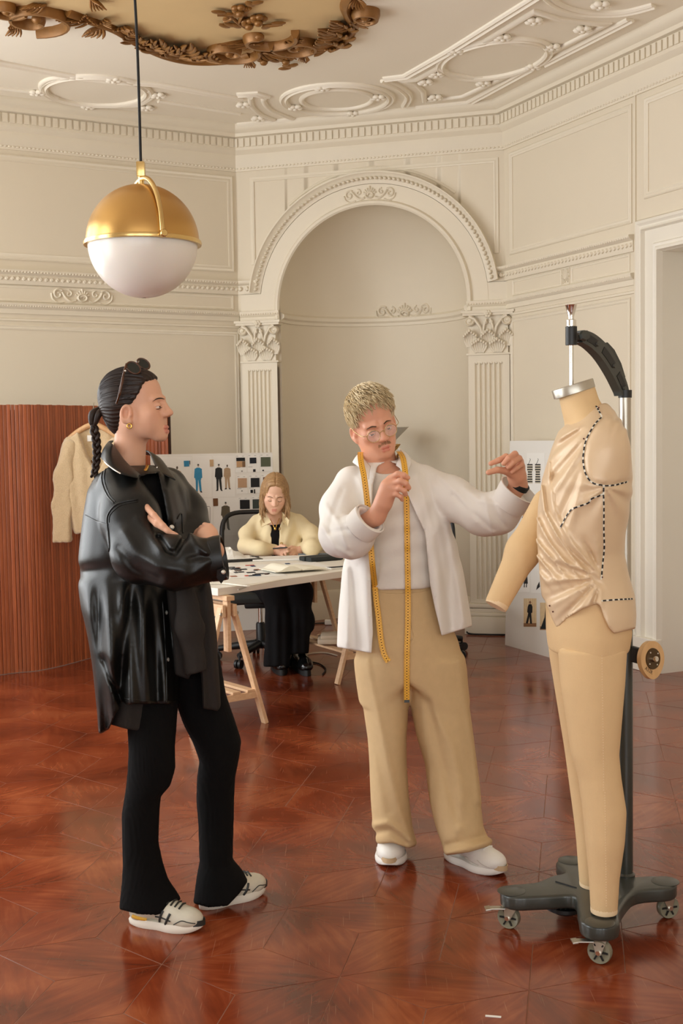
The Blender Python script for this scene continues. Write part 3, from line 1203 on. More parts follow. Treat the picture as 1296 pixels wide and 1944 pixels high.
# ------------------------------------------------------------------ fluted pilasters with leaf capitals
def pilaster(u0, u1, label):
	D = 0.055
	uc, w = (u0 + u1) / 2, u1 - u0
	# shaft with sunk flutes
	m = MB()
	nf = 6
	marg = 0.045
	fw = (w - 2 * marg) / nf
	prof = [(u0, 0.0), (u0, D), (u0 + marg * 0.8, D)]
	for i in range(nf):
		a = u0 + marg + i * fw
		for q in range(6):
			t = q / 5
			prof.append((a + fw * (0.12 + 0.76 * t), D - 0.017 * math.sin(math.pi * t)))
	prof += [(u1 - marg * 0.8, D), (u1, D), (u1, 0.0)]
	k = len(prof)
	zb, zt = 0.27, 2.10
	vs = [CW.pt(u, z, d) for z in (zb, zt) for u, d in prof]
	fs = [(i, i + 1, i + 1 + k, i + k) for i in range(k - 1)]
	m.add(vs, fs)
	# plain ends
	ax = (CW.t, CW.n, Vector((0, 0, 1)))
	m.box(CW.pt(uc, 2.128, D / 2), (w, D, 0.056), ax)
	for i in range(nf):
		a = u0 + marg + (i + 0.5) * fw
		m.blob(CW.pt(a, 2.10, D - 0.006), (fw * 0.4, 0.008, 0.014), 6, 4, ax)
	m.box(CW.pt(uc, 0.255, D / 2), (w, D, 0.03), ax)
	# astragal
	m.box(CW.pt(uc, 2.163, D / 2 + 0.006), (w + 0.03, D + 0.014, 0.016), ax, 0.005)
	TRIM_NO[0] += 1
	o = structure(m.build('trim_%d' % TRIM_NO[0], 'plaster_trim', smooth=50), label, 'pilaster')
	# base
	b = MB()
	b.box(CW.pt(uc, 0.07, 0.05), (w + 0.08, 0.10, 0.14), ax, 0.004)
	b.box(CW.pt(uc, 0.155, 0.045), (w + 0.06, 0.09, 0.03), ax, 0.013)
	b.box(CW.pt(uc, 0.185, 0.038), (w + 0.02, 0.076, 0.03), ax, 0.004)
	b.box(CW.pt(uc, 0.22, 0.04), (w + 0.045, 0.08, 0.036), ax, 0.015)
	b.build('base', 'plaster_trim', o, smooth=50)
	# capital
	c = MB()
	zc0, zc1 = 2.17, 2.49
	c.box(CW.pt(uc, 2.32, 0.028), (w * 0.94, 0.056, 0.30), ax)
	c.prism([CW.pt(uc - w / 2 - 0.035, 2.455, 0.0), CW.pt(uc + w / 2 + 0.035, 2.455, 0.0), CW.pt(uc + w / 2 + 0.035, 2.455, 0.10), CW.pt(uc, 2.455, 0.075), CW.pt(uc - w / 2 - 0.035, 2.455, 0.10)], (0, 0, 0.018))
	c.prism([CW.pt(uc - w / 2 - 0.045, 2.473, 0.0), CW.pt(uc + w / 2 + 0.045, 2.473, 0.0), CW.pt(uc + w / 2 + 0.045, 2.473, 0.11), CW.pt(uc, 2.473, 0.085), CW.pt(uc - w / 2 - 0.045, 2.473, 0.11)], (0, 0, 0.018))
	for sg in (-1, 1):
		# corner volutes
		cc = (uc + sg * w * 0.46, 2.415)
		c.add(*strip2d(scroll2d(cc, 0.043, 1.6, math.pi / 2, sg, 30), halfround(0.018, 0.022, 4), wall_map(CW, 0.07)))
		c.blob(CW.pt(cc[0], cc[1], 0.06), (0.036, 0.03, 0.036), 10, 6, ax)
		c.tube([CW.pt(uc + sg * w * 0.14, 2.30, 0.062), CW.pt(uc + sg * w * 0.2, 2.37, 0.072), CW.pt(uc + sg * w * 0.33, 2.43, 0.085), CW.pt(uc + sg * w * 0.46, 2.45, 0.085)], 0.012, 6)
		c.tube([CW.pt(uc + sg * w * 0.14, 2.30, 0.062), CW.pt(uc + sg * w * 0.10, 2.38, 0.072), CW.pt(uc + sg * w * 0.05, 2.43, 0.075)], 0.010, 6)
		c.blob(CW.pt(uc + sg * w * 0.07, 2.405, 0.07), (0.018, 0.016, 0.018), 8, 5, ax)
	# flower
	for k in range(6):
		a = 2 * math.pi * k / 6
		c.blob(CW.pt(uc + 0.018 * math.cos(a), 2.465 + 0.018 * math.sin(a), 0.088), (0.014, 0.012, 0.014), 6, 4, ax)
	c.blob(CW.pt(uc, 2.465, 0.098), 0.012, 6, 4)
	c.build('capital', 'plaster_trim', o, smooth=50)
	# acanthus leaves: lower row of two, upper row of three
	for (lu, z0, z1, lw, out) in ((uc - w * 0.22, 2.175, 2.275, w * 0.40, 0.05), (uc + w * 0.22, 2.175, 2.275, w * 0.40, 0.05),
								  (uc - w * 0.44, 2.22, 2.345, w * 0.34, 0.06), (uc, 2.22, 2.345, w * 0.36, 0.06), (uc + w * 0.44, 2.22, 2.345, w * 0.34, 0.06)):
		lf = MB()
		n = 7
		for k in range(n):
			t = (k / (n - 1)) * 2 - 1
			top = z1 - 0.030 * abs(t) * (z1 - z0) / 0.1
			x = lu + t * lw * 0.42
			pts = [CW.pt(lu + t * lw * 0.22, z0, 0.058), CW.pt(x, z0 + (top - z0) * 0.6, 0.064), CW.pt(x * 1.0, top, 0.058 + out * 0.7 * (1 - 0.4 * abs(t))), CW.pt(x, top - 0.016, 0.058 + out * (1 - 0.4 * abs(t)))]
			lf.tube(crv(pts, 3), [0.010, 0.010, 0.011, 0.011, 0.012, 0.012, 0.012, 0.012, 0.009, 0.006][:len(crv(pts, 3))], 6)
		lf.build('leaf', 'plaster_trim', o, smooth=60)
	return o
pilaster(0.045, 0.345, 'fluted white pilaster with leaf capital on the left of the niche')
pilaster(1.905, 2.222, 'fluted white pilaster with leaf capital on the right of the niche')

# ------------------------------------------------------------------ door casing and door
def casing():
	m = MB()
	cp = [(0, 0), (0, 0.025), (0.012, 0.045), (0.03, 0.05), (0.045, 0.036), (0.055, 0.036), (0.07, 0.048), (0.078, 0.02), (0.085, 0.02), (0.165, 0.022), (0.175, 0.036), (0.19, 0.03), (0.20, 0.04), (0.215, 0.04), (0.222, 0.0)]
	prof = [(0.222 - o, r) for o, r in cp][::-1]
	# path along the opening: up the left side, across, down the right; offset to the left of travel is outward
	vs, fs = strip2d([(D0, 0), (D0, DZ), (D1, DZ), (D1, 0)], prof, wall_map(RW))
	m.add(vs, fs)
	o = m.build('door_1', 'door_white', smooth=35)
	structure(o, 'tall white doorway with stepped moulded casing', 'door')
	r = MB()
	t, n, z = RW.t, RW.n, Vector((0, 0, 1))
	r.box(RW.pt(D0 - 0.004, DZ / 2, -0.2), (0.01, 0.40, DZ), (t, n, z))
	r.box(RW.pt(D1 + 0.004, DZ / 2, -0.2), (0.01, 0.40, DZ), (t, n, z))
	r.box(RW.pt((D0 + D1) / 2, DZ + 0.004, -0.2), (D1 - D0, 0.40, 0.01), (t, n, z))
	r.build('door_reveal', 'door_white', o)
	r = MB()
	r.box(RW.pt((D0 + D1) / 2, DZ / 2, -0.38), (D1 - D0, 0.045, DZ), (t, n, z))
	dl = r.build('door_leaf', 'door_white', o)
	r = MB()
	for z0, z1 in ((0.25, 1.05), (1.2, 2.5)):
		for a, b in ((D0 + 0.12, D0 + 0.5), (D0 + 0.62, D1 - 0.12)):
			vs, fs = strip2d([(a, z0), (b, z0), (b, z1), (a, z1)], [(-0.02, 0), (-0.01, 0.012), (0.01, 0.008), (0.02, 0)], wall_map(RW, -0.357), closed=True)
			r.add(vs, fs)
	r.build('door_moulding', 'door_white', dl)
	# plinth blocks of the casing
	for u in (D0 - 0.115, D1 + 0.115):
		r = MB()
		r.box(RW.pt(u, 0.11, 0.03), (0.235, 0.06, 0.22), (t, n, z), 0.006)
		r.build('plinth_block', 'door_white', o)
casing()

# ------------------------------------------------------------------ ceiling strapwork (white) traced on the ceiling plane
def cz(px, py):
	q = onz(px, py, CEIL)
	return (q.x, q.y)
fc = lambda x, y, a: Vector((x, y, CEIL - a))
ST = [(-0.03, 0), (-0.03, 0.012), (-0.018, 0.022), (-0.004, 0.013), (0.006, 0.013), (0.016, 0.026), (0.03, 0.018), (0.03, 0)]
ST2 = [(-0.02, 0), (-0.02, 0.010), (-0.008, 0.020), (0.010, 0.020), (0.02, 0.010), (0.02, 0)]
def strap(paths, label, ovals=(), flowers=()):
	m = MB()
	for pts, pr, n, closed in paths:
		q = [cz(*p) for p in pts]
		if n > 1: q = crv(q, n, closed)
		m.add(*strip2d(q, pr, fc, closed))
	for (cx, cy), rx, ry, ang, pr in ovals:
		q = []
		for i in range(40):
			a = 2 * math.pi * i / 40
			x, y = rx * math.cos(a), ry * math.sin(a)
			q.append((cx + x * math.cos(ang) - y * math.sin(ang), cy + x * math.sin(ang) + y * math.cos(ang)))
		m.add(*strip2d(q, pr, fc, True))
	for (px, py) in flowers:
		c = cz(px, py)
		for k in range(5):
			a = 2 * math.pi * k / 5 + 0.3
			m.blob((c[0] + 0.035 * math.cos(a), c[1] + 0.035 * math.sin(a), CEIL - 0.014), (0.028, 0.022, 0.018), 6, 4)
		m.blob((c[0], c[1], CEIL - 0.02), 0.018, 6, 4)
	return trim(m, label, 'ceiling_white', smooth=50)
# left wall bay
cA = cz(183, 172)
strap([([(-60, 100), (0, 117), (150, 145), (220, 152)], ST, 1, False),
	   ([(222, 152), (300, 158), (458, 187)], ST, 1, False),
	   ([(-60, 155), (0, 166), (60, 173)], ST2, 1, False),
	   ([(130, 146), (95, 148), (78, 160), (85, 174), (108, 184)], ST2, 5, False),
	   ([(232, 200), (262, 198), (285, 186), (290, 178), (280, 170)], ST2, 5, False),
	   ([(300, 190), (455, 215)], ST2, 1, False)],
	  'raised white strapwork with an oval on the ceiling above the left wall', ovals=[(cA, 0.37, 0.37, 0.0, ST)],
	  flowers=[(215, 148), (165, 200), (70, 173), (300, 178), (278, 202)])
# middle bay: round moulding between two curved brackets
cB = cz(640, 188)
strap([([(450, 178), (486, 176), (508, 183)], ST, 1, False), ([(452, 235), (555, 225)], ST, 1, False),
	   ([(506, 182), (500, 190), (515, 208), (556, 224)], ST2, 5, False), ([(475, 184), (478, 200), (495, 216), (520, 226)], ST2, 5, False)],
	  'raised white round moulding on the ceiling above the niche', ovals=[(cB, 0.40, 0.40, 0.0, ST), (cB, 0.265, 0.265, 0.0, ST2)],
	  flowers=[(612, 164), (560, 201), (670, 213), (718, 182), (462, 196), (490, 222)])
# right wall bay: long strap frame with an oval
cC = cz(937, 112)
du = (cz(1000, 75)[0] - cC[0], cz(1000, 75)[1] - cC[1])
angC = math.atan2(RW.t.y, RW.t.x)
strap([([(728, 148), (769, 143), (845, 100), (855, 94), (1000, 3), (1030, -16)], ST, 1, False),
	   ([(728, 150), (760, 165), (776, 182), (768, 200)], ST, 5, False),
	   ([(790, 203), (890, 193), (1008, 128)], ST, 1, False), ([(1030, 121), (1196, 35)], ST, 1, False),
	   ([(767, 152), (790, 150), (832, 127), (850, 137), (900, 147), (958, 145), (878, 182), (806, 191), (803, 172), (785, 156)], ST2, 1, True),
	   ([(913, 81), (1014, 20), (1060, 34), (1120, 42), (1152, 44), (1046, 98), (1020, 84), (960, 78)], ST2, 1, True),
	   ([(1030, -16), (1060, 8), (1110, 22), (1180, 22), (1240, 8)], ST, 5, False)],
	  'raised white strapwork with an oval on the ceiling above the right wall', ovals=[(cC, 0.44, 0.33, angC, ST)],
	  flowers=[(865, 95), (1012, 124), (808, 153), (828, 138), (826, 182), (918, 155), (954, 68), (1014, 36), (1106, 52), (1048, 86), (1140, 6)])

# ------------------------------------------------------------------ gilded medallion
def medallion():
	edge_px = [(-75, -30), (-40, 20), (10, 20), (60, 16), (110, 14), (165, 32), (215, 50), (262, 78), (310, 100), (360, 111), (410, 112), (455, 106),
			   (492, 92), (505, 78), (545, 76), (590, 90), (625, 88), (655, 72), (672, 50), (662, 28), (655, 5), (672, -25), (700, -60)]
	edge = [cz(*p) for p in edge_px]
	cxm, cym = -0.95, 6.45
	mir = [(2 * cxm * 0 + x, 2 * cym - y) for x, y in reversed(edge)]
	loop = crv(edge, 6) + crv(mir, 6)
	root = thing('ceiling_medallion', Vector((cxm, cym, CEIL)), 'large tan ceiling panel framed by carved gilded scrolls and leaves', 'ornament')
	mf = MB()
	mf.prism([Vector((q[0], q[1], CEIL + 0.001)) for q in loop], (0, 0, -0.009))
	mf.build('painted_field', 'field_tan', root)
	m = MB()
	R1 = [(-0.032, 0.0), (-0.032, 0.014), (-0.014, 0.036), (0.008, 0.040), (0.022, 0.022), (0.032, 0.0)]
	q = crv(edge, 6)
	m.add(*strip2d(q[26:70], R1, fc))
	m.add(*strip2d(q[96:], R1, fc))
	mq = crv(mir, 6)
	m.add(*strip2d(mq, R1, fc))
	m.build('scroll_frame', 'gilt', root, smooth=50)
	def sc(px, py, r, turns, a0, sg, w=0.038, n=34, ry=1.0):
		c = cz(px, py)
		pts = [(c[0] + (x - c[0]), c[1] + (y - c[1]) * ry) for x, y in scroll2d(c, r, turns, a0, sg, n)]
		mm = MB()
		mm.add(*strip2d(pts, [(-w / 2, 0), (-w / 2, 0.03), (-w * 0.2, 0.06), (w * 0.2, 0.06), (w / 2, 0.03), (w / 2, 0)], fc))
		mm.blob((pts[-1][0], pts[-1][1], CEIL - 0.03), (0.036, 0.036, 0.028), 8, 5)
		mm.build('scroll', 'gilt', root, smooth=50)
	sc(62, 28, 0.24, 1.35, math.pi * 0.55, -1)
	sc(435, 90, 0.20, 1.3, -math.pi * 0.1, 1)
	sc(565, 78, 0.17, 1.3, math.pi * 1.05, -1)
	sc(495, 64, 0.23, 0.75, -math.pi * 0.12, 1, 0.05)
	sc(12, 8, 0.11, 1.2, 0.5, 1)
	sc(688, 20, 0.10, 1.2, 1.4, -1)
	def leaf(a, b, w, curl=0.055, lobes=9):
		"""pointed carved leaf on the ceiling from a to b (pixels)"""
		A_, B_ = np.array(cz(*a)), np.array(cz(*b))
		d = B_ - A_
		L_ = np.linalg.norm(d)
		d /= L_
		s = np.array([-d[1], d[0]])
		mm = MB()
		for k in range(lobes):
			t = k / max(1, lobes - 1)
			base = A_ + d * L_ * (0.05 + 0.45 * t)
			side = (-1) ** k
			tip = A_ + d * L_ * (0.35 + 0.72 * t) + s * side * w * (1 - t) * 1.0
			mid = (base + tip) / 2 + s * side * w * 0.15
			pts = crv([(*base, CEIL - 0.012), (*mid, CEIL - curl * 0.7), (*tip, CEIL - curl)], 4)
			n = len(pts)
			mm.tube(pts, [max(0.004, w * 0.135 * math.sin(math.pi * (0.25 + 0.72 * i / (n - 1)))) for i in range(n)], 6)
		mm.build('leaf', 'gilt', root, smooth=60)
	for a, b, w in (((262, 78), (246, 45), 0.10), ((225, 52), (250, 40), 0.09), ((300, 96), (302, 60), 0.13), ((280, 88), (285, 60), 0.10), ((345, 108), (360, 68), 0.15), ((330, 104), (330, 72), 0.10),
					((390, 112), (398, 84), 0.12), ((200, 46), (158, 52), 0.09), ((180, 38), (110, 22), 0.06), ((190, 40), (208, 22), 0.05), ((165, 34), (160, 14), 0.05),
					((640, 84), (602, 62), 0.15), ((655, 72), (606, 40), 0.13), ((662, 55), (628, 24), 0.10), ((668, 40), (700, 20), 0.07), ((625, 88), (598, 80), 0.10),
					((505, 78), (418, 68), 0.07), ((480, 92), (540, 94), 0.09), ((540, 76), (574, 60), 0.06), ((520, 90), (560, 96), 0.05), ((470, 108), (482, 113), 0.05), ((575, 96), (580, 103), 0.04),
					((40, 45), (12, 50), 0.06), ((30, 40), (16, 36), 0.04), ((90, 5), (40, 0), 0.07), ((170, -5), (200, 0), 0.06), ((672, -10), (690, 0), 0.06)):
		leaf(a, b, w)
	def spray(stem, blooms, leaves):
		mm = MB()
		for st in stem:
			pts = [Vector((*cz(*p), CEIL - 0.03)) for p in st]
			mm.tube([Vector(q) for q in crv([tuple(v) for v in pts], 4)], 0.011, 6)
		mm.build('stem', 'gilt', root, smooth=60)
		for p in blooms:
			c = cz(*p)
			mm = MB()
			for k in range(5):
				a = 2 * math.pi * k / 5
				mm.blob((c[0] + 0.030 * math.cos(a), c[1] + 0.030 * math.sin(a), CEIL - 0.03), (0.027, 0.027, 0.018), 7, 5)
			mm.blob((c[0], c[1], CEIL - 0.055), (0.028, 0.028, 0.022), 7, 5)
			mm.build('flower', 'gilt', root, smooth=60)
		for p in leaves:
			c = cz(*p)
			a = (p[0] * 7 + p[1] * 13) % 6.28
			mm = MB()
			mm.blob((c[0], c[1], CEIL - 0.028), (0.048, 0.026, 0.010), 8, 5, (Vector((math.cos(a), math.sin(a), 0)), Vector((-math.sin(a), math.cos(a), 0)), Vector((0, 0, 1))))
			mm.build('leaf', 'gilt', root, smooth=60)
	spray([[(468, 44), (452, 34), (435, 20), (412, 18)], [(452, 34), (462, 15), (475, 5)], [(440, 25), (425, 30)]], [(490, 26), (472, 33), (455, 8)],
		  [(415, 14), (434, 18), (430, 28), (448, 20), (436, 38), (448, 40), (426, 40), (474, -2), (486, -4)])
	spray([[(520, 92), (535, 100), (545, 112)], [(530, 96), (515, 98)]], [(542, 102), (500, 102)], [(520, 107), (548, 117), (540, 122), (556, 116)])
	spray([[(498, 40), (520, 38), (535, 36)]], [], [(505, 42), (528, 35)])
	return root
medallion()

# ------------------------------------------------------------------ pendant lamp
pm('brass', srgb(196, 154, 92), 0.34, metal=1.0, var=0.12, scale=5, stretch=(1, 1, 0.25))
pm('brass_bright', srgb(214, 182, 120), 0.26, metal=1.0, var=0.05)
pm('opal_glass', srgb(236, 230, 220), 0.28, var=0.01, sss=0.15)
pm('black_cord', srgb(14, 13, 12), 0.7)
pm('black_plastic', srgb(22, 22, 21), 0.45, var=0.2)
pm('chrome', srgb(225, 222, 215), 0.12, metal=1.0, var=0.02)
pm('steel', srgb(186, 180, 168), 0.36, metal=1.0, var=0.06, scale=20)

def pendant():
	Y = 4.2
	c = P(271, 461, Y)
	R = 105.5 * Y / F_PX
	root = thing('pendant_lamp', c - Vector((0, 0, R)), 'globe pendant lamp with brass dome above and white opal glass below', 'lamp')
	z = Vector((0, 0, 1))
	# dome (upper half, slightly thick)
	pr = [(R * math.cos(RAD(a)), R * math.sin(RAD(a)) * 1.02) for a in range(0, 91, 5)]
	pr = [(R * 0.985, 0.0)] + pr
	m = MB(); m.lathe(c, pr + [(0.0, R * 1.0)], 48)
	m.build('brass_dome', 'brass', root, smooth=40)
	pr = [(R * 0.97 * math.cos(RAD(a)), R * 0.97 * math.sin(RAD(a))) for a in range(2, -91, -5)]
	m = MB(); m.lathe(c, pr, 48)
	m.build('glass_bowl', 'opal_glass', root, smooth=60)
	m = MB(); m.lathe(c, [(R * 0.96, -0.010), (R * 1.035, -0.010), (R * 1.045, -0.004), (R * 1.035, 0.004), (R * 1.0, 0.006), (R * 0.96, 0.006)], 56)
	m.build('rim', 'brass_bright', root, smooth=40)
	# bail: arch over the dome, turned towards the camera
	e = Vector((0.46, -0.888, 0))
	pts = [c + e * (R * 1.05 * math.cos(RAD(a))) + z * (R * (1.12 if 20 < a < 160 else 1.08) * math.sin(RAD(a))) for a in range(0, 181, 6)]
	m = MB(); m.tube(pts, 0.0085, 10)
	m.build('bail', 'brass_bright', root, smooth=60)
	for s in (-1, 1):
		m = MB(); m.lathe(c + e * s * R * 1.03, [(0.0, 0.0), (0.013, 0.0), (0.013, 0.022), (0.010, 0.026), (0.0, 0.026)], 14, ax=e * s)
		m.build('knob', 'brass_bright', root, smooth=40)
	top = c + z * R * 1.0
	m = MB(); m.lathe(top, [(0.0, -0.01), (0.010, -0.01), (0.010, 0.035), (0.0, 0.035)], 12)
	m.box(top + z * 0.055, (0.028, 0.028, 0.05), bev=0.003)
	m.build('stem', 'brass_bright', root, smooth=40)
	t0 = top + z * 0.08
	t1 = onz(264, 0, CEIL)
	end = Vector((c.x - 0.03, c.y, CEIL - 0.03))
	pts = crv([tuple(t0), tuple(t0.lerp(end, 0.3) + Vector((0.006, 0, 0))), tuple(t0.lerp(end, 0.65) + Vector((-0.004, 0, 0))), tuple(end)], 6)
	m = MB(); m.tube(pts, 0.0048, 8)
	m.build('cord', 'black_cord', root, smooth=60)
	m = MB(); m.lathe(end, [(0.0, 0.03), (0.06, 0.03), (0.06, 0.01), (0.015, -0.005), (0.0, -0.005)], 24)
	m.build('ceiling_rose', 'brass', root, smooth=40)
pendant()

# ------------------------------------------------------------------ wavy tambour screen
def wood(name, c1, c2, rough=0.45, scale=5, stretch=(18, 18, 1.2), coat=0.0, rnd=True):
	m = bpy.data.materials.new(name)
	m.use_nodes = True
	nt = m.node_tree
	b = nt.nodes['Principled BSDF']
	L = nt.links.new
	tc = _n(nt, 'ShaderNodeTexCoord')
	mp = _n(nt, 'ShaderNodeMapping')
	mp.inputs['Scale'].default_value = stretch
	L(tc.outputs['Object'], mp.inputs['Vector'])
	oi = _n(nt, 'ShaderNodeObjectInfo')
	nz = _n(nt, 'ShaderNodeTexNoise', noise_dimensions='4D')
	nz.inputs['Scale'].default_value = scale
	nz.inputs['Detail'].default_value = 5
	ml = _n(nt, 'ShaderNodeMath', operation='MULTIPLY')
	ml.inputs[1].default_value = 50
	L(oi.outputs['Random'], ml.inputs[0])
	L(ml.outputs[0], nz.inputs['W'])
	L(mp.outputs['Vector'], nz.inputs['Vector'])
	mx = _n(nt, 'ShaderNodeMix', data_type='RGBA')
	mx.inputs[6].default_value = (*c1, 1)
	mx.inputs[7].default_value = (*c2, 1)
	L(nz.outputs['Fac'], mx.inputs[0])
	out = mx.outputs[2]
	if rnd:
		mr = _n(nt, 'ShaderNodeMapRange')
		mr.inputs['To Min'].default_value = 0.72
		mr.inputs['To Max'].default_value = 1.18
		L(oi.outputs['Random'], mr.inputs['Value'])
		sc = _n(nt, 'ShaderNodeVectorMath', operation='SCALE')
		L(out, sc.inputs[0])
		L(mr.outputs[0], sc.inputs['Scale'])
		out = sc.outputs[0]
	L(out, b.inputs['Base Color'])
	b.inputs['Roughness'].default_value = rough
	if coat: b.inputs['Coat Weight'].default_value = coat
	bp = _n(nt, 'ShaderNodeBump')
	bp.inputs['Strength'].default_value = 0.15
	bp.inputs['Distance'].default_value = 0.002
	L(nz.outputs['Fac'], bp.inputs['Height'])
	L(bp.outputs['Normal'], b.inputs['Normal'])
	MATS[name] = m
wood('tambour_wood', srgb(136, 66, 34), srgb(204, 118, 74), 0.40)
wood('pale_wood', srgb(206, 160, 116), srgb(238, 206, 168), 0.5, stretch=(3, 14, 14), rnd=False)
wood('hanger_wood', srgb(190, 140, 92), srgb(226, 184, 134), 0.5, rnd=False)

SCREEN_H = 1.79
def screen():
	ctl = [(-200, 7.55), (-90, 7.8), (0, 8.02), (60, 8.12), (110, 8.3), (170, 8.6), (225, 8.85), (280, 9.0), (326, 9.02)]
	pts = []
	for px, y in ctl:
		q = P(px, 900, y)
		pts.append((q.x, q.y))
	path = crv(pts, 30)
	seg = np.array(path)
	ds = np.r_[0, np.cumsum(np.linalg.norm(np.diff(seg, axis=0), axis=1))]
	step = 0.0262
	n = int(ds[-1] / step)
	mid = seg.mean(0)
	root = thing('folding_screen', Vector((mid[0], mid[1], 0)), 'tall curved screen of narrow red brown wooden slats beside the left wall', 'screen')
	rnd = random.Random(2)
	mes = []
	for wv in (0.0215, 0.024, 0.0252):
		bm = bmesh.new()
		# rounded front slat, height H
		prof = [(-wv / 2, 0.006), (-wv / 2, -0.0045), (-wv * 0.36, -0.0068), (0, -0.0074), (wv * 0.36, -0.0068), (wv / 2, -0.0045), (wv / 2, 0.006)]
		lo = [bm.verts.new((x, y, 0.0)) for x, y in prof]
		hi = [bm.verts.new((x, y, SCREEN_H)) for x, y in prof]
		k = len(prof)
		for i in range(k):
			bm.faces.new((lo[i], lo[(i + 1) % k], hi[(i + 1) % k], hi[i]))
		bm.faces.new(hi); bm.faces.new(list(reversed(lo)))
		bmesh.ops.recalc_face_normals(bm, faces=bm.faces)
		me = bpy.data.meshes.new('slat')
		bm.to_mesh(me); bm.free()
		me.materials.append(MATS['tambour_wood'])
		mes.append(me)
	base = wloc(root)
	for i in range(n):
		s = (i + 0.5) * step
		x, y = np.interp(s, ds, seg[:, 0]), np.interp(s, ds, seg[:, 1])
		x2, y2 = np.interp(s + 0.01, ds, seg[:, 0]), np.interp(s + 0.01, ds, seg[:, 1])
		ang = math.atan2(y2 - y, x2 - x)
		o = bpy.data.objects.new('slat', mes[0 if i % 5 == 0 else rnd.choice((1, 2, 2))])
		COL.objects.link(o)
		o.parent = root
		o.location = Vector((x, y, 0.004)) - base
		o.rotation_euler = (0, 0, ang)
		o.scale = (1, 1, 1 + rnd.uniform(-1, 1) * 0.0012)
	# canvas backing that holds the slats together
	m = MB()
	P0 = [Vector((q[0], q[1], 0.02)) for q in path[::3]]
	nn = []
	for i in range(len(P0)):
		d = P0[min(i + 1, len(P0) - 1)] - P0[max(0, i - 1)]
		nn.append(Vector((-d.y, d.x, 0)).normalized())
	vs = []
	for p, q in zip(P0, nn):
		vs += [p + q * 0.0062, p + q * 0.0062 + Vector((0, 0, SCREEN_H - 0.05))]
	fs = [(2 * i, 2 * i + 2, 2 * i + 3, 2 * i + 1) for i in range(len(P0) - 1)]
	pm('canvas_backing', srgb(60, 36, 24), 0.9)
	obj('backing', vs, fs, 'canvas_backing', root)
	return path
SCREEN_PATH = screen()

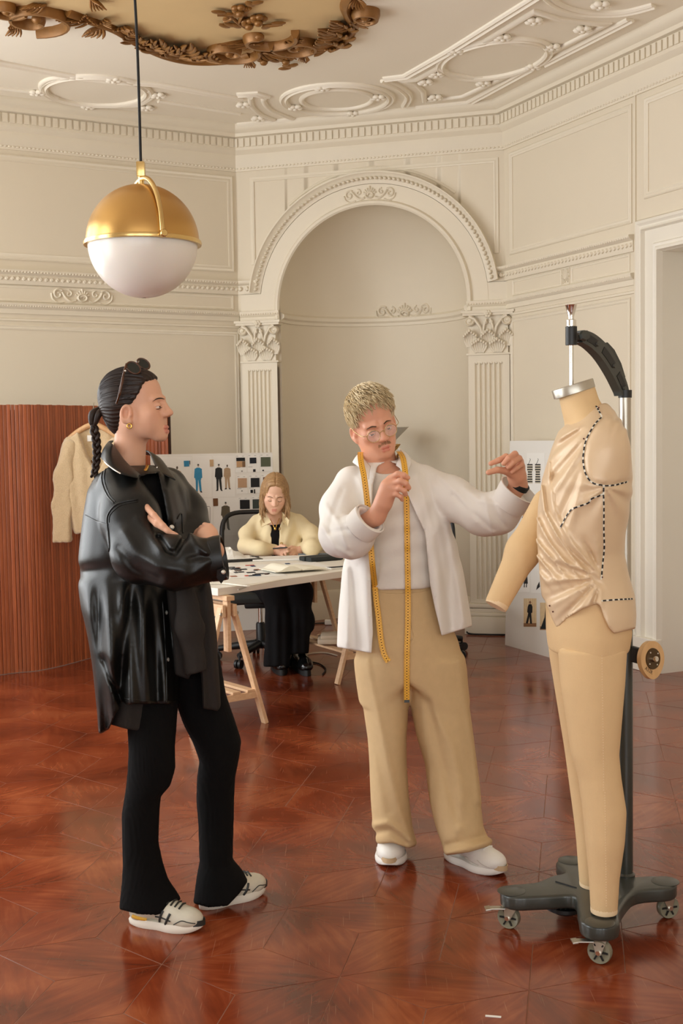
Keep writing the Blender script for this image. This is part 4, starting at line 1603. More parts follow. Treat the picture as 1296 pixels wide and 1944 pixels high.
# ------------------------------------------------------------------ hanger and fuzzy cardigan hung on the screen
pm('fuzzy_wool', srgb(206, 180, 140), 0.95, var=0.16, scale=120, bump=0.9, bscale=220, sheen=0.6)
pm('label_white', srgb(236, 232, 222), 0.7)
pm('horn_button', srgb(120, 84, 52), 0.4)
def cardigan():
	Y = 8.16
	q = P(176, 772, Y)
	neck = P(178, 806, Y)
	root = thing('coat_hanger', P(178, 835, Y), 'pale wooden coat hanger hooked over the top of the slatted screen', 'hanger')
	m = MB()
	L_, R_ = P(128, 836, Y), P(232, 836, Y)
	m.tube(crv([tuple(L_), tuple(P(150, 818, Y)), tuple(neck), tuple(P(206, 818, Y)), tuple(R_)], 6), 0.018, 8)
	m.build('hanger_arm', 'hanger_wood', root, smooth=60)
	m = MB()
	hk = [neck, P(178, 792, Y), P(177, 776, Y), P(178, 766, Y + 0.20), P(178, 766, Y + 0.46), P(178, 775, Y + 0.50)]
	m.tube(crv([tuple(v) for v in hk], 5), 0.003, 6)
	m.build('hook', 'steel', root, smooth=60)
	# cardigan
	k = Y / F_PX
	card = thing('cardigan', P(165, 1010, Y), 'fuzzy camel v-neck cardigan hung on the slatted wooden screen', 'cardigan')
	c = P(172, 900, Y)
	def X(px): return float(P(px, 900, Y).x)
	def Z(py): return float(P(172, py, Y).z)
	rows = [(Z(1012), X(180), Y - 0.01, 42 * k, 0.05), (Z(960), X(172), Y - 0.015, 50 * k, 0.06), (Z(900), X(172), Y - 0.01, 56 * k, 0.065), (Z(850), X(174), Y, 55 * k, 0.055), (Z(822), X(177), Y, 46 * k, 0.04), (Z(806), X(178), Y, 24 * k, 0.03)]
	def torso(p):
		d = loft(p, rows, power=2.6, endk=0.01)
		zz = Z(812) - (np.abs(p[:, 0] - X(178)) - 0.03) * 0.42
		d = smax(d, p[:, 2] - zz, 0.02)
		# rounded bottom corner and hem
		vneck = np.maximum(np.abs(p[:, 0] - (X(186))) - (p[:, 2] - Z(905)) * 0.42, Z(905) - p[:, 2])
		vneck = np.maximum(vneck, p[:, 1] - (Y + 0.005))
		return smax(d, -vneck, 0.008) + 0.003 * vnoise(p * 45, 3) + 0.004 * np.sin((p[:, 0] - X(172)) * 70 + p[:, 2] * 6)
	def sleeve(p):
		pts = [V3(X(136), Y, Z(848)), V3(X(124), Y - 0.03, Z(905)), V3(X(119), Y - 0.04, Z(960)), V3(X(117), Y - 0.035, Z(1025))]
		d = chain(p, pts, [0.062, 0.064, 0.062, 0.066], 0.05)
		q = p.copy()
		d = np.maximum(d, np.abs(p[:, 1] - (Y - 0.03)) - 0.045)
		d = smax(d, Z(1028) - p[:, 2], 0.012)
		return d + 0.003 * vnoise(p * 45, 4)
	lo, hi = V3(X(95), Y - 0.14, Z(1045)), V3(X(262), Y + 0.12, Z(798))
	def sleeve_far(p):
		pts = [V3(X(222), Y, Z(848)), V3(X(234), Y - 0.02, Z(905)), V3(X(238), Y - 0.03, Z(960)), V3(X(240), Y - 0.03, Z(1020))]
		return np.maximum(chain(p, pts, [0.062, 0.062, 0.06, 0.062], 0.05), np.abs(p[:, 1] - (Y - 0.02)) - 0.045) + 0.003 * vnoise(p * 45, 5)
	b = sdf_obj('body', torso, lo, hi, 0.009, 'fuzzy_wool', card)
	sdf_obj('sleeve', sleeve, lo, hi, 0.009, 'fuzzy_wool', card)
	sdf_obj('sleeve', sleeve_far, lo, hi, 0.009, 'fuzzy_wool', card)
	bv = bvh_of(b)
	m = MB()
	lb = P(173, 832, Y + 0.0)
	m.box(lb + Vector((0, -0.002, 0)), (0.05, 0.004, 0.04))
	m.build('neck_label', 'label_white', card)
	for py in (877, 915, 950):
		l, n = hit(bv, 174 + (py - 877) * 0.1, py)
		if l is None: continue
		m = MB(); m.lathe(l, [(0, 0.0), (0.012, 0.0), (0.012, 0.006), (0.0, 0.004)], 12, ax=n)
		m.build('button', 'horn_button', card, smooth=40)
cardigan()

# ------------------------------------------------------------------ uplighter on the niche wall behind the man's head
pm('shade_grey', srgb(206, 202, 190), 0.5, var=0.02)
def sconce():
	uc = None
	c = P(736, 812, 9.9)
	root = thing('wall_sconce', c - Vector((0, 0, 0.17)), 'pale conical uplighter with brass leaves on the niche wall behind the blond man', 'lamp')
	m = MB(); m.lathe(c, [(0.0, -0.135), (0.03, -0.135), (0.166, 0.0), (0.172, 0.0), (0.172, 0.004), (0.16, 0.002), (0.026, -0.125), (0.0, -0.125)], 32)
	m.build('shade', 'shade_grey', root, smooth=40)
	m = MB()
	for k in range(10):
		a = 2 * math.pi * k / 10
		e = Vector((math.cos(a), math.sin(a), 0))
		m.tube([c + Vector((0, 0, -0.20)) + e * 0.02, c + Vector((0, 0, -0.16)) + e * 0.06, c + Vector((0, 0, -0.135)) + e * 0.10], [0.02, 0.022, 0.004], 6)
	m.build('leaf_collar', 'brass', root, smooth=60)
	m = MB()
	m.tube([c + Vector((0, 0, -0.17)), c + Vector((0, 0, -0.32)), c + Vector((0, 0.12, -0.34)), c + Vector((0.02, 0.42, -0.34))], 0.012, 8)
	m.build('bracket', 'brass', root, smooth=60)
sconce()

# ------------------------------------------------------------------ pin boards with sketches and fabric samples
pm('foam_board', srgb(232, 228, 220), 0.6, var=0.01)
pm('paper', srgb(238, 235, 228), 0.7, var=0.01)
pm('paper_edge', srgb(205, 200, 190), 0.7)
INK = {}
def ink(r, g, b):
	k = (r, g, b)
	if k not in INK:
		INK[k] = pm('ink_%d_%d_%d' % k, srgb(r, g, b), 0.85, var=0.12, scale=60)
	return INK[k]

class Board:
	"""plane with pixel mapping: board coordinates in metres, u right, v down from the top left corner"""
	def __init__(s, tl, tr, bl):
		s.o = Vector(tl)
		s.u = (Vector(tr) - s.o).normalized()
		w = (Vector(bl) - s.o)
		s.v = (w - s.u * w.dot(s.u)).normalized()
		s.n = s.v.cross(s.u)
		if s.n.y > 0: s.n = -s.n
	def pt(s, u, v, d=0.0):
		return s.o + s.u * u + s.v * v + s.n * d
	def uv(s, px, py):
		q = ray(px, py)
		k = (s.o - CAM).dot(s.n) / q.dot(s.n)
		x = CAM + q * k - s.o
		return x.dot(s.u), x.dot(s.v)
	def quad(s, px0, py0, px1, py1, d, mb, th=0.0015, jit=0):
		a, b, c, e = s.uv(px0, py0), s.uv(px1, py0), s.uv(px1, py1), s.uv(px0, py1)
		mb.prism([s.pt(*q, d) for q in (a, b, c, e)], s.n * th)
		return mb
	def poly(s, pix, d, mb, th=0.0008):
		mb.prism([s.pt(*s.uv(*p), d) for p in pix], s.n * th)
		return mb

def figure(bd, cx, top, bot, coat, parent, legs=None, shoes=(30, 28, 26), head=True, wide=1.0, d=0.0022):
	"""little fashion sketch of a standing figure printed on the sheet, built as flat inked shapes"""
	h = bot - top
	w = h * 0.125 * wide
	legs = legs or coat
	def el(cx_, cy_, rx, ry, mat, nm):
		m = MB()
		bd.poly([(cx_ + rx * math.cos(a), cy_ + ry * math.sin(a)) for a in [2 * math.pi * i / 12 for i in range(12)]], d, m)
		m.build(nm, mat, parent)
	if head:
		el(cx, top + h * 0.055, h * 0.028, h * 0.05, ink(214, 190, 170), 'sketch_head')
		m = MB()
		bd.poly([(cx - h * 0.032, top + h * 0.045), (cx - h * 0.026, top + 0.0), (cx + h * 0.026, top + 0.0), (cx + h * 0.032, top + h * 0.045)], d + 0.0006, m)
		bd.poly([(cx - h * 0.028, top + h * 0.058), (cx + h * 0.028, top + h * 0.058), (cx + h * 0.026, top + h * 0.072), (cx - h * 0.026, top + h * 0.072)], d + 0.0006, m)
		m.build('sketch_hair', ink(40, 36, 34), parent)
	else:
		el(cx, top + h * 0.05, h * 0.03, h * 0.05, ink(90, 74, 60), 'sketch_head')
	m = MB()
	bd.poly([(cx - w * 0.35, top + h * 0.125), (cx - w, top + h * 0.17), (cx - w * 1.15, top + h * 0.48), (cx - w * 0.85, top + h * 0.50), (cx - w * 0.8, top + h * 0.56),
			 (cx + w * 0.8, top + h * 0.56), (cx + w * 0.85, top + h * 0.50), (cx + w * 1.15, top + h * 0.48), (cx + w, top + h * 0.17), (cx + w * 0.35, top + h * 0.125)], d, m)
	m.build('sketch_coat', coat, parent)
	m = MB()
	bd.poly([(cx - w * 0.72, top + h * 0.56), (cx - w * 0.02, top + h * 0.56), (cx - w * 0.12, top + h * 0.95), (cx - w * 0.62, top + h * 0.95)], d, m)
	bd.poly([(cx + w * 0.02, top + h * 0.56), (cx + w * 0.72, top + h * 0.56), (cx + w * 0.98, top + h * 0.95), (cx + w * 0.42, top + h * 0.95)], d, m)
	m.build('sketch_trousers', legs, parent)
	m = MB()
	bd.poly([(cx - w * 0.6, top + h * 0.95), (cx - w * 0.1, top + h * 0.95), (cx - w * 0.2, top + h), (cx - w * 0.9, top + h)], d, m)
	bd.poly([(cx + w * 0.5, top + h * 0.95), (cx + w * 0.95, top + h * 0.95), (cx + w * 1.2, top + h), (cx + w * 0.7, top + h)], d, m)
	m.build('sketch_shoes', ink(*shoes), parent)

def left_board():
	tl, tr = P(285, 863, 8.86), P(517, 859, 9.10)
	bl = P(285, 1160, 8.78)
	bd = Board(tl, tr, bl)
	W_ = bd.uv(517, 859)[0]
	HH = 1.32
	m = MB()
	m.prism([bd.pt(0, 0), bd.pt(W_, 0), bd.pt(W_, HH), bd.pt(0, HH)], -bd.n * 0.012)
	o = m.build('pin_board', 'foam_board')
	tag(o, 'large white pin board with coloured fashion sketches and fabric samples behind the seated woman', 'pin board')
	# legs that stand the board on the floor
	for u in (0.12, W_ - 0.12):
		s = MB()
		p = bd.pt(u, HH - 0.4, -0.02)
		s.tube([p, Vector((p.x, p.y + 0.10, 0.0))], 0.012, 8)
		s.build('leg', 'steel', o)
	tan, blue, blk, olv, gry = ink(198, 166, 128), ink(58, 138, 178), ink(34, 34, 33), ink(92, 82, 64), ink(66, 62, 56)
	def sheet(x0, y0, x1, y1, label):
		mm = MB()
		bd.quad(x0, y0, x1, y1, 0.0002, mm)
		s = mm.build('sketch_sheet', 'paper')
		return tag(s, label, 'drawing', 'sketch sheets pinned on the board')
	s = sheet(300, 868, 364, 942, 'sketch sheet half hidden behind the leather jacket with a tan coat drawing')
	figure(bd, 315, 884, 946, tan, s)
	figure(bd, 336, 885, 946, tan, s, head=False)
	s = sheet(365, 866, 402, 944, 'sketch sheet with one figure in a bright blue suit')
	figure(bd, 376, 881, 935, blue, s)
	s = sheet(403, 865, 446, 943, 'sketch sheet with a black suit beside a tan back view')
	figure(bd, 415, 881, 932, blk, s, legs=blk)
	figure(bd, 431, 882, 929, ink(176, 148, 116), s, head=False)
	s = sheet(364, 946, 404, 1016, 'lower sketch sheet with a dark coat beside an uncoloured outline figure')
	figure(bd, 372, 955, 1008, gry, s)
	mm = MB()
	for x0, x1, y0, y1 in ((383, 383.7, 962, 1000), (398, 398.7, 962, 1000), (388, 388.6, 966, 1000), (393, 393.6, 966, 1000), (383, 398, 961, 961.8), (386, 387.5, 1002, 1006), (394, 396, 1002, 1006)):
		bd.quad(x0, y0, x1, y1, 0.0022, mm, 0.0006)
	mm.build('outline_lines', ink(120, 116, 112), s)
	bdh = MB(); bd.poly([(389 + 2.6 * math.cos(a), 957.5 + 3.2 * math.sin(a)) for a in [i * 0.628 for i in range(10)]], 0.0022, bdh)
	bdh.build('sketch_head', ink(84, 78, 74), s)
	s = sheet(405, 945, 452, 1016, 'lower sketch sheet with one figure in a long olive brown coat')
	figure(bd, 428, 953, 1006, olv, s, wide=1.15, legs=ink(58, 54, 46))
	# fabric samples pinned by the sketches
	def swatch(x0, y0, x1, y1, col, label, dx=1.0):
		mm = MB()
		bd.poly([(x0, y0 + 0.3 * dx), (x1 - 0.3, y0), (x1, y1 - 0.6 * dx), (x0 + 0.8 * dx, y1)], 0.003, mm, 0.003)
		k = mm.build('fabric_swatch', ink(*col))
		return tag(k, label, 'fabric swatch', 'fabric swatches pinned on the board')
	swatch(348.5, 874.6, 359, 886, (54, 130, 168), 'bright blue fabric swatch pinned above the blue suit sketch')
	swatch(359.2, 874.5, 359.2 + 1.6, 882, (38, 40, 56), 'narrow navy strip pinned behind the blue swatch')
	swatch(397.5, 872.5, 405, 886, (196, 164, 124), 'tan fabric swatch pinned beside the black suit sketch')
	swatch(404, 946, 413.5, 961, (112, 74, 44), 'brown fabric swatch pinned above the olive coat sketch')
	swatch(300, 877, 309.5, 881.5, (132, 134, 124), 'grey green swatch just above the jacket collar')
	# cards with sample squares on the right part of the board
	cards = [(447, 864, 468, 897, [(448, 869, 464.5, 875.5, (28, 28, 30)), (448.5, 875.7, 459.5, 887, (190, 152, 112)), (459.7, 875.7, 465, 887, (122, 94, 68))], 'sample card in the top row with a black and tan square', [(459, 894.5)]),
			 (470, 863, 492, 896, [(473.5, 869, 486, 880, (24, 28, 36)), (480, 891, 484.6, 896, (22, 22, 24))], 'sample card in the top row with a navy square', []),
			 (493, 862, 517, 895, [(494.5, 868, 513, 886, (86, 92, 72)), (497.5, 892, 500.5, 894.5, (22, 22, 24))], 'sample card in the top row with an olive green square', []),
			 (449, 903, 470, 937, [(451, 908, 468, 926, (186, 150, 118))], 'sample card in the middle row with a beige square', [(459, 932)]),
			 (472, 902, 493, 936, [(475.5, 907.5, 492, 925, (30, 30, 30)), (475, 930, 479.6, 936, (20, 20, 20)), (481.5, 929, 483.8, 937, (20, 20, 20))], 'sample card in the middle row with a black square', []),
			 (495, 901, 516, 930, [(499, 906, 512, 918, (112, 78, 62))], 'sample card in the middle row with a rust square beside the blonde hair', []),
			 (452, 944, 476, 985, [(455, 949, 473.5, 966.5, (22, 22, 24))], 'sample card in the bottom row with a black square', []),
			 (477, 943, 500, 984, [(479, 948, 492, 966, (62, 68, 62))], 'sample card in the bottom row with a dark green square', [])]
	for x0, y0, x1, y1, sq, lab, dots in cards:
		mm = MB()
		bd.quad(x0, y0, x1, y1, 0.0004, mm)
		c = mm.build('sample_card', 'paper')
		tag(c, lab, 'sample card', 'sample cards on the board')
		for a0, b0, a1, b1, col in sq:
			q = MB()
			bd.poly([(a0, b0), (a1, b0 - 0.3), (a1 + 0.3, b1 - 0.4), (a0 + 0.3, b1)], 0.0028, q, 0.002)
			q.build('swatch', ink(*col), c)
		t = MB()
		for dx0, dx1, yy in ((1, 5, 1.6), (12, 16, 1.6), (1, 9, y1 - y0 - 10)):
			bd.quad(x0 + dx0, y0 + yy, x0 + dx1, y0 + yy + 0.7, 0.0024, t, 0.0005)
		for px, py in dots:
			bd.quad(px - 1.4, py - 1.2, px + 1.4, py + 1.2, 0.0024, t, 0.0005)
		t.build('printed_caption', ink(150, 146, 140), c)
left_board()

def right_board():
	bl, br = FL(965, 1226), FL(1052, 1251)
	up = Vector((0.02, 0.045, 1)).normalized()
	HH = 1.50
	tl, tr = bl + up * HH, br + up * HH
	bd = Board(tl, tr, bl)
	W_ = 0.62
	m = MB()
	m.prism([bd.pt(0, 0), bd.pt(W_, 0), bd.pt(W_, HH), bd.pt(0, HH)], -bd.n * 0.01)
	o = m.build('leaning_board', 'foam_board')
	tag(o, 'tall white foam board of clothing pictures leaning on the wall behind the dress form', 'pin board')
	def sheet(x0, y0, x1, y1, label, mat='paper'):
		mm = MB(); bd.quad(x0, y0, x1, y1, 0.0003, mm)
		s = mm.build('sketch_sheet', mat)
		return tag(s, label, 'drawing', 'sheets on the leaning board')
	blk, wht, tan, blu = ink(38, 36, 34), ink(206, 196, 176), ink(196, 150, 108), ink(96, 110, 140)
	s = sheet(1000, 860, 1034, 940, 'sheet with two black and cream striped dresses on hangers')
	for cx in (1006, 1021):
		for k in range(8):
			mm = MB()
			y0 = 881 + k * 4.6
			wd = 5.2 if k < 3 else 4.0 + (k - 3) * 0.25
			bd.quad(cx - wd, y0, cx + wd, y0 + 2.4, 0.0022, mm, 0.0006); mm.build('stripe', blk, s)
			mm = MB()
			bd.quad(cx - wd, y0 + 2.4, cx + wd, y0 + 4.6, 0.0022, mm, 0.0006); mm.build('stripe', wht, s)
		mm = MB(); mm.tube([bd.pt(*bd.uv(*q), 0.003) for q in ((cx - 3, 881), (cx - 1, 878), (cx, 875), (cx + 1.2, 872.5), (cx, 870.5))], 0.0015, 5)
		mm.build('drawn_hook', blk, s)
	s = sheet(978, 958, 1034, 1024, 'sheet with two tan strappy dresses on hangers')
	for cx in (996, 1010):
		mm = MB()
		bd.poly([(cx - 3.5, 969), (cx + 4, 969), (cx + 2, 988), (cx + 1.5, 1008), (cx - 6, 1006), (cx - 3.5, 988)], 0.0022, mm); mm.build('sketch_dress', tan, s)
		mm = MB()
		bd.poly([(cx - 4.5, 981), (cx + 3.5, 978), (cx + 3.2, 985), (cx - 1, 986), (cx - 3, 992), (cx - 5.2, 991)], 0.003, mm); mm.build('sketch_sash', blu, s)
		mm = MB()
		for a, b in (((cx - 5, 1007), (cx - 9, 1015)), ((cx - 2, 1008), (cx - 4, 1014)), ((cx, 969), (cx, 963))):
			mm.tube([bd.pt(*bd.uv(*a), 0.003), bd.pt(*bd.uv(*b), 0.003)], 0.0018, 5)
		mm.build('drawn_line', blk, s)
	s = sheet(984, 1062, 1006, 1124, 'narrow sheet with a black skirt drawing above the photographs')
	mm = MB(); bd.poly([(998, 1092), (1001, 1092), (1002, 1108), (994, 1108)], 0.0022, mm); bd.poly([(995, 1108), (996.5, 1108), (996, 1115), (994.5, 1115)], 0.0022, mm); bd.poly([(999, 1108), (1000.5, 1108), (1000, 1115), (998.5, 1115)], 0.0022, mm)
	mm.build('sketch_skirt', blk, s)
	s = sheet(1008, 1060, 1030, 1126, 'narrow sheet with a dark shoe drawing half behind the satin drape')
	mm = MB(); bd.poly([(1020, 1112), (1024, 1104), (1025, 1114), (1018, 1120)], 0.0022, mm); mm.build('sketch_shoe', blk, s)
	# photographs
	for k, (x0, y0, x1, y1, lab) in enumerate(((994, 1136, 1018, 1190, 'small photograph of a figure in a black jumpsuit on a warm ground'), (1025, 1144, 1044, 1196, 'small photograph of a long black sparkly dress beside the satin hem'))):
		s = sheet(x0, y0, x1, y1, lab, ink(222, 196, 154))
		for i in range(6):
			xx = x0 + 2 + i * 3.6
			mm = MB(); bd.quad(xx, y0 + 1, xx + 0.5, y1 - 8, 0.0018, mm, 0.0003); mm.build('curtain_fold', ink(196, 168, 126), s)
		mm = MB(); bd.quad(x0, y1 - 7, x1, y1 - 0.4, 0.0019, mm, 0.0004); mm.build('photo_floor', ink(150, 110, 76), s)
		if k == 0:
			mm = MB()
			bd.poly([(1002, 1152), (1004, 1147), (1009, 1147), (1011, 1152), (1010.5, 1163), (1008.5, 1164), (1010, 1184), (1006.5, 1184), (1005.5, 1170), (1002, 1184), (998.5, 1183), (1003, 1164), (1001, 1162)], 0.0024, mm)
			mm.build('photo_figure', ink(24, 23, 24), s)
			mm = MB(); bd.poly([(1006.5 + 2 * math.cos(a), 1143.5 + 2.8 * math.sin(a)) for a in [i * 0.628 for i in range(10)]], 0.0024, mm); mm.build('photo_head', ink(150, 108, 84), s)
		else:
			mm = MB()
			bd.poly([(1036, 1152), (1040, 1152), (1041, 1168), (1043, 1194), (1026, 1194), (1034, 1172)], 0.0024, mm); mm.build('photo_dress', ink(30, 32, 32), s)
			mm = MB(); bd.poly([(1038 + 2 * math.cos(a), 1148 + 2.8 * math.sin(a)) for a in [i * 0.628 for i in range(10)]], 0.0024, mm); mm.build('photo_head', ink(150, 108, 84), s)
right_board()

# ------------------------------------------------------------------ work table on trestles and what lies on it
pm('table_white', srgb(236, 230, 218), 0.42, var=0.015)
TZ = 0.76
TE0 = onz(450, 1112, TZ)
TT = Vector((0.66, 0.75, 0)).normalized()
TN = Vector((-TT.y, TT.x, 0))
def tp(s, w, z=0.0):
	return Vector((TE0.x, TE0.y, TZ + z)) + TT * s + TN * w
def table():
	m = MB()
	m.box(tp(0.74, 0.46, -0.02), (1.76, 0.92, 0.04), (TT, TN, Vector((0, 0, 1))), 0.003)
	o = m.build('table_top', 'table_white')
	tag(o, 'long white table top resting on two pale wooden trestles', 'table top')
	def trestle(origin, yaw, label, legspan=0.46, width=0.7, near_right=True):
		t = Vector((math.cos(yaw), math.sin(yaw), 0))
		n = Vector((-t.y, t.x, 0))
		zt = TZ - 0.045
		# origin: floor position of the given foot of the near frame
		c0 = origin - t * (legspan / 2 if near_right else -legspan / 2)
		root = thing('trestle', c0 + n * width / 2, label, 'trestle', 'trestles under the table')
		up = Vector((0, 0, 1))
		for k in (0, 1):
			c = c0 + n * (width * k)
			for sgn in (-1, 1):
				m = MB()
				m.bar(c + t * sgn * legspan / 2, c + t * sgn * 0.035 + up * (zt - 0.06), 0.042, 0.022, side=n, bev=0.003)
				m.build('leg', 'pale_wood', root)
			m = MB()
			m.bar(c + t * 0.0 + up * 0.42, c + up * (zt - 0.02), 0.022, 0.045, side=t, bev=0.002)
			m.build('height_post', 'pale_wood', root)
			m = MB()
			m.bar(c - t * 0.19 + up * 0.165, c + t * 0.19 + up * 0.165, 0.02, 0.035, side=n, bev=0.002)
			m.build('shelf_rail', 'pale_wood', root)
			for sgn in (-1, 1):
				m = MB()
				m.lathe(c + t * sgn * 0.05 + up * (zt - 0.09) - n * 0.022 * (1 if k == 0 else -1), [(0, -0.004), (0.009, -0.004), (0.009, 0.002), (0, 0.002)], 10, ax=n)
				m.build('screw', 'steel', root)
		for sgn in (-1, 1):
			m = MB()
			m.bar(c0 - n * 0.03 + t * sgn * 0.035 + up * (zt - 0.075), c0 + n * (width + 0.03) + t * sgn * 0.035 + up * (zt - 0.075), 0.02, 0.065, side=t, bev=0.003)
			m.build('rail', 'pale_wood', root)
		m = MB()
		m.bar(c0 - n * 0.04 + up * (zt - 0.008), c0 + n * (width + 0.04) + up * (zt - 0.008), 0.05, 0.026, side=t, bev=0.003)
		m.build('top_beam', 'pale_wood', root)
		for i in range(4):
			m = MB()
			off = -0.14 + i * 0.093
			m.bar(c0 + t * off + up * 0.19 - n * 0.01, c0 + t * off + n * (width + 0.01) + up * 0.19, 0.05, 0.014, side=t, bev=0.002)
			m.build('shelf_slat', 'pale_wood', root)
		return root
	trestle(FL(503, 1372), RAD(38), 'pale wooden trestle with slatted shelf under the near end of the table')
	trestle(FL(640, 1299), RAD(30), 'pale wooden trestle behind the man under the far end of the table', near_right=False)
	# things lying on the table
	def flat(px, py, su, sv, rot, th, z=0.0):
		c = onz(px, py, TZ + z)
		a = Vector((math.cos(rot), math.sin(rot), 0))
		return c, (a, Vector((-a.y, a.x, 0)), Vector((0, 0, 1)))
	yaw = math.atan2(TT.y, TT.x)
	rnd = random.Random(9)
	def swatch_sheet(px, py, su, sv, rot, label, n):
		c, ax = flat(px, py, su, sv, rot, 0.002)
		m = MB(); m.box(c + Vector((0, 0, 0.0015)), (su, sv, 0.002), ax)
		s = tag(m.build('swatch_sheet', 'paper'), label, 'sheet', 'sample sheets on the table')
		cols = [(26, 28, 34), (34, 44, 62), (30, 30, 30), (84, 60, 48), (168, 116, 92), (60, 60, 60), (24, 24, 26), (190, 84, 64), (52, 70, 96), (20, 20, 22)]
		for i in range(n):
			q = c + ax[0] * rnd.uniform(-0.44, 0.44) * su + ax[1] * rnd.uniform(-0.4, 0.4) * sv + Vector((0, 0, 0.005))
			mm = MB(); mm.box(q, (rnd.uniform(0.02, 0.055), rnd.uniform(0.015, 0.035), 0.004), ax, 0.0015)
			mm.build('swatch', ink(*cols[i % len(cols)]), s)
		return s
	swatch_sheet(523, 1077, 0.62, 0.36, 0.32, 'white sheet dotted with dark fabric chips between notebook and writing hand', 26)
	swatch_sheet(452, 1092, 0.50, 0.30, 0.35, 'white sheet dotted with dark fabric chips at the near table edge', 16)
	# notebook lying open
	c, ax = flat(556, 1084, 0.3, 0.2, 0.5, 0.01)
	c = c + Vector((0, 0, 0.012))
	nb = thing('notebook', c, 'open blank notebook lying on the white table', 'notebook')
	pm('cream_pages', srgb(240, 234, 214), 0.7, var=0.01)
	a, b, z = ax
	for sg in (-1, 1):
		m = MB()
		n = 8
		vs, fs = [], []
		for i in range(n + 1):
			t = i / n
			hgt = 0.004 + 0.022 * math.sin(math.pi * min(1, t * 1.15 + 0.05)) * (1.25 if sg < 0 else 0.45)
			for s in (-1, 1):
				vs.append(c + a * sg * (0.004 + 0.165 * t) + b * s * 0.115 + z * hgt)
				vs.append(c + a * sg * (0.004 + 0.165 * t) + b * s * 0.115 + z * 0.001)
		for i in range(n):
			o4 = i * 4
			fs += [(o4, o4 + 2, o4 + 6, o4 + 4), (o4 + 1, o4 + 5, o4 + 7, o4 + 3), (o4, o4 + 4, o4 + 5, o4 + 1), (o4 + 2, o4 + 3, o4 + 7, o4 + 6)]
		fs += [(0, 1, 3, 2), (n * 4, n * 4 + 2, n * 4 + 3, n * 4 + 1)]
		m.add(vs, fs)
		m.build('page_block', 'cream_pages', nb, smooth=50)
	m = MB(); m.tube([c - b * 0.11 + z * 0.006, c + b * 0.11 + z * 0.006], 0.005, 6); m.build('spine', 'cream_pages', nb)
	# thick paper pad with crumpled sheets in a black tray (left)
	c, ax = flat(438, 1064, 0.3, 0.3, 0.35, 0.02)
	m = MB(); m.box(c + Vector((0, 0, 0.008)), (0.36, 0.26, 0.014), ax, 0.003)
	tag(m.build('portfolio', 'black_plastic'), 'thin black folder under crumpled white paper at the left of the table', 'folder')
	vs, fs = [], []
	n = 12
	for i in range(n + 1):
		for j in range(n + 1):
			q = c + ax[0] * (i / n - 0.5) * 0.30 + ax[1] * (j / n - 0.5) * 0.22
			hgt = 0.018 + 0.075 * max(0, 1 - ((i / n - 0.4) ** 2 + (j / n - 0.55) ** 2) * 5) * (0.55 + 0.45 * rnd.random())
			vs.append(q + Vector((0, 0, hgt)))
	vs += [v - Vector((0, 0, 0.0025)) for v in vs]
	o2 = (n + 1) ** 2
	for i in range(n):
		for j in range(n):
			k = i * (n + 1) + j
			fs += [(k, k + 1, k + n + 2, k + n + 1), (o2 + k, o2 + k + n + 1, o2 + k + n + 2, o2 + k + 1)]
	o = obj('crumpled_paper', vs, fs, 'paper')
	tag(recalc(o), 'crumpled white tissue paper lying on the black folder', 'paper')
	# marker, trays, drawing under the hands
	c, ax = flat(483, 1062.5, 0.06, 0.02, 0.1, 0.02)
	m = MB(); m.tube([c - ax[0] * 0.03 + Vector((0, 0, 0.011)), c + ax[0] * 0.03 + Vector((0, 0, 0.011))], 0.011, 10)
	tag(m.build('marker_cap', ink(72, 74, 72), smooth=40), 'short grey marker lying beside the seated woman\'s sleeve', 'marker')
	c, ax = flat(545, 1061, 0.42, 0.2, 0.12, 0.004)
	m = MB(); m.box(c + Vector((0, 0, 0.006)), (0.46, 0.22, 0.01), ax, 0.002)
	tag(m.build('drawing_pad', 'paper'), 'white drawing pad under the seated woman\'s hands', 'paper pad')
	for i, (px, py, l) in enumerate(((603, 1063, 0.24), (616, 1064.5, 0.24))):
		c, ax = flat(px, py, l, 0.06, 0.55, 0.03)
		m = MB(); m.box(c + Vector((0, 0, 0.016)), (l, 0.07, 0.028), ax, 0.008)
		tag(m.build('pencil_case', ink(40, 44, 42), smooth=40), ('dark grey flat pencil case nearer the seated woman', 'dark grey flat pencil case nearer the man\'s elbow')[i], 'pencil case', 'pencil cases on the table')
	c, ax = flat(600, 1055, 0.3, 0.05, 0.05, 0.01)
	m = MB(); m.box(c + Vector((0, 0, 0.01)), (0.24, 0.05, 0.012), ax, 0.003)
	tag(m.build('ruler_case', ink(120, 128, 134), smooth=40), 'grey metal ruler case behind the dark pencil cases', 'ruler')
	c, ax = flat(644, 1079, 0.15, 0.07, 0.5, 0.008)
	ph = thing('phone', c, 'white edged mobile phone lying by the man\'s shirt', 'phone')
	m = MB(); m.box(c + Vector((0, 0, 0.005)), (0.15, 0.072, 0.008), ax, 0.003); m.build('body', 'label_white', ph)
	m = MB(); m.box(c + Vector((0, 0, 0.0095)), (0.138, 0.064, 0.0012), ax); m.build('screen', ink(30, 32, 34), ph)
	# white tailor's ruler hook lying on the near edge
	cr = thing('curved_ruler', onz(430, 1110, TZ), 'pale curved tailoring ruler lying on the near edge of the table', 'ruler')
	pm('clear_ruler', srgb(226, 218, 200), 0.3, var=0.02)
	pts = [onz(*q, TZ + 0.006) for q in ((392, 1108), (420, 1108), (448, 1111), (470, 1113), (500, 1108), (537, 1101))]
	m = MB()
	pts = [Vector(q) for q in crv([tuple(q) for q in pts], 5)]
	m.ribbon(pts, [TN] * len(pts), 0.03, 0.006, [Vector((0, 0, 1))] * len(pts))
	m.build('blade', 'clear_ruler', cr)
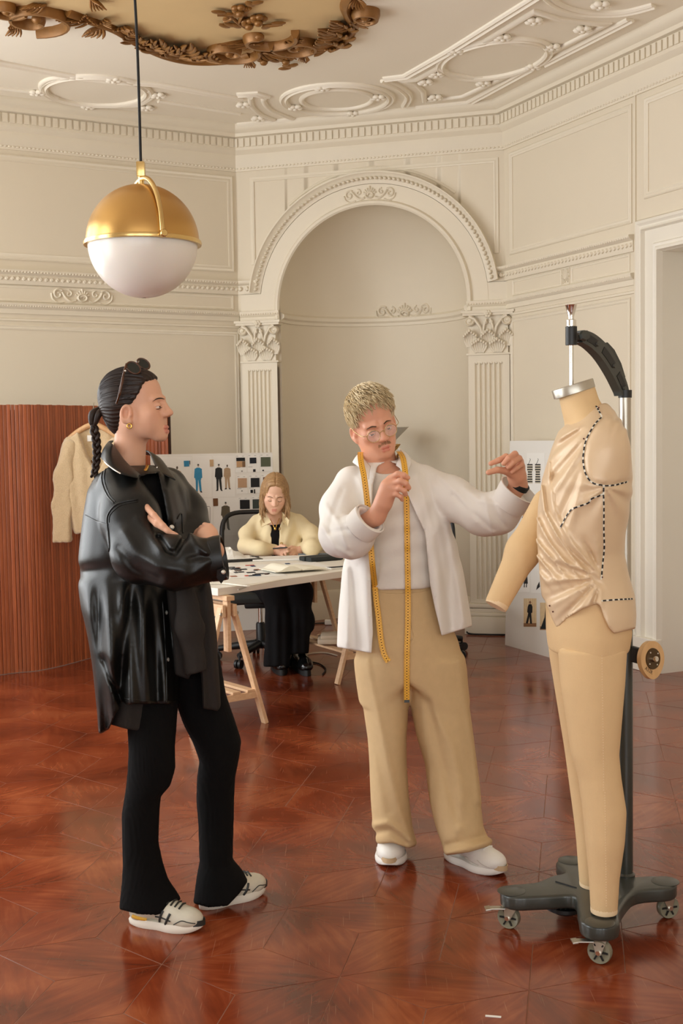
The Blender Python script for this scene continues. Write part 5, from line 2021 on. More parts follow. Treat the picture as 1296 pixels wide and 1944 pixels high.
	m = MB()
	pts = [onz(*q, TZ - 0.012) + Vector((0, -0.012, 0)) for q in ((452, 1119), (460, 1116), (468, 1113))]
	m.tube(pts, 0.004, 6)
	m.build('metal_hook', 'steel', cr)
	# folded cloth on the far trestle's shelf
	c = FL(640, 1299) + Vector((-0.05, 0.35, 0.205))
	m = MB(); m.box(c + Vector((0, 0, 0.02)), (0.15, 0.2, 0.035), bev=0.014); m.box(c + Vector((0.01, 0, 0.048)), (0.13, 0.18, 0.025), bev=0.011)
	pm('cloth_beige', srgb(206, 190, 166), 0.9, var=0.1, scale=30)
	tag(m.build('folded_cloth', 'cloth_beige', smooth=50), 'folded beige cloth on the shelf of the far trestle', 'cloth')
	# socket adapter and cables on the floor by the wall
	a = FL(626, 1186)
	m = MB(); m.box(a + Vector((0, 0, 0.022)), (0.085, 0.05, 0.04), bev=0.008)
	tag(m.build('power_adapter', 'label_white', smooth=40), 'small white power adapter on the floor under the table', 'adapter')
	for lab, pts in (('black cable running along the floor to the white adapter', ((560, 1192), (590, 1186), (618, 1184), (640, 1184), (660, 1184))),
					 ('thin dark cable looping over the floor below the far trestle', ((588, 1258), (606, 1262), (618, 1272), (612, 1282))),
					 ('pale cable lying on the floor beside the black shoe', ((580, 1244), (600, 1241), (620, 1241), (640, 1246)))):
		q = [FL(*p) + Vector((0, 0, 0.006)) for p in pts]
		m = MB(); m.tube([Vector(v) for v in crv([tuple(v) for v in q], 5)], 0.005, 6)
		tag(m.build('floor_cable', 'black_cord' if 'pale' not in lab else 'cloth_beige', smooth=60), lab, 'cable', 'cables on the floor')
	# cable along the right pilaster base
	pts = [CW.pt(1.86, 0.10, 0.02), CW.pt(1.88, 0.04, 0.06), CW.pt(1.90, 0.01, 0.12), CW.pt(2.05, 0.008, 0.13), CW.pt(2.25, 0.008, 0.10)]
	m = MB(); m.tube([Vector(v) for v in crv([tuple(v) for v in pts], 5)], 0.006, 6)
	tag(m.build('floor_cable', 'black_cord', smooth=60), 'dark cable along the foot of the right pilaster', 'cable', 'cables on the floor')
	# pale splinter lying on the floor
	a = FL(936, 1931)
	m = MB(); m.box(a + Vector((0, 0, 0.002)), (0.042, 0.006, 0.003), (Vector((0.98, -0.2, 0)), Vector((0.2, 0.98, 0)), Vector((0, 0, 1))))
	tag(m.build('thread_scrap', 'label_white'), 'tiny white scrap on the floor in the foreground', 'scrap')
table()

# ------------------------------------------------------------------ office chairs
pm('mesh_black', srgb(40, 42, 38), 0.6, var=0.1)
def mesh_screen_mat():
	m = bpy.data.materials.new('chair_mesh')
	m.use_nodes = True
	nt = m.node_tree
	b = nt.nodes['Principled BSDF']
	b.inputs['Base Color'].default_value = (*srgb(60, 60, 54), 1)
	b.inputs['Roughness'].default_value = 0.8
	b.inputs['Alpha'].default_value = 0.62
	MATS['chair_mesh'] = m
mesh_screen_mat()
def office_chair(c, face, label, back_h=0.98, seat_z=0.47, shift=0.0):
	"""c: floor centre, face: direction the sitter looks"""
	face = Vector(face).normalized()
	sd = Vector((face.y, -face.x, 0))
	z = Vector((0, 0, 1))
	root = thing('office_chair', c, label, 'office chair', 'black office chairs')
	for k in range(5):
		a = 2 * math.pi * k / 5 + 0.5
		e = Vector((math.cos(a), math.sin(a), 0))
		m = MB()
		m.tube([c + z * 0.12 + e * 0.03, c + z * 0.105 + e * 0.17, c + z * 0.085 + e * 0.30], [0.03, 0.026, 0.02], 8)
		lg = m.build('star_leg', 'black_plastic', root, smooth=60)
		s2 = Vector((-e.y, e.x, 0))
		m = MB()
		for sg in (-1, 1):
			m.lathe(c + e * 0.31 + z * 0.03 + s2 * sg * 0.014 - s2 * 0.009, [(0, 0), (0.03, 0), (0.03, 0.018), (0, 0.018)], 14, ax=s2)
		m.tube([c + e * 0.305 + z * 0.03, c + e * 0.30 + z * 0.085], 0.008, 6)
		m.build('caster', 'black_plastic', lg, smooth=40)
	m = MB(); m.lathe(c, [(0, 0.09), (0.032, 0.09), (0.032, 0.26), (0.026, 0.27), (0.0, 0.27)], 16); m.build('gas_column', 'black_plastic', root, smooth=40)
	m = MB(); m.lathe(c, [(0, 0.26), (0.016, 0.26), (0.016, seat_z - 0.06), (0, seat_z - 0.06)], 14); m.build('piston', 'chrome', root, smooth=40)
	m = MB()
	m.box(c + z * (seat_z - 0.065), (0.22, 0.22, 0.05), (sd, face, z), 0.015)
	m.tube([c + z * (seat_z - 0.06), c + z * (seat_z - 0.07) + sd * 0.26], 0.012, 6)
	m.tube([c + z * (seat_z - 0.06), c + z * (seat_z - 0.07) - sd * 0.24], 0.012, 6)
	m.build('seat_mechanism', 'black_plastic', root, smooth=40)
	m = MB(); m.box(c + z * (seat_z - 0.005) , (0.50, 0.48, 0.07), (sd, face, z), 0.03); m.build('seat', 'mesh_black', root, smooth=50)
	# back: rounded frame with translucent mesh
	bc = c - face * 0.235 + sd * shift
	pts = []
	hw, z0, z1 = 0.235, seat_z + 0.06, back_h
	for i in range(40):
		a = 2 * math.pi * i / 40
		ca, sa = math.cos(a), math.sin(a)
		x = hw * abs(ca) ** 0.45 * (1 if ca > 0 else -1)
		y = (z0 + z1) / 2 + (z1 - z0) / 2 * abs(sa) ** 0.45 * (1 if sa > 0 else -1)
		pts.append(bc + sd * x + z * y - face * (0.10 * (y - z0) / (z1 - z0) - 0.05 * (x / hw) ** 2))
	m = MB(); m.tube(pts + [pts[0]], 0.017, 8, caps=False); m.build('back_frame', 'black_plastic', root, smooth=60)
	ce = sum(pts, Vector()) / len(pts)
	m = MB()
	m.add([ce - face * 0.004] + pts, [(0, 1 + i, 1 + (i + 1) % 40) for i in range(40)])
	m.build('back_mesh', 'chair_mesh', root)
	m = MB(); m.tube([c + z * (seat_z - 0.06), c - face * 0.26 + z * (seat_z - 0.03), bc - face * 0.05 + z * (z0 + 0.12)], [0.02, 0.02, 0.016], 8); m.build('back_support', 'black_plastic', root, smooth=60)
	return root
CH1 = P(490, 1100, 8.45); CH1.z = 0
office_chair(Vector((-0.575, 8.36, 0)), (0.10, -1, 0), 'black office chair with mesh back under the seated woman', back_h=1.02, shift=0.02)
CH2 = FL(856, 1232)
office_chair(Vector((0.585, 8.5, 0)), (0.05, -1, 0), 'black office chair hidden behind the standing man', back_h=1.0)

# ------------------------------------------------------------------ pixel-shaped garment helpers
_FW, _RT, _UPN, _CM = A(FWD), A(RGT), A(UPV), A(CAM)
def pxv(p):
	q = p - _CM
	w = q @ _FW
	return 648 + F_PX * (q @ _RT) / w, 972 - F_PX * (q @ _UPN) / w

def poly_sd(u, v, pts):
	"""signed distance (negative inside) to a 2-D polygon"""
	pts = np.asarray(pts, np.float32)
	d = np.full(u.shape, 1e9, np.float32)
	s = np.ones(u.shape, np.float32)
	n = len(pts)
	for i in range(n):
		a, b = pts[i], pts[(i + 1) % n]
		e = b - a
		wx, wy = u - a[0], v - a[1]
		t = np.clip((wx * e[0] + wy * e[1]) / max(float(e @ e), 1e-6), 0, 1)
		dx, dy = wx - e[0] * t, wy - e[1] * t
		d = np.minimum(d, dx * dx + dy * dy)
		c1, c2 = v >= a[1], v < b[1]
		c3 = e[0] * wy > e[1] * wx
		flip = (c1 & c2 & c3) | (~c1 & ~c2 & ~c3)
		s = np.where(flip, -s, s)
	return s * np.sqrt(d)

def polyline_side(u, v, pts):
	"""signed distance to an open polyline, positive on the right of travel"""
	pts = np.asarray(pts, np.float32)
	best = np.full(u.shape, 1e9, np.float32)
	sg = np.zeros(u.shape, np.float32)
	for i in range(len(pts) - 1):
		a, b = pts[i], pts[i + 1]
		e = b - a
		wx, wy = u - a[0], v - a[1]
		t = np.clip((wx * e[0] + wy * e[1]) / max(float(e @ e), 1e-6), 0, 1)
		dx, dy = wx - e[0] * t, wy - e[1] * t
		d = dx * dx + dy * dy
		cr = e[0] * wy - e[1] * wx
		m = d < best
		best = np.where(m, d, best)
		sg = np.where(m, np.sign(cr), sg)
	return sg * np.sqrt(best)

def prow(rows):
	"""(py, left px, right px, y, ry) -> loft rows in metres"""
	out = []
	for py, l, r, y, ry in rows:
		a, b = P(l, py, y), P(r, py, y)
		out.append((a.z, (a.x + b.x) / 2, y, (b.x - a.x) / 2, ry))
	return out

def pp(px, py, y):
	return A(P(px, py, y))

def bounds(rows, m=0.08):
	r = np.array(rows)
	return (V3((r[:, 1] - r[:, 3]).min() - m, (r[:, 2] - r[:, 4]).min() - m, r[:, 0].min() - m),
			V3((r[:, 1] + r[:, 3]).max() + m, (r[:, 2] + r[:, 4]).max() + m, r[:, 0].max() + m))

# ------------------------------------------------------------------ dress form
pm('form_linen', srgb(224, 190, 142), 0.85, var=0.04, scale=14, bump=0.25, bscale=500)
pm('linen_band', srgb(234, 206, 166), 0.85, var=0.03)
pm('satin', srgb(222, 194, 158), 0.36, metal=0.07, var=0.03, scale=8, bump=0.03, bscale=300, spec=0.5)
pm('dark_metal', srgb(52, 54, 48), 0.42, metal=0.0, var=0.12, scale=30, coat=0.3)
pm('clear_wheel', srgb(128, 124, 104), 0.2, var=0.1)
FY = 3.64
def dress_form():
	root = thing('dress_form', Vector((0.76, 3.64, 0.125)), 'full length beige linen dress form with legs hanging from a wheeled stand', 'dress form')
	tors = prow([(728, 1058, 1126, 3.66, 0.050), (760, 1062, 1136, 3.66, 0.056), (785, 1068, 1152, 3.66, 0.085), (805, 1074, 1164, 3.66, 0.125), (840, 1070, 1174, 3.66, 0.150),
				 (900, 1060, 1180, 3.65, 0.150), (950, 1054, 1178, 3.65, 0.145), (1000, 1050, 1174, 3.64, 0.132), (1050, 1048, 1170, 3.64, 0.128), (1100, 1042, 1180, 3.64, 0.145),
				 (1150, 1037, 1192, 3.64, 0.165), (1200, 1038, 1196, 3.64, 0.172), (1235, 1042, 1190, 3.64, 0.168)])
	near = prow([(1228, 1059, 1189, 3.56, 0.088), (1300, 1064, 1185, 3.555, 0.086), (1370, 1075, 1179, 3.55, 0.080), (1433, 1084, 1174, 3.545, 0.070), (1475, 1097, 1178, 3.54, 0.066), (1541, 1106, 1188, 3.535, 0.066),
				 (1597, 1111, 1185, 3.53, 0.060), (1667, 1118, 1175, 3.53, 0.048), (1731, 1121, 1171, 3.53, 0.043)])
	far = prow([(1215, 1040, 1170, 3.74, 0.085), (1247, 1043, 1168, 3.74, 0.084), (1370, 1063, 1155, 3.745, 0.076), (1419, 1071, 1150, 3.75, 0.068), (1492, 1081, 1150, 3.755, 0.064), (1560, 1090, 1158, 3.755, 0.062), (1597, 1094, 1154, 3.755, 0.058), (1681, 1100, 1146, 3.755, 0.044)])
	def torso(p):
		d = loft(p, tors, endk=0.012)
		return smax(d, plane(p, P(1090, 730, 3.66), (-0.30, 0, 1)), 0.004)
	lo, hi = bounds(tors)
	sdf_obj('torso', torso, lo, hi, 0.0065, 'form_linen', root)
	def leg_fn(rows):
		def f(p):
			d = loft(p, rows, endk=0.012)
			return d
		return f
	for rows, nm in ((near, 'leg'), (far, 'leg')):
		lo, hi = bounds(rows)
		o = sdf_obj(nm, leg_fn(rows), lo, hi, 0.0055, 'form_linen', root)
		r = np.array(rows)
		zb = r[:, 0].min()
		i = int(np.argmin(r[:, 0]))
		m = MB()
		prof = [(1.0, 0.0), (1.015, 0.003), (1.015, 0.016), (1.0, 0.018)]
		vs, fs = [], []
		seg = 28
		for k in range(seg):
			a = 2 * math.pi * k / seg
			for s, h in prof:
				vs.append(Vector((r[i, 1] + r[i, 3] * s * math.cos(a), r[i, 2] + r[i, 4] * s * math.sin(a), zb + h)))
		n = len(prof)
		for k in range(seg):
			for q in range(n - 1):
				fs.append((k * n + q, ((k + 1) % seg) * n + q, ((k + 1) % seg) * n + q + 1, k * n + q + 1))
		m.add(vs, fs)
		m.build('ankle_band', 'linen_band', o, smooth=40)
		if rows is near:
			bv = bvh_of(o)
			m = MB()
			py = 1240
			while py < 1722:
				l, nn = hit(bv, 1142 + (py - 1240) * 0.014 + (2 if py > 1500 else 0), py)
				if l is not None:
					m.blob(l, (0.0022, 0.0015, 0.0016), 5, 3)
				py += 5
			m.build('side_seam', 'linen_band', o)
			m = MB()
			pts = []
			for px in range(1062, 1188, 6):
				l, nn = hit(bv, px, 1231 + 4 * math.sin((px - 1062) / 126 * math.pi))
				if l is not None: pts.append(l)
			if len(pts) > 3:
				m.tube(pts, 0.0018, 6); m.build('hip_seam', 'linen_band', o)
	# arm hanging forward on the far side
	a0, a1 = P(1042, 960, 3.82), P(941, 1151, 3.74)
	dirv = (a1 - a0).normalized()
	def arm(p):
		d = chain(p, [A(a0), A(a0.lerp(a1, 0.45) + Vector((-0.006, 0, 0.0))), A(a1 + dirv * 0.03)], [0.056, 0.051, 0.034], 0.03)
		return smax(d, plane(p, a1, dirv), 0.004)
	o = sdf_obj('arm', arm, V3(*(min(a0[i], a1[i]) - 0.1 for i in range(3))), V3(*(max(a0[i], a1[i]) + 0.1 for i in range(3))), 0.005, 'form_linen', root)
	m = MB(); m.lathe(a1, [(0.0, 0.001), (0.0345, 0.001), (0.0362, -0.002), (0.0372, -0.012), (0.0365, -0.014)], 26, ax=dirv)
	m.build('wrist_band', 'linen_band', o, smooth=40)
	# metal neck cap
	c = P(1089, 741, 3.66)
	axn = Vector((-0.30, 0, 1)).normalized()
	m = MB()
	vs, fs, seg = [], [], 36
	for k in range(seg):
		a = 2 * math.pi * k / seg
		e = Vector((math.cos(a), 0, 0.30 * math.cos(a))) * 0.0600 + Vector((0, math.sin(a) * 0.057, 0))
		for s, h in ((0.0, 0.018), (1.0, 0.018), (1.02, 0.016), (1.02, -0.008), (0.9, -0.010)):
			vs.append(c + e * s + axn * h)
	for k in range(seg):
		for q in range(4):
			fs.append((k * 5 + q, ((k + 1) % seg) * 5 + q, ((k + 1) % seg) * 5 + q + 1, k * 5 + q + 1))
	m.add(vs, fs)
	m.build('neck_cap', 'steel', root, smooth=40)
	return tors
FORM_ROWS = dress_form()

# ------------------------------------------------------------------ satin drape on the form
def drape():
	root = thing('satin_drape', Vector((0.76, 3.64, 0.9)), 'champagne satin wrap blouse pinned on the dress form with dashed style tape', 'blouse')
	rows = prow([(766, 1112, 1152, 3.665, 0.05), (785, 1086, 1166, 3.665, 0.105), (815, 1064, 1182, 3.66, 0.172), (850, 1050, 1191, 3.66, 0.192), (910, 1031, 1196, 3.65, 0.196), (960, 1023, 1192, 3.65, 0.186), (1010, 1020, 1184, 3.64, 0.165),
				 (1050, 1022, 1182, 3.64, 0.152), (1090, 1025, 1190, 3.64, 0.158), (1130, 1029, 1201, 3.64, 0.180), (1165, 1034, 1203, 3.64, 0.190), (1205, 1040, 1200, 3.64, 0.192)])
	vedge = [(1100, 775), (1066, 812), (1044, 858), (1046, 920), (1055, 970), (1090, 1032), (1138, 1090)]
	hem = [(1000, 1100), (1034, 1140), (1046, 1172), (1056, 1193), (1078, 1172), (1105, 1156), (1134, 1146), (1139, 1150), (1146, 1172), (1156, 1192), (1166, 1203), (1198, 1195), (1230, 1190)]
	def f(p):
		u, v = pxv(p)
		front = smoothstep(3.66, 3.60, p[:, 1])
		d = loft(p, rows, endk=0.01)
		# sleeve head puffed over the armhole
		d = smin(d, ell(p, P(1158, 862, 3.535), (0.052, 0.062, 0.098)), 0.03)
		# long folds falling from the shoulder
		ang = np.arctan2(v - 775.0, 1160.0 - u)
		r1 = np.hypot(v - 775.0, u - 1160.0)
		m1 = smoothstep(28, 80, r1) * smoothstep(330, 180, r1) * smoothstep(1112, 1092, u + (v - 850) * 0.02)
		f1 = np.sin(ang * 26 + np.sin(r1 * 0.012) * 1.2) + 0.5 * np.sin(ang * 47 + 1.0)
		# folds gathered at the waist point
		a2 = np.arctan2(v - 1096.0, 1142.0 - u)
		r2 = np.hypot(v - 1096.0, u - 1142.0)
		m2 = smoothstep(10, 40, r2) * smoothstep(150, 70, r2) * smoothstep(1150, 1130, u) * smoothstep(1010, 1050, v)
		f2 = np.sin(a2 * 13 + 0.6) + 0.4 * np.sin(a2 * 29)
		ue, = lerp_rows(v, [q[1] for q in vedge] + [1150, 1220], [[q[0]] for q in vedge] + [[1186], [1240]])
		side = (ue - u) * (1.0 - 0.20 * smoothstep(900, 1020, v))        # image left = upper wrap layer
		wrap = smoothstep(-2.5, 2.5, side) * smoothstep(770, 800, v) * smoothstep(1105, 1085, v)
		# long soft folds of the wrap layer parallel to its edge
		m3 = smoothstep(0, 12, side) * smoothstep(800, 860, v) * smoothstep(1140, 1060, v)
		f3 = np.sin(side * 0.36 + 0.8) + 0.35 * np.sin(side * 0.71)
		# creases under the sleeve head and at the back
		a4 = np.arctan2(v - 925.0, u - 1150.0)
		m4 = smoothstep(110, 20, np.hypot(v - 925.0, u - 1150.0)) * smoothstep(905, 935, v)
		m5 = smoothstep(40, 0, np.abs(v - 800)) * smoothstep(1150, 1170, u)
		disp = 0.0062 * f1 * m1 * (1 - m3) + 0.0080 * f2 * m2 + 0.0070 * f3 * m3 + 0.0038 * np.sin(a4 * 8) * m4 + 0.004 * np.sin((u + v * 0.4) * 0.32) * m5
		d = d - front * (disp + 0.0065 * wrap)
		# armhole line pressed in
		arm = polyline_side(u, v, [(1142, 792), (1128, 808), (1112, 838), (1107, 870), (1112, 900), (1124, 917), (1150, 922), (1192, 913)])
		d = d + front * 0.0045 * np.exp(-(arm / 5.0) ** 2)
		# hollow at the waist behind the pin
		# neckline opening: cut above the wrap edge on the far side and the hem
		k = 3.5 / F_PX
		hemd = np.interp(u, [q[0] for q in hem], [q[1] for q in hem])
		d = smax(d, (v - hemd) * k * 0.8, 0.004)
		neck = poly_sd(u, v, [(1050, 740), (1150, 740), (1147, 764), (1128, 772), (1098, 788), (1074, 806), (1060, 818), (1040, 830)]) * k
		d = smax(d, -neck, 0.003)
		return d
	lo, hi = V3(0.52, 3.38, 0.83), V3(1.05, 3.92, 1.72)
	b = sdf_obj('blouse', f, lo, hi, 0.0048, 'satin', root, smooth_n=2)
	bv = bvh_of(b)
	pm('tape_white', srgb(236, 230, 214), 0.7)
	pm('tape_black', srgb(24, 22, 24), 0.6)
	def tape(pts):
		q = crv(pts, 10)
		P0 = []
		for u, v in q:
			l, n = hit(bv, u, v)
			if l is not None: P0.append((l + n * 0.0010, n))
		if len(P0) < 3: return
		dense, ds = [P0[0]], [0.0]
		for a, b2 in zip(P0, P0[1:]):
			s = (b2[0] - a[0]).length
			if s > 0.03: continue
			dense.append(b2); ds.append(ds[-1] + s)
		xs = np.array([tuple(a) for a, _ in dense]); ns = np.array([tuple(n) for _, n in dense])
		def at(s):
			return Vector([np.interp(s, ds, xs[:, i]) for i in range(3)]), Vector([np.interp(s, ds, ns[:, i]) for i in range(3)]).normalized()
		def rib(s0, s1, w, off, mb):
			st = np.linspace(s0, s1, max(2, int((s1 - s0) / 0.004) + 1))
			pl = [at(s) for s in st]
			pts_ = [a + n * off for a, n in pl]
			sides = []
			for i in range(len(pts_)):
				t = pts_[min(i + 1, len(pts_) - 1)] - pts_[max(i - 1, 0)]
				sides.append(t.cross(pl[i][1]).normalized())
			mb.ribbon(pts_, sides, w, 0.0012, [n for _, n in pl])
		mw, mk = MB(), MB()
		rib(0, ds[-1], 0.0042, 0.0004, mw)
		s = 0.004
		while s + 0.011 < ds[-1]:
			rib(s, s + 0.011, 0.0044, 0.0012, mk)
			s += 0.019
		t = mw.build('style_tape', 'tape_white', root)
		mk.build('tape_dashes', 'tape_black', t)
	tape([(1130, 770), (1136, 781), (1142, 792)])
	tape([(1142, 793), (1128, 808), (1113, 836), (1107, 868), (1111, 898), (1123, 916), (1145, 922), (1168, 920), (1190, 914)])
	tape([(1145, 924), (1145, 970), (1145, 1010), (1146, 1040), (1143, 1070), (1140, 1100)])
	tape([(1064, 1002), (1085, 968), (1115, 955), (1123, 946), (1144, 938)])
	tape([(1141, 1141), (1165, 1139), (1200, 1137)])
	m = MB()
	for q in ((1133, 760), (1115, 770), (1108, 833), (1136, 775), (1044, 1150), (1050, 1161), (1142, 1096)):
		l, n = hit(bv, *q)
		if l is not None: m.blob(l + n * 0.002, 0.0026, 6, 4)
	m.build('pin_heads', ink(90, 40, 36), root)
drape()

# ------------------------------------------------------------------ stand of the form
def form_stand():
	pole = Vector((0.901, 3.842, 0))
	root = thing('form_stand', Vector((0.78, 3.74, 0)), 'dark grey wheeled stand with curved arm carrying the dress form', 'stand')
	z = Vector((0, 0, 1))
	ends = [Vector((0.514, 3.721, 0)), Vector((0.737, 3.465, 0)), Vector((1.013, 3.781, 0)), Vector((0.752, 3.985, 0))]
	cen = Vector((0.79, 3.76, 0))
	outline = []
	for i, e in enumerate(ends):
		d = (e - cen).normalized()
		s = Vector((-d.y, d.x, 0))
		r = 0.058
		arc_ = [e + d * (r * math.sin(t) - r * 0.4) + s * (-r * math.cos(t)) for t in [math.pi * k / 8 for k in range(9)]]
		d2 = (ends[(i + 1) % 4] - cen).normalized()
		s2 = Vector((-d2.y, d2.x, 0))
		nxt0 = ends[(i + 1) % 4] - d2 * 0.058 * 0.4 - s2 * 0.058
		mid = cen + ((d + d2).normalized()) * (0.125 if i < 2 else 0.155)
		cc = crv([tuple(arc_[-1]), tuple(arc_[-1] - d * 0.075 + s * 0.004), tuple(mid), tuple(nxt0 - d2 * 0.075 - s2 * 0.004), tuple(nxt0)], 6)
		outline += [tuple(a) for a in arc_] + [tuple(q) for q in cc[1:-1]]
	bm = bmesh.new()
	vs = [bm.verts.new((q[0], q[1], 0.118)) for q in outline]
	f = bm.faces.new(vs)
	ret = bmesh.ops.extrude_face_region(bm, geom=[f])
	for v in [g for g in ret['geom'] if isinstance(g, bmesh.types.BMVert)]:
		v.co.z = 0.072
	bmesh.ops.recalc_face_normals(bm, faces=bm.faces)
	ed = [e for e in bm.edges if abs(e.verts[0].co.z - e.verts[1].co.z) < 1e-6]
	bmesh.ops.bevel(bm, geom=ed, offset=0.010, segments=3, affect='EDGES', profile=0.5)
	bm.verts.index_update()
	m = MB()
	m.add([v.co.copy() for v in bm.verts], [tuple(v.index for v in f.verts) for f in bm.faces])
	bm.free()
	base = m.build('base_plate', 'dark_metal', root, smooth=40)
	for e in ends:
		m = MB(); m.lathe(e + z * 0.1172, [(0, 0.0028), (0.041, 0.0028), (0.044, 0.0015), (0.044, 0.0), (0, 0.0)], 26)
		m.build('pad_disc', 'dark_metal', base, smooth=40)
	m = MB(); m.bar(P(1052, 1676, 3.76) * 0 + onz(1054, 1674, 0.1185), onz(1094, 1686, 0.1185), 0.006, 0.002, side=z)
	m.build('slot', 'black_plastic', base)
	# casters with brake levers
	for e, brake in zip(ends, (True, True, False, False)):
		d = (e - cen).normalized()
		s = Vector((-d.y, d.x, 0))
		roll = Vector((0.86, -0.5, 0)) if brake else Vector((0.9, 0.3, 0))
		ax = Vector((-roll.y, roll.x, 0)).normalized()
		wc = e + z * 0.036 + d * 0.008
		m = MB(); m.lathe(wc - ax * 0.012, [(0.0, 0.0), (0.012, 0.0), (0.012, 0.004), (0.026, 0.002), (0.034, 0.0), (0.036, 0.004), (0.036, 0.020), (0.034, 0.024), (0.026, 0.022), (0.012, 0.020), (0.012, 0.024), (0, 0.024)], 26, ax=ax)
		wl = m.build('caster_wheel', 'clear_wheel', root, smooth=40)
		m = MB()
		for k in range(6):
			a = 2 * math.pi * k / 6
			r_ = roll.normalized() * math.cos(a) + z * math.sin(a)
			m.bar(wc + r_ * 0.010, wc + r_ * 0.027, 0.005, 0.026, side=ax.cross(r_))
		m.build('wheel_spokes', 'black_plastic', wl)
		m = MB()
		for sg in (-1, 1):
			q = [e + z * 0.074 + ax * sg * 0.017 - roll * 0.02, e + z * 0.074 + ax * sg * 0.017 + roll * 0.026, wc + ax * sg * 0.017 + roll * 0.008 - z * 0.006, wc + ax * sg * 0.017 - roll * 0.008 - z * 0.006]
			m.prism(q, ax * 0.002)
		m.box(e + z * 0.073, (0.05, 0.038, 0.006), (roll.normalized(), ax, z), 0.002)
		m.build('caster_fork', 'steel', root)
		m = MB(); m.lathe(wc - ax * 0.021, [(0, 0), (0.007, 0), (0.007, 0.042), (0, 0.042)], 10, ax=ax); m.build('axle_bolt', 'chrome', wl, smooth=40)
		if brake:
			m = MB()
			r0 = Vector((-0.95, -0.05, 0))
			m.bar(e + z * 0.068 - Vector((0.02, 0.01, 0)), e + z * 0.066 + r0 * 0.075, 0.026, 0.004, side=Vector((0.2, 1, 0)), bev=0.001)
			m.bar(e + z * 0.066 + r0 * 0.07, e + z * 0.064 + r0 * 0.088, 0.034, 0.005, side=Vector((0.2, 1, 0)), bev=0.001)
			m.build('brake_lever', 'steel', root)
	# pole: dark sleeve below, bright tube above
	top_arm = P(1181, 748, pole.y)
	m = MB(); m.lathe(pole, [(0, 0.115), (0.030, 0.115), (0.030, 0.122), (0.0235, 0.128), (0.0235, 0.98), (0.0225, 0.985), (0, 0.985)], 24)
	m.build('pole_sleeve', 'dark_metal', root, smooth=40)
	m = MB(); m.lathe(pole, [(0, 0.98), (0.0185, 0.98), (0.0185, top_arm.z + 0.01), (0, top_arm.z + 0.01)], 24)
	m.build('pole_tube', 'steel', root, smooth=40)
	m = MB(); m.lathe(Vector((pole.x, pole.y, top_arm.z)), [(0, -0.012), (0.021, -0.012), (0.0215, 0.012), (0, 0.012)], 20)
	m.build('pole_collar', 'black_plastic', root, smooth=40)
	# curved arm
	ctl = [(1099, 639, 3.69), (1118, 648, 3.72), (1140, 669, 3.76), (1160, 700, 3.80), (1174, 730, 3.835), (1180, 748, 3.842)]
	pts = [P(*q) for q in ctl]
	pts = [Vector(q) for q in crv([tuple(q) for q in pts], 6)]
	side_all = Vector((0.62, 0.5, 0)).cross(z).normalized()
	m = MB()
	vs, fs = [], []
	n = len(pts)
	cols = 8
	for i, p in enumerate(pts):
		t = (pts[min(i + 1, n - 1)] - pts[max(i - 1, 0)]).normalized()
		s = side_all
		nn = t.cross(s).normalized()
		if nn.z < 0: nn = -nn
		hh = 0.019 + 0.006 * math.sin(math.pi * min(1, i / n * 1.1))
		w = 0.016
		for a, b in ((-w, -hh), (w, -hh), (w, -hh * 0.75), (w, hh * 0.75), (w, hh), (-w, hh), (-w, hh * 0.75), (-w, -hh * 0.75)):
			rec = 0.010 if abs(abs(b) - hh * 0.75) < 1e-6 and False else 0
			vs.append(p + s * a + nn * b)
	for i in range(n - 1):
		for k in range(cols):
			a, b = i * cols + k, i * cols + (k + 1) % cols
			fs.append((a, b, b + cols, a + cols))
	fs += [tuple(reversed(range(cols))), tuple((n - 1) * cols + k for k in range(cols))]
	m.add(vs, fs)
	arm = m.build('curved_arm', 'dark_metal', root, smooth=30)
	# flat black strips as the shade of recesses, on the side facing the camera
	sgn = -1 if side_all.y > 0 else 1
	for i0, i1 in ((3, 9), (11, 18), (20, 27)):
		m = MB()
		ps = [pts[i] + side_all * sgn * 0.0165 for i in range(i0, min(i1, n - 1))]
		nrm = []
		for i in range(i0, min(i1, n - 1)):
			t = (pts[i + 1] - pts[i - 1]).normalized()
			nn = t.cross(side_all).normalized()
			nrm.append(nn if nn.z > 0 else -nn)
		m.ribbon(ps, nrm, 0.022, 0.001, [side_all * sgn] * len(ps))
		m.build('arm_recess_shade', 'black_plastic', arm)
		m = MB(); m.lathe(ps[-1] + side_all * sgn * 0.001, [(0, 0.004), (0.006, 0.004), (0.008, 0.0), (0, 0)], 10, ax=side_all * sgn); m.build('arm_screw', 'dark_metal', arm, smooth=40)
	# notched fin on the outer edge
	m = MB()
	fin = [(1146, 652), (1150, 650), (1163, 664), (1176, 690), (1184, 716), (1180, 716), (1172, 700), (1168, 694), (1164, 692), (1162, 684), (1157, 682), (1154, 672), (1148, 668)]
	q = [P(a, b, 3.79 + (a - 1146) * 0.0011) for a, b in fin]
	m.prism(q, side_all * 0.006)
	m.build('notched_fin', 'dark_metal', arm)
	# clamp, rod, knob
	rx = P(1084, 640, 3.665)
	m = MB(); m.lathe(Vector((rx.x, rx.y, 0)), [(0, P(1084, 655, 3.665).z), (0.0175, P(1084, 655, 3.665).z), (0.0175, P(1084, 620, 3.665).z), (0, P(1084, 620, 3.665).z)], 20)
	m.tube([rx, pts[2]], 0.014, 8)
	m.build('rod_clamp', 'black_plastic', root, smooth=40)
	zk = lambda py: P(1084, py, 3.665).z
	m = MB(); m.lathe(Vector((rx.x, rx.y, 0)), [(0, zk(735)), (0.0065, zk(735)), (0.0065, zk(656)), (0.010, zk(655)), (0.010, zk(618)), (0.0065, zk(618)), (0.0, zk(617))], 16)
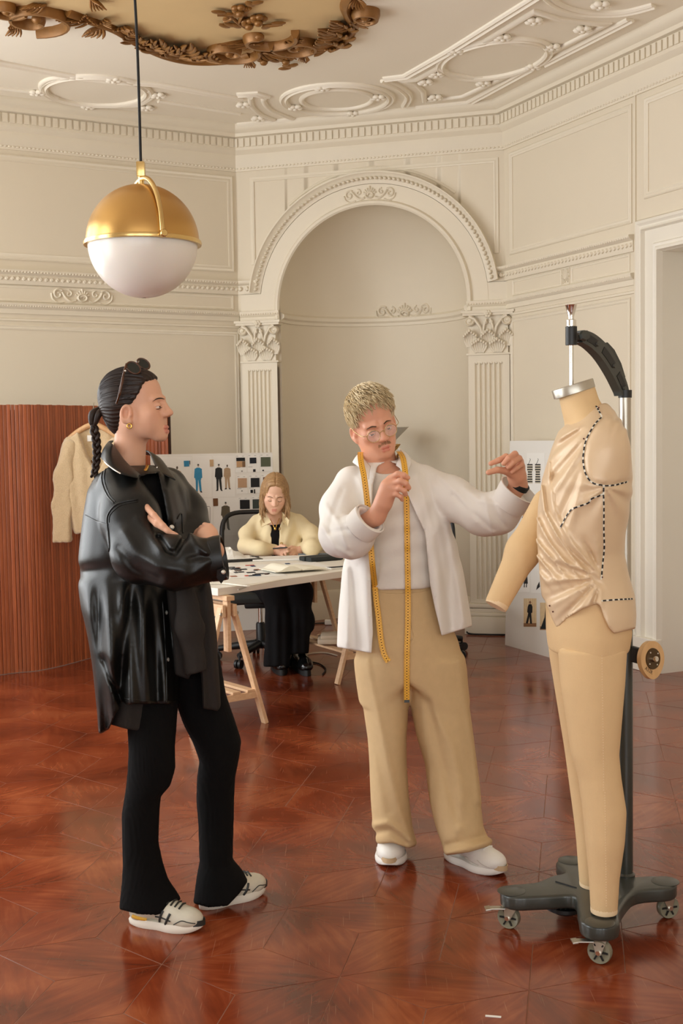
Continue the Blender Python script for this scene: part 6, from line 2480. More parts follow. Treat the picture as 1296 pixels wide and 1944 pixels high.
	m.build('hanging_rod', 'chrome', root, smooth=40)
	m = MB(); m.lathe(Vector((rx.x, rx.y, 0)), [(0, zk(619)), (0.0155, zk(619)), (0.0155, zk(608)), (0.009, zk(606)), (0.0085, zk(602)), (0.0175, zk(580)), (0.0185, zk(579)), (0.0, zk(581))], 22)
	m.build('funnel_knob', 'chrome', root, smooth=40)
	kb = P(1106, 638, 3.66)
	m = MB(); m.lathe(kb, [(0, 0), (0.016, 0.0), (0.017, 0.006), (0.015, 0.018), (0, 0.02)], 7, ax=(0.35, -0.93, 0.1))
	m.build('clamp_knob', 'dark_metal', root)
	# bracket and wooden disc handle
	hc = P(1231, 1250, 3.80)
	m = MB(); m.bar(Vector((pole.x + 0.012, pole.y - 0.01, hc.z + 0.012)), hc + Vector((-0.005, 0.012, 0)), 0.05, 0.02, side=z, bev=0.004)
	m.build('handle_bracket', 'black_plastic', root)
	nrm = Vector((0.58, -0.80, 0.08)).normalized()
	us = z.cross(nrm).normalized()
	vp = nrm.cross(us)
	wood('handle_wood', srgb(196, 150, 96), srgb(232, 192, 138), 0.45, stretch=(10, 3, 3), rnd=False)
	loop = []
	for k in range(40):
		a = 2 * math.pi * k / 40
		r = 0.056 * (1.0 + 0.16 * max(0, math.cos(a + math.pi / 2)) ** 6)
		loop.append(hc + us * (r * math.cos(a)) + vp * (r * math.sin(a)))
	m = MB(); m.prism(loop, nrm * 0.016)
	dk = m.build('wooden_disc', 'handle_wood', root, smooth=40)
	pm('bronze_plate', srgb(92, 74, 52), 0.35, metal=0.8)
	m = MB(); m.lathe(hc + nrm * 0.016, [(0, 0.003), (0.033, 0.003), (0.034, 0.0), (0, 0)], 28, ax=nrm)
	pl = m.build('hub_plate', 'bronze_plate', dk, smooth=40)
	m = MB(); m.lathe(hc + nrm * 0.019, [(0, 0.014), (0.008, 0.014), (0.010, 0.010), (0.010, 0), (0, 0)], 14, ax=nrm); m.build('hub_bolt', 'chrome', pl, smooth=40)
	for k in range(4):
		a = 2 * math.pi * k / 4 + 0.6
		m = MB(); m.lathe(hc + nrm * 0.019 + us * 0.025 * math.cos(a) + vp * 0.025 * math.sin(a), [(0, 0.003), (0.003, 0.002), (0.003, 0), (0, 0)], 8, ax=nrm); m.build('hub_screw', 'chrome', pl, smooth=40)
	tx = text_mesh('A32R', 0.017)
	if tx:
		m = MB()
		a0 = -2.15
		fr = hc + nrm * 0.0166
		e1 = (us * math.cos(a0 + math.pi / 2) + vp * math.sin(a0 + math.pi / 2))
		e2 = nrm.cross(e1)
		ctr = fr + (us * math.cos(a0) + vp * math.sin(a0)) * 0.046
		m.add([ctr + e1 * v[0] + e2 * v[1] for v in tx[0]], tx[1])
		m.build('stamped_lettering', ink(70, 48, 30), dk)
	# foot pedal under the plate
	pc = onz(1073, 1716, 0.062)
	m = MB()
	lp = [pc + Vector((0.062 * math.cos(a), 0.062 * math.sin(a), 0)) for a in [2 * math.pi * k / 32 for k in range(32)]]
	m.prism(lp, -z * 0.012)
	m.lathe(pc - z * 0.012, [(0, 0), (0.05, 0), (0.04, -0.012), (0, -0.012)], 24)
	m.tube([pc - z * 0.01, cen + z * 0.07], 0.012, 8)
	pd = m.build('foot_pedal', 'black_plastic', root, smooth=40)
	m = MB()
	for i in range(-3, 4):
		for j in range(-2, 3):
			q = pc + Vector((i * 0.015 + (0.004 if j % 2 else -0.004), j * 0.02, 0.0012))
			if (q - pc).length < 0.055:
				m.bar(q - Vector((0.005, 0.006 * (-1) ** j, 0)), q + Vector((0.005, 0.006 * (-1) ** j, 0)), 0.004, 0.0024, side=z)
	m.build('pedal_tread', 'dark_metal', pd)
	# fabric scrap lying on the pedal
	vs, fs = [], []
	n = 12
	rnd = random.Random(4)
	for i in range(n + 1):
		for j in range(n + 1):
			s, t = i / n, j / n
			q = onz(1062 + 52 * s + 6 * t, 1706 + 12 * t + 12 * s, 0.066) + z * (0.012 * (0.5 + 0.5 * math.sin(s * 9 + t * 5)) * (1 - s * 0.5) + 0.006 * math.sin(t * 12))
			vs.append(q)
	o2 = len(vs)
	vs += [v - z * 0.0015 for v in vs]
	for i in range(n):
		for j in range(n):
			k = i * (n + 1) + j
			fs += [(k, k + 1, k + n + 2, k + n + 1), (o2 + k, o2 + k + n + 1, o2 + k + n + 2, o2 + k + 1)]
	o = obj('fabric_scrap', vs, fs, 'satin', smooth=True)
	tag(o, 'crumpled scrap of champagne satin on the black foot pedal', 'fabric scrap')

def text_mesh(s, size):
	"""flat lettering: returns verts (x, y) and faces of the default font"""
	cu = bpy.data.curves.new('lettering', 'FONT')
	cu.body = s
	cu.size = size
	cu.align_x = 'CENTER'
	cu.resolution_u = 2
	o = bpy.data.objects.new('lettering_tmp', cu)
	COL.objects.link(o)
	dg = bpy.context.evaluated_depsgraph_get()
	me = bpy.data.meshes.new_from_object(o.evaluated_get(dg))
	r = ([tuple(v.co) for v in me.vertices], [tuple(p.vertices) for p in me.polygons])
	bpy.data.objects.remove(o, do_unlink=True)
	bpy.data.meshes.remove(me)
	return r
form_stand()

# ------------------------------------------------------------------ people: shared anatomy
def skin_mat(name, col, rough=0.48):
	return pm(name, col, rough, var=0.05, scale=30, bump=0.04, bscale=350, attr='tone', sss=0.10, spec=0.4)
skin_mat('skin_warm', srgb(224, 172, 142))
skin_mat('skin_ruddy', srgb(224, 164, 134))
pm('eye_white', srgb(226, 220, 212), 0.15, var=0.02)
pm('iris', srgb(70, 52, 38), 0.15)
pm('gold', srgb(222, 176, 92), 0.22, metal=1.0, var=0.05)

def frame(fwd, up):
	f = Vector(fwd).normalized()
	u = Vector(up)
	u = (u - f * u.dot(f)).normalized()
	r = f.cross(u)
	return np.array([list(r), list(f), list(u)], np.float32)   # rows: right, forward, up

class Head:
	def __init__(s, c, fwd, up, scale=1.0, jaw=1.0, nose=1.0, lips=1.0, gap=0.0, neck_to=None, neck_r=(0.050, 0.054), lid=0.35, brow=1.0, mouth=(0.0, 0.0), fill=1.0):
		s.fill = fill
		s.mouth = mouth
		s.c, s.R, s.s = A(c), frame(fwd, up), scale
		s.jaw, s.nose, s.lips, s.gap, s.lid, s.brow = jaw, nose, lips, gap, lid, brow
		s.neck_to, s.neck_r = neck_to, neck_r
	def w(s, x, y, z):
		"""local -> world"""
		return Vector((s.c + (A((x, y, z)) * s.s) @ s.R).tolist())
	def d(s, x, y, z):
		return Vector((A((x, y, z)) @ s.R).tolist())
	def loc(s, p):
		return ((p - s.c) @ s.R.T) / s.s
	def lipd(s, q):
		L = s.lips
		q = q - V3(0, s.mouth[0], s.mouth[1])
		up_ = chain(q, [V3(-.0225, .0815, -.0702), V3(-.010, .0885, -.0668), V3(0, .0900, -.0680), V3(.010, .0885, -.0668), V3(.0225, .0815, -.0702)], [.0024, .0042 * L, .0040 * L, .0042 * L, .0024], .004)
		lo_ = chain(q, [V3(-.0210, .0815, -.0718 - s.gap), V3(-.009, .0875, -.0768 - s.gap), V3(.009, .0875, -.0768 - s.gap), V3(.0210, .0815, -.0718 - s.gap)], [.0024, .0052 * L, .0052 * L, .0024], .004)
		return up_, lo_
	def __call__(s, p):
		q = s.loc(p)
		ax = np.abs(q[:, 0])
		m = np.stack([ax, q[:, 1], q[:, 2]], 1)         # mirrored
		j = s.jaw
		d = ell(q, (0, -.020, .040), (.0735, .0915, .088))
		d = smin(d, ell(q, (0, .038, .052), (.058, .046, .052)), .03)
		d = smin(d, ell(q, (0, .026, -.014), (.060, .062, .072)), .03)
		d = smin(d, cap(m, (.050 * j, -.006, -.046), (.019 * j, .060, -.092), .0195, .0165), .034)
		d = smin(d, ell(q, (0, .074, -.097), (.019 * j, .016, .0155)), .026)
		d = smin(d, ell(m, (.043, .058, -.020), (.019, .019, .016)), .026)
		d = smin(d, cap(m, (.013, .0915, .0245), (.044, .075, .0225), .0088 * s.brow, .0075 * s.brow), .016)
		d = smin(d, ell(q, (0, .0690, -.064), (.033, .0175, .029)), .024)
		d = smin(d, ell(m, (.034 * s.fill, .048, -.045), (.026 * s.fill, .027, .034)), .03)
		d = smax(d, -ell(m, (.0330, .1035, -.0015), (.0195, .0175, .0130)), .018)
		n = s.nose
		d = smin(d, cap(q, (0, .0915, .0150), (0, .1090 * (0.5 + n / 2), -.0215), .0066, .0086), .016)
		d = smin(d, ell(q, (0, .1120 * (0.55 + 0.45 * n), -.0275), (.0088, .0092, .0080)), .009)
		d = smin(d, ell(m, (.0125, .0985, -.0310), (.0080, .0105, .0072)), .012)
		d = smin(d, ell(m, (.0125, .0850, -.0140), (.0100, .0130, .0160)), .014)
		d = smax(d, -ell(m, (.0068, .1075, -.0385), (.0034, .0050, .0030)), .003)
		# eyelids around the eyeball
		eb = np.sqrt(((m - V3(.0315, .0790, -.0020)) ** 2).sum(1))
		lid_u = np.maximum(eb - .0141, -(m[:, 2] + .0020 - (.0125 * (0.5 - s.lid))))
		lid_l = np.maximum(eb - .0138, (m[:, 2] + .0020 + .0048))
		d = smin(d, np.minimum(lid_u, lid_l), .0045)
		up_, lo_ = s.lipd(q)
		d = smin(d, up_, .0060)
		d = smin(d, lo_, .0060)
		d = smax(d, -chain(q - V3(0, s.mouth[0], s.mouth[1]), [V3(-.0215, .0850, -.0712 - s.gap * .5), V3(0, .0955, -.0717 - s.gap * .5), V3(.0215, .0850, -.0712 - s.gap * .5)], [.0008, .0016 + s.gap * .45, .0008]), .0022)
		# ears
		c_, sn = math.cos(.22), math.sin(.22)
		Re = np.array([[.93, .36, 0], [-.36 * c_, .93 * c_, -sn], [-.36 * sn, .93 * sn, c_]], np.float32)
		e = ell(m, (.0775, -.0100, -.0160), (.0085, .0200, .0320), Re)
		e = smax(e, -ell(m, (.0860, -.0060, -.0110), (.0110, .0125, .0205), Re), .003)
		e = smin(e, ell(m, (.0765, .0040, -.0180), (.005, .006, .008)), .005)
		e = smin(e, ell(m, (.0755, -.0020, -.0420), (.0055, .0080, .0085)), .008)
		d = smin(d, e, .006)
		d = d * s.s
		if s.neck_to is not None:
			top = s.w(0, -.022, -.035)
			d = smin(d, cap(p, A(top), A(s.neck_to), s.neck_r[0], s.neck_r[1]), .035)
		return d
	def tone(s, v):
		"""vertex colour multiplier: lips, cheeks, ears"""
		q = s.loc(v.astype(np.float32))
		up_, lo_ = s.lipd(q)
		lip = smoothstep(.0026, .0002, np.minimum(up_, lo_))
		ch = np.exp(-(((np.abs(q[:, 0]) - .042) / .02) ** 2 + ((q[:, 1] - .07) / .03) ** 2 + ((q[:, 2] + .025) / .02) ** 2))
		no = np.exp(-(((q[:, 0]) / .016) ** 2 + ((q[:, 1] - .112) / .016) ** 2 + ((q[:, 2] + .028) / .012) ** 2))
		er = smoothstep(.070, .080, np.abs(q[:, 0])) * smoothstep(.03, .0, np.abs(q[:, 2] + .01))
		c = np.ones((len(v), 3), np.float32)
		blush = np.clip(0.55 * ch + 0.5 * no + 0.6 * er, 0, 1)[:, None]
		c = c * (1 - blush * np.array([0.02, 0.16, 0.16]))
		c = c * (1 - lip[:, None] * np.array([0.14, 0.42, 0.38]))
		return c
	def eyes(s, parent, look=(0, 1, 0)):
		lk = Vector(look).normalized()
		for sg in (-1, 1):
			c = s.w(sg * .0315, .0790, -.0020)
			m = MB(); m.blob(c, .0124 * s.s, 16, 12)
			e = m.build('eye', 'eye_white', parent, smooth=80)
			g = s.d(*lk).normalized()
			m = MB(); m.lathe(c + g * .0110 * s.s, [(0, .0018), (.0030 * s.s, .0016), (.0058 * s.s, .0002), (.0060 * s.s, -.002), (0, -.002)], 16, ax=g)
			m.build('iris', 'iris', e, smooth=60)

def strokes(bv, pts, rs, name, mat, parent, off=0.001, flat=0.6):
	"""a soft band of hair laid on the skin along pixels"""
	P0 = []
	for u, v in crv(pts, 6):
		l, n = hit(bv, u, v)
		if l is not None: P0.append(l + n * off)
	if len(P0) < 3: return
	k = len(P0)
	r = [np.interp(i / (k - 1), np.linspace(0, 1, len(rs)), rs) for i in range(k)]
	m = MB(); m.tube(P0, r, 8)
	return m.build(name, mat, parent, smooth=60)

def hair_mat(name, c1, c2, rough=0.42):
	m = pm(name, c1, rough, var=0.1, scale=60, col2=c2, spec=0.35)
	return m

def strand(mb, pts, r0, r1, seg=4):
	q = crv(pts, 4)
	k = len(q)
	mb.tube([Vector(x) for x in q], [r0 * math.sin(math.pi * (0.22 + 0.74 * i / (k - 1))) + r1 for i in range(k)], seg)

def fingers(p, lst, k=0.006):
	d = None
	for pts, rs in lst:
		q = chain(p, [A(x) for x in pts], rs, 0.004)
		d = q if d is None else smin(d, q, k)
	return d

def sneaker(root, heel, toe, name, upper_mat, sole_mat, width=0.098, height=0.085, stripes=None, laces=None, label=None, tip=None, rise=0.0):
	"""trainer: upper, sole, tongue, laces; heel and toe are floor points"""
	heel, toe = Vector(heel), Vector(toe)
	x = (toe - heel)
	x.z = 0
	L = x.length
	x.normalize()
	y = Vector((-x.y, x.x, 0))
	z = Vector((0, 0, 1))
	R = np.array([list(x), list(y), list(z)], np.float32)
	c = A(heel)
	k = L / 0.285
	def f(p):
		q = ((p - c) @ R.T) / k
		d = ell(q, (.212, 0, .042), (.071, .049, .040))
		d = smin(d, cap(q, (.165, 0, .054), (.075, 0, .080), .044, .039), .03)
		d = smin(d, ell(q, (.046, 0, .050), (.046, .037, .046)), .03)
		d = smax(d, .022 - q[:, 2], .006)
		hole = ell(q, (.060, 0, .125), (.042, .026, .045))
		d = smax(d, -hole, .006)
		return d * k
	lo = V3(*(min(heel[i], toe[i]) - 0.09 for i in range(3)))
	hi = V3(*(max(heel[i], toe[i]) + 0.16 for i in range(3)))
	sh = sdf_obj(name, f, lo, hi, 0.0042, upper_mat, root)
	if label: sh['label'] = label
	# sole: shaped outline, flared
	n = 44
	out = []
	for i in range(n):
		a = 2 * math.pi * i / n
		t = math.cos(a)
		ln = 0.5 + 0.5 * t
		wd = (0.041 + 0.012 * smoothstep(0.35, 0.75, ln) - 0.006 * math.exp(-((ln - 0.42) / 0.13) ** 2))
		out.append((L * (0.5 + 0.515 * t) - 0.002, wd * math.sin(a) * (1.08 if abs(math.sin(a)) > 0.3 else 1.0) * width / 0.098 * k))
	m = MB()
	lev = [(0.0, 0.92, 0.0), (0.004, 0.97, 0.0), (0.016, 0.985, 0.0), (0.027, 0.93, 0.0)]
	vs, fs = [], []
	for zz, s, _ in lev:
		for (a, b) in out:
			spring = 0.010 * max(0, (a / L - 0.8) / 0.2) ** 2
			vs.append(heel + x * ((a - L / 2) * s + L / 2) + y * b * s + z * (zz + spring + (0.008 if zz > 0.03 and a < L * 0.35 else 0)))
	for q in range(len(lev) - 1):
		for i in range(n):
			fs.append((q * n + i, q * n + (i + 1) % n, (q + 1) * n + (i + 1) % n, (q + 1) * n + i))
	fs += [tuple(reversed(range(n))), tuple((len(lev) - 1) * n + i for i in range(n))]
	m.add(vs, fs)
	so = m.build('sole', sole_mat, sh, smooth=50)
	base = wloc(sh)
	bv = BVHTree.FromPolygons([v.co + base for v in sh.data.vertices], [tuple(p.vertices) for p in sh.data.polygons])
	def surf(a, b, zz):
		o = heel + x * a * L + y * b * 0.2 + z * zz
		tgt = heel + x * a * L + z * zz
		l, nn, i, dist = bv.ray_cast(o, (tgt - o).normalized())
		return (l, nn) if l is not None else (None, None)
	def top(a, b):
		l, nn, i, dist = bv.ray_cast(heel + x * a * L + y * b + z * 0.3, Vector((0, 0, -1)))
		return l
	lm = laces or 'label_white'
	m = MB()
	for i in range(5):
		a = 0.50 + 0.055 * i
		p0, p1, p2 = top(a, -0.024), top(a + 0.012, 0.0), top(a, 0.024)
		if None in (p0, p1, p2): continue
		m.tube([p0 + z * 0.002, p1 + z * 0.004, p2 + z * 0.002], 0.0032, 6)
	a = 0.46
	q = top(a, 0.0)
	if q is not None and lm == 'label_white':
		for sg in (-1, 1):
			m.tube([Vector(v) for v in crv([tuple(q + z * 0.004), tuple(q + y * sg * 0.022 + z * 0.014 + x * 0.004), tuple(q + y * sg * 0.040 + z * 0.004 + x * 0.012), tuple(q + y * sg * 0.018 + z * 0.006 + x * 0.012)], 4)], 0.0028, 6)
	m.build('laces', lm, sh, smooth=60)
	if stripes:
		for pts, r, mt in stripes:
			P0 = []
			for a, zz in crv(pts, 5):
				for sg in (pts and (-1, 1)):
					pass
			for sg in (-1, 1):
				P0 = []
				for a, zz in crv(pts, 5):
					l, nn = surf(a, sg, zz)
					if l is not None: P0.append(l + nn * 0.0006)
				if len(P0) > 2:
					m = MB(); m.tube(P0, r, 6)
					m.build('side_stripe', mt, sh, smooth=60)
	if tip:
		m = MB()
		P0 = [heel + x * (L * (0.5 + 0.515 * math.cos(a)) - 0.0) + y * 0.048 * math.sin(a) * k + z * 0.030 for a in [RAD(d_) for d_ in range(-38, 39, 6)]]
		m.ribbon(P0, [z] * len(P0), 0.018, 0.003, [(p_ - heel - x * L * 0.7).normalized() for p_ in P0])
		m.build('toe_bumper', tip, sh)
	return sh

# ------------------------------------------------------------------ standing woman in the black leather jacket
pm('leather', srgb(13, 13, 11), 0.38, var=0.12, scale=5, bump=0.09, bscale=260, spec=0.38)
pm('black_knit', srgb(13, 12, 12), 0.95, var=0.1, scale=40, spec=0.15)
pm('charcoal_fleece', srgb(48, 44, 41), 0.95, var=0.1, scale=60, bump=0.2, bscale=300, spec=0.2)
pm('snap_metal', srgb(224, 220, 208), 0.25, metal=0.6)
pm('shoe_silver', srgb(206, 200, 182), 0.5, var=0.1, scale=30, bump=0.1, bscale=300)
pm('shoe_white', srgb(232, 226, 212), 0.5, var=0.04, scale=20)
pm('shoe_dark', srgb(34, 38, 36), 0.45)
pm('shoe_yellow', srgb(226, 172, 52), 0.5)
pm('tortoise', srgb(30, 19, 13), 0.18, var=0.6, scale=60, col2=srgb(104, 58, 26))
pm('dark_lens', srgb(30, 32, 24), 0.08, var=0.1)
hair_mat('hair_brown', srgb(24, 15, 10), srgb(52, 34, 23), 0.48)

def folds(p, seed, sc, amp, stretch=(1, 1, 1)):
	return amp * vnoise(p * A(stretch) * sc, seed)

def woman():
	Y = 3.91
	root = thing('person', Vector((-0.56, 3.85, 0)), 'standing person in an oversized black leather jacket with crossed arms and braided ponytail', 'person')
	H_ = Head(P(259, 776, 3.93), (0.985, -0.17, 0.10), (-0.10, 0.0, 1), 1.0, jaw=0.96, nose=0.98, lips=1.28, gap=0.0036, mouth=(0.0022, -0.0035), neck_to=P(243, 912, 3.96), neck_r=(0.049, 0.055), lid=0.60, brow=0.55)
	# body under the clothes
	sh_r, el_r, wr_r = P(232, 945, 3.80), P(268, 1066, 3.66), P(406, 1046, 3.63)
	sh_l, el_l, wr_l = P(318, 940, 4.02), P(356, 1020, 3.90), P(300, 1030, 3.72)
	def right_hand(p):
		d = chain(p, [A(el_r), A(wr_r)], [0.036, 0.026])
		d = smin(d, chain(p, [A(wr_r), pp(394, 1018, 3.70)], [0.026, 0.034]), 0.02)
		d = smin(d, fingers(p, [([P(396, 1008, 3.70), P(384, 1003, 3.74), P(374, 1010, 3.78)], [.013, .011, .009]),
								([P(390, 1014, 3.73), P(378, 1010, 3.77), P(368, 1018, 3.80)], [.012, .010, .009]),
								([P(386, 1022, 3.74), P(374, 1020, 3.78), P(366, 1028, 3.80)], [.012, .010, .008]),
								([P(382, 1030, 3.75), P(372, 1030, 3.78), P(366, 1036, 3.80)], [.010, .009, .008]),
								([P(404, 1010, 3.69), P(398, 1000, 3.70), P(388, 996, 3.71)], [.013, .010, .008])]), 0.008)
		return d
	def left_hand(p):
		d = chain(p, [A(el_l), A(wr_l)], [0.034, 0.026])
		d = smin(d, chain(p, [A(wr_l), pp(284, 990, 3.70)], [0.026, 0.030]), 0.02)
		d = smin(d, fingers(p, [([P(266, 950, 3.72), P(292, 978, 3.622), P(310, 998, 3.604), P(321, 1008, 3.606)], [.0110, .0094, .0084, .0070]),
								([P(266, 966, 3.72), P(297, 995, 3.612), P(318, 1008, 3.600), P(335, 1015.5, 3.604)], [.0110, .0092, .0080, .0064]),
								([P(266, 984, 3.72), P(296, 1012, 3.65), P(314, 1024, 3.66), P(322, 1032, 3.66)], [.011, .009, .0078, .0065]),
								([P(274, 1000, 3.69), P(292, 1024, 3.66), P(304, 1034, 3.66)], [.010, .0085, .007]),
								([P(262, 948, 3.74), P(272, 960, 3.73), P(280, 972, 3.73)], [.012, .010, .008])], k=0.0015), 0.006)
		return d
	def trunk(p):
		d = chain(p, [pp(268, 1270, 3.92), pp(262, 1120, 3.92), pp(258, 960, 3.92)], [0.10, 0.09, 0.10], 0.05)
		d = smin(d, cap(p, A(sh_r), A(sh_l), 0.03), 0.05)
		d = smin(d, cap(p, A(H_.neck_to), pp(258, 960, 3.92), 0.05, 0.07), 0.04)
		d = smin(d, chain(p, [A(sh_r), A(el_r)], [0.045, 0.036]), 0.03)
		d = smin(d, chain(p, [A(sh_l), A(el_l)], [0.045, 0.036]), 0.03)
		for l in ([(282, 1290, 3.86), (284, 1450, 3.80), (268, 1600, 3.80), (272, 1720, 3.81)], [(345, 1290, 3.95), (410, 1430, 3.97), (408, 1580, 3.98), (410, 1700, 3.98)]):
			d = smin(d, chain(p, [pp(*q) for q in l], [0.05, 0.035, 0.03, 0.025], 0.02), 0.03)
		return d
	hc = A(H_.c)
	sdf_obj('body', [(H_, hc - V3(.14, .14, .23), hc + V3(.15, .14, .15), 0.0023),
					 (right_hand, A(P(350, 1070, 3.85)) - V3(.03, .26, .03), A(P(440, 985, 3.85)) + V3(.03, .06, .03), 0.0032),
					 (left_hand, A(P(265, 1050, 3.70)) - V3(.02, .16, .02), A(P(360, 955, 3.85)) + V3(.02, .06, .02), 0.0030),
					 (trunk, V3(-0.85, 3.5, 0.03), V3(-0.20, 4.2, 1.65), 0.016)], None, None, None, 'skin_warm', root, color=H_.tone)
	H_.eyes(root, (0.15, 1, -0.05))
	# ---- hair
	hl_z = np.array([-.10, -.07, -.045, -.02, 0.0, .015, .03, .05, .075, .095, .115, .135])
	hl_y = np.array([-.05, -.046, -.040, -.030, -.022, .010, .026, .040, .054, .068, .080, .06])
	tail = H_.w(0, -.118, .010)
	def hair(p):
		q = H_.loc(p)
		d = ell(q, (0, -.024, .044), (.0815, .0985, .0925))
		d = smin(d, ell(q, (0, -.062, -.018), (.054, .044, .062)), .035)
		d = smin(d, ell(q, (0, .030, .062), (.066, .056, .056)), .03)
		hy = np.interp(q[:, 2], hl_z, hl_y).astype(np.float32) + 0.012 * smoothstep(.055, .02, np.abs(q[:, 0])) * smoothstep(.04, .08, q[:, 2])
		wob = 0.0022 * vnoise(q * 60, 7)
		d = smax(d, (q[:, 1] - hy - wob) * 0.85, .005)
		a = np.arctan2(q[:, 0], q[:, 2] - .012)
		rr = np.hypot(q[:, 0], q[:, 2] - .012)
		st = np.sin(a * 34 + 3 * vnoise(q * 18, 5)) * 0.6 + np.sin(a * 71 + 5 * vnoise(q * 12, 6)) * 0.4
		return (d - 0.0017 * st * smoothstep(.01, .04, rr)) * H_.s
	ho = sdf_obj('hair', hair, hc - V3(.16, .14, .15), hc + V3(.14, .14, .17), 0.0024, 'hair_brown', root)
	# flyaway strands combed to the tail
	rnd = random.Random(3)
	m = MB()
	bvh = bvh_of(ho)
	for i in range(150):
		t = rnd.uniform(-1.9, 1.9)
		y0 = rnd.uniform(-.03, .065)
		pts = []
		for k in range(6):
			s = k / 5
			yy = y0 + (-.115 - y0) * s
			rad = .13
			o = H_.w(math.sin(t) * rad * 1.0, yy, .03 + math.cos(t) * rad)
			tgt = H_.w(0, yy * 0.6 - .01 * s, .03 - .015 * s)
			l, n, _, _ = bvh.ray_cast(o, (tgt - o).normalized())
			if l is None: break
			pts.append(tuple(l + n * 0.0012))
			t *= (1 - 0.05 * s)
		if len(pts) >= 4:
			strand(m, pts, 0.0016, 0.0002)
	m.build('combed_strands', 'hair_brown', root, smooth=70)
	# ponytail and braid
	m = MB()
	m.lathe(H_.w(0, -.118, .012), [(0, -0.006), (0.014, -0.006), (0.016, 0), (0.014, 0.006), (0, 0.006)], 14, ax=H_.d(0, -1, -0.2))
	m.build('hair_tie', 'black_cord', root, smooth=60)
	m = MB()
	path = [H_.w(0, -.112, .014), P(182, 786, 3.93), P(178, 806, 3.925), P(182, 832, 3.92), P(184, 858, 3.915), P(182, 884, 3.905), P(178, 905, 3.89)]
	cen = crv([tuple(q) for q in path], 14)
	n = len(cen)
	for k in range(3):
		pts = []
		rs = []
		for i, c in enumerate(cen):
			t = i / (n - 1)
			w = (0.010 * math.exp(-((t - 0.16) / 0.16) ** 2) + 0.0095) * (1 - 0.55 * max(0, t - 0.6))
			ph = t * 26 + k * 2 * math.pi / 3
			tight = smoothstep(0.28, 0.42, t)
			off = Vector((math.sin(ph), math.sin(2 * ph) * 0.45, 0)) * w * tight + Vector((math.sin(k * 2.1), math.cos(k * 2.1), 0)) * w * 0.6 * (1 - tight)
			pts.append(Vector(c) + off)
			rs.append(w * (0.62 if tight < 0.5 else 0.66))
		m.tube(pts, rs, 8)
	m.build('braid', 'hair_brown', root, smooth=70)
	bvf = bvh_of(root.children[0])
	strokes(bvf, [(289, 763), (296, 758), (304, 756), (312, 757.5)], [.0007, .0020, .0024, .0014], 'eyebrow', 'hair_brown', root, -0.0008)
	strokes(bvf, [(296, 777), (301, 776), (307, 773.5)], [.0007, .0011, .0009], 'eyelashes', 'hair_brown', root, 0.0008)
	# earring and necklace
	m = MB()
	e0 = H_.w(.0835, -.001, -.052)
	m.tube([e0 + Vector((0.007 * math.cos(a), -0.001, 0.007 * math.sin(a) - 0.003)) for a in [2 * math.pi * i / 14 for i in range(15)]], 0.0026, 6)
	m.build('earring', 'gold', root, smooth=70)
	# ---- trousers (flared ribbed knit)
	near = prow([(1240, 236, 345, 3.86, 0.12), (1330, 240, 338, 3.83, 0.095), (1386, 243, 334, 3.81, 0.085), (1425, 245, 331, 3.80, 0.080), (1462, 243, 332, 3.80, 0.078), (1493, 240, 323, 3.80, 0.072), (1512, 237, 305, 3.80, 0.068),
				 (1543, 232, 302, 3.80, 0.066), (1603, 233, 300, 3.80, 0.064), (1640, 234, 308, 3.80, 0.066), (1674, 232, 319, 3.80, 0.072), (1708, 228, 342, 3.80, 0.080), (1740, 226, 352, 3.80, 0.085)])
	far = prow([(1240, 300, 415, 3.95, 0.12), (1320, 330, 428, 3.97, 0.095), (1372, 348, 446, 3.97, 0.085), (1409, 367, 458, 3.97, 0.080), (1443, 379, 453, 3.97, 0.074), (1477, 374, 446, 3.97, 0.068), (1517, 373, 444, 3.98, 0.066), (1569, 377, 443, 3.98, 0.064),
				(1635, 379, 441, 3.97, 0.072), (1660, 374, 462, 3.96, 0.088), (1690, 370, 476, 3.95, 0.10), (1725, 366, 482, 3.94, 0.108)])
	def pants(p):
		u, v = pxv(p)
		out = None
		for rows, hemp in ((near, [(215, 1722), (262, 1735), (300, 1737), (325, 1722), (345, 1704), (365, 1695)]), (far, [(360, 1712), (395, 1722), (432, 1719), (455, 1695), (476, 1664), (490, 1655)])):
			r = np.array(rows)
			cx = np.interp(p[:, 2], r[::-1, 0], r[::-1, 1])
			cy = np.interp(p[:, 2], r[::-1, 0], r[::-1, 2])
			ang = np.arctan2(p[:, 1] - cy, p[:, 0] - cx)
			d = loft(p, rows, endk=0.02) - 0.0011 * np.sin(ang * 64)
			hm = np.interp(u, [q[0] for q in hemp], [q[1] for q in hemp])
			d = smax(d, (v - hm + 1.2 * np.sin(ang * 32)) * 0.0016, 0.003)
			out = d if out is None else smin(out, d, 0.03)
		return out
	lo1, hi1 = bounds(near, 0.03); lo2, hi2 = bounds(far, 0.03)
	sdf_obj('trousers', pants, np.minimum(lo1, lo2), np.maximum(hi1, hi2), 0.0046, 'black_knit', root)
	# black top inside the jacket
	topr = prow([(888, 228, 284, 3.95, 0.06), (908, 214, 318, 3.93, 0.12), (950, 205, 340, 3.92, 0.155), (1010, 205, 345, 3.92, 0.16), (1100, 210, 340, 3.92, 0.155), (1200, 222, 350, 3.91, 0.15), (1280, 232, 360, 3.90, 0.15)])
	lo, hi = bounds(topr, 0.03)
	sdf_obj('black_top', lambda p: smax(loft(p, topr, endk=0.02), -cap(p, A(H_.w(0, -.02, -.05)), A(H_.neck_to), 0.050, 0.056), 0.01), lo, hi, 0.010, 'black_knit', root)
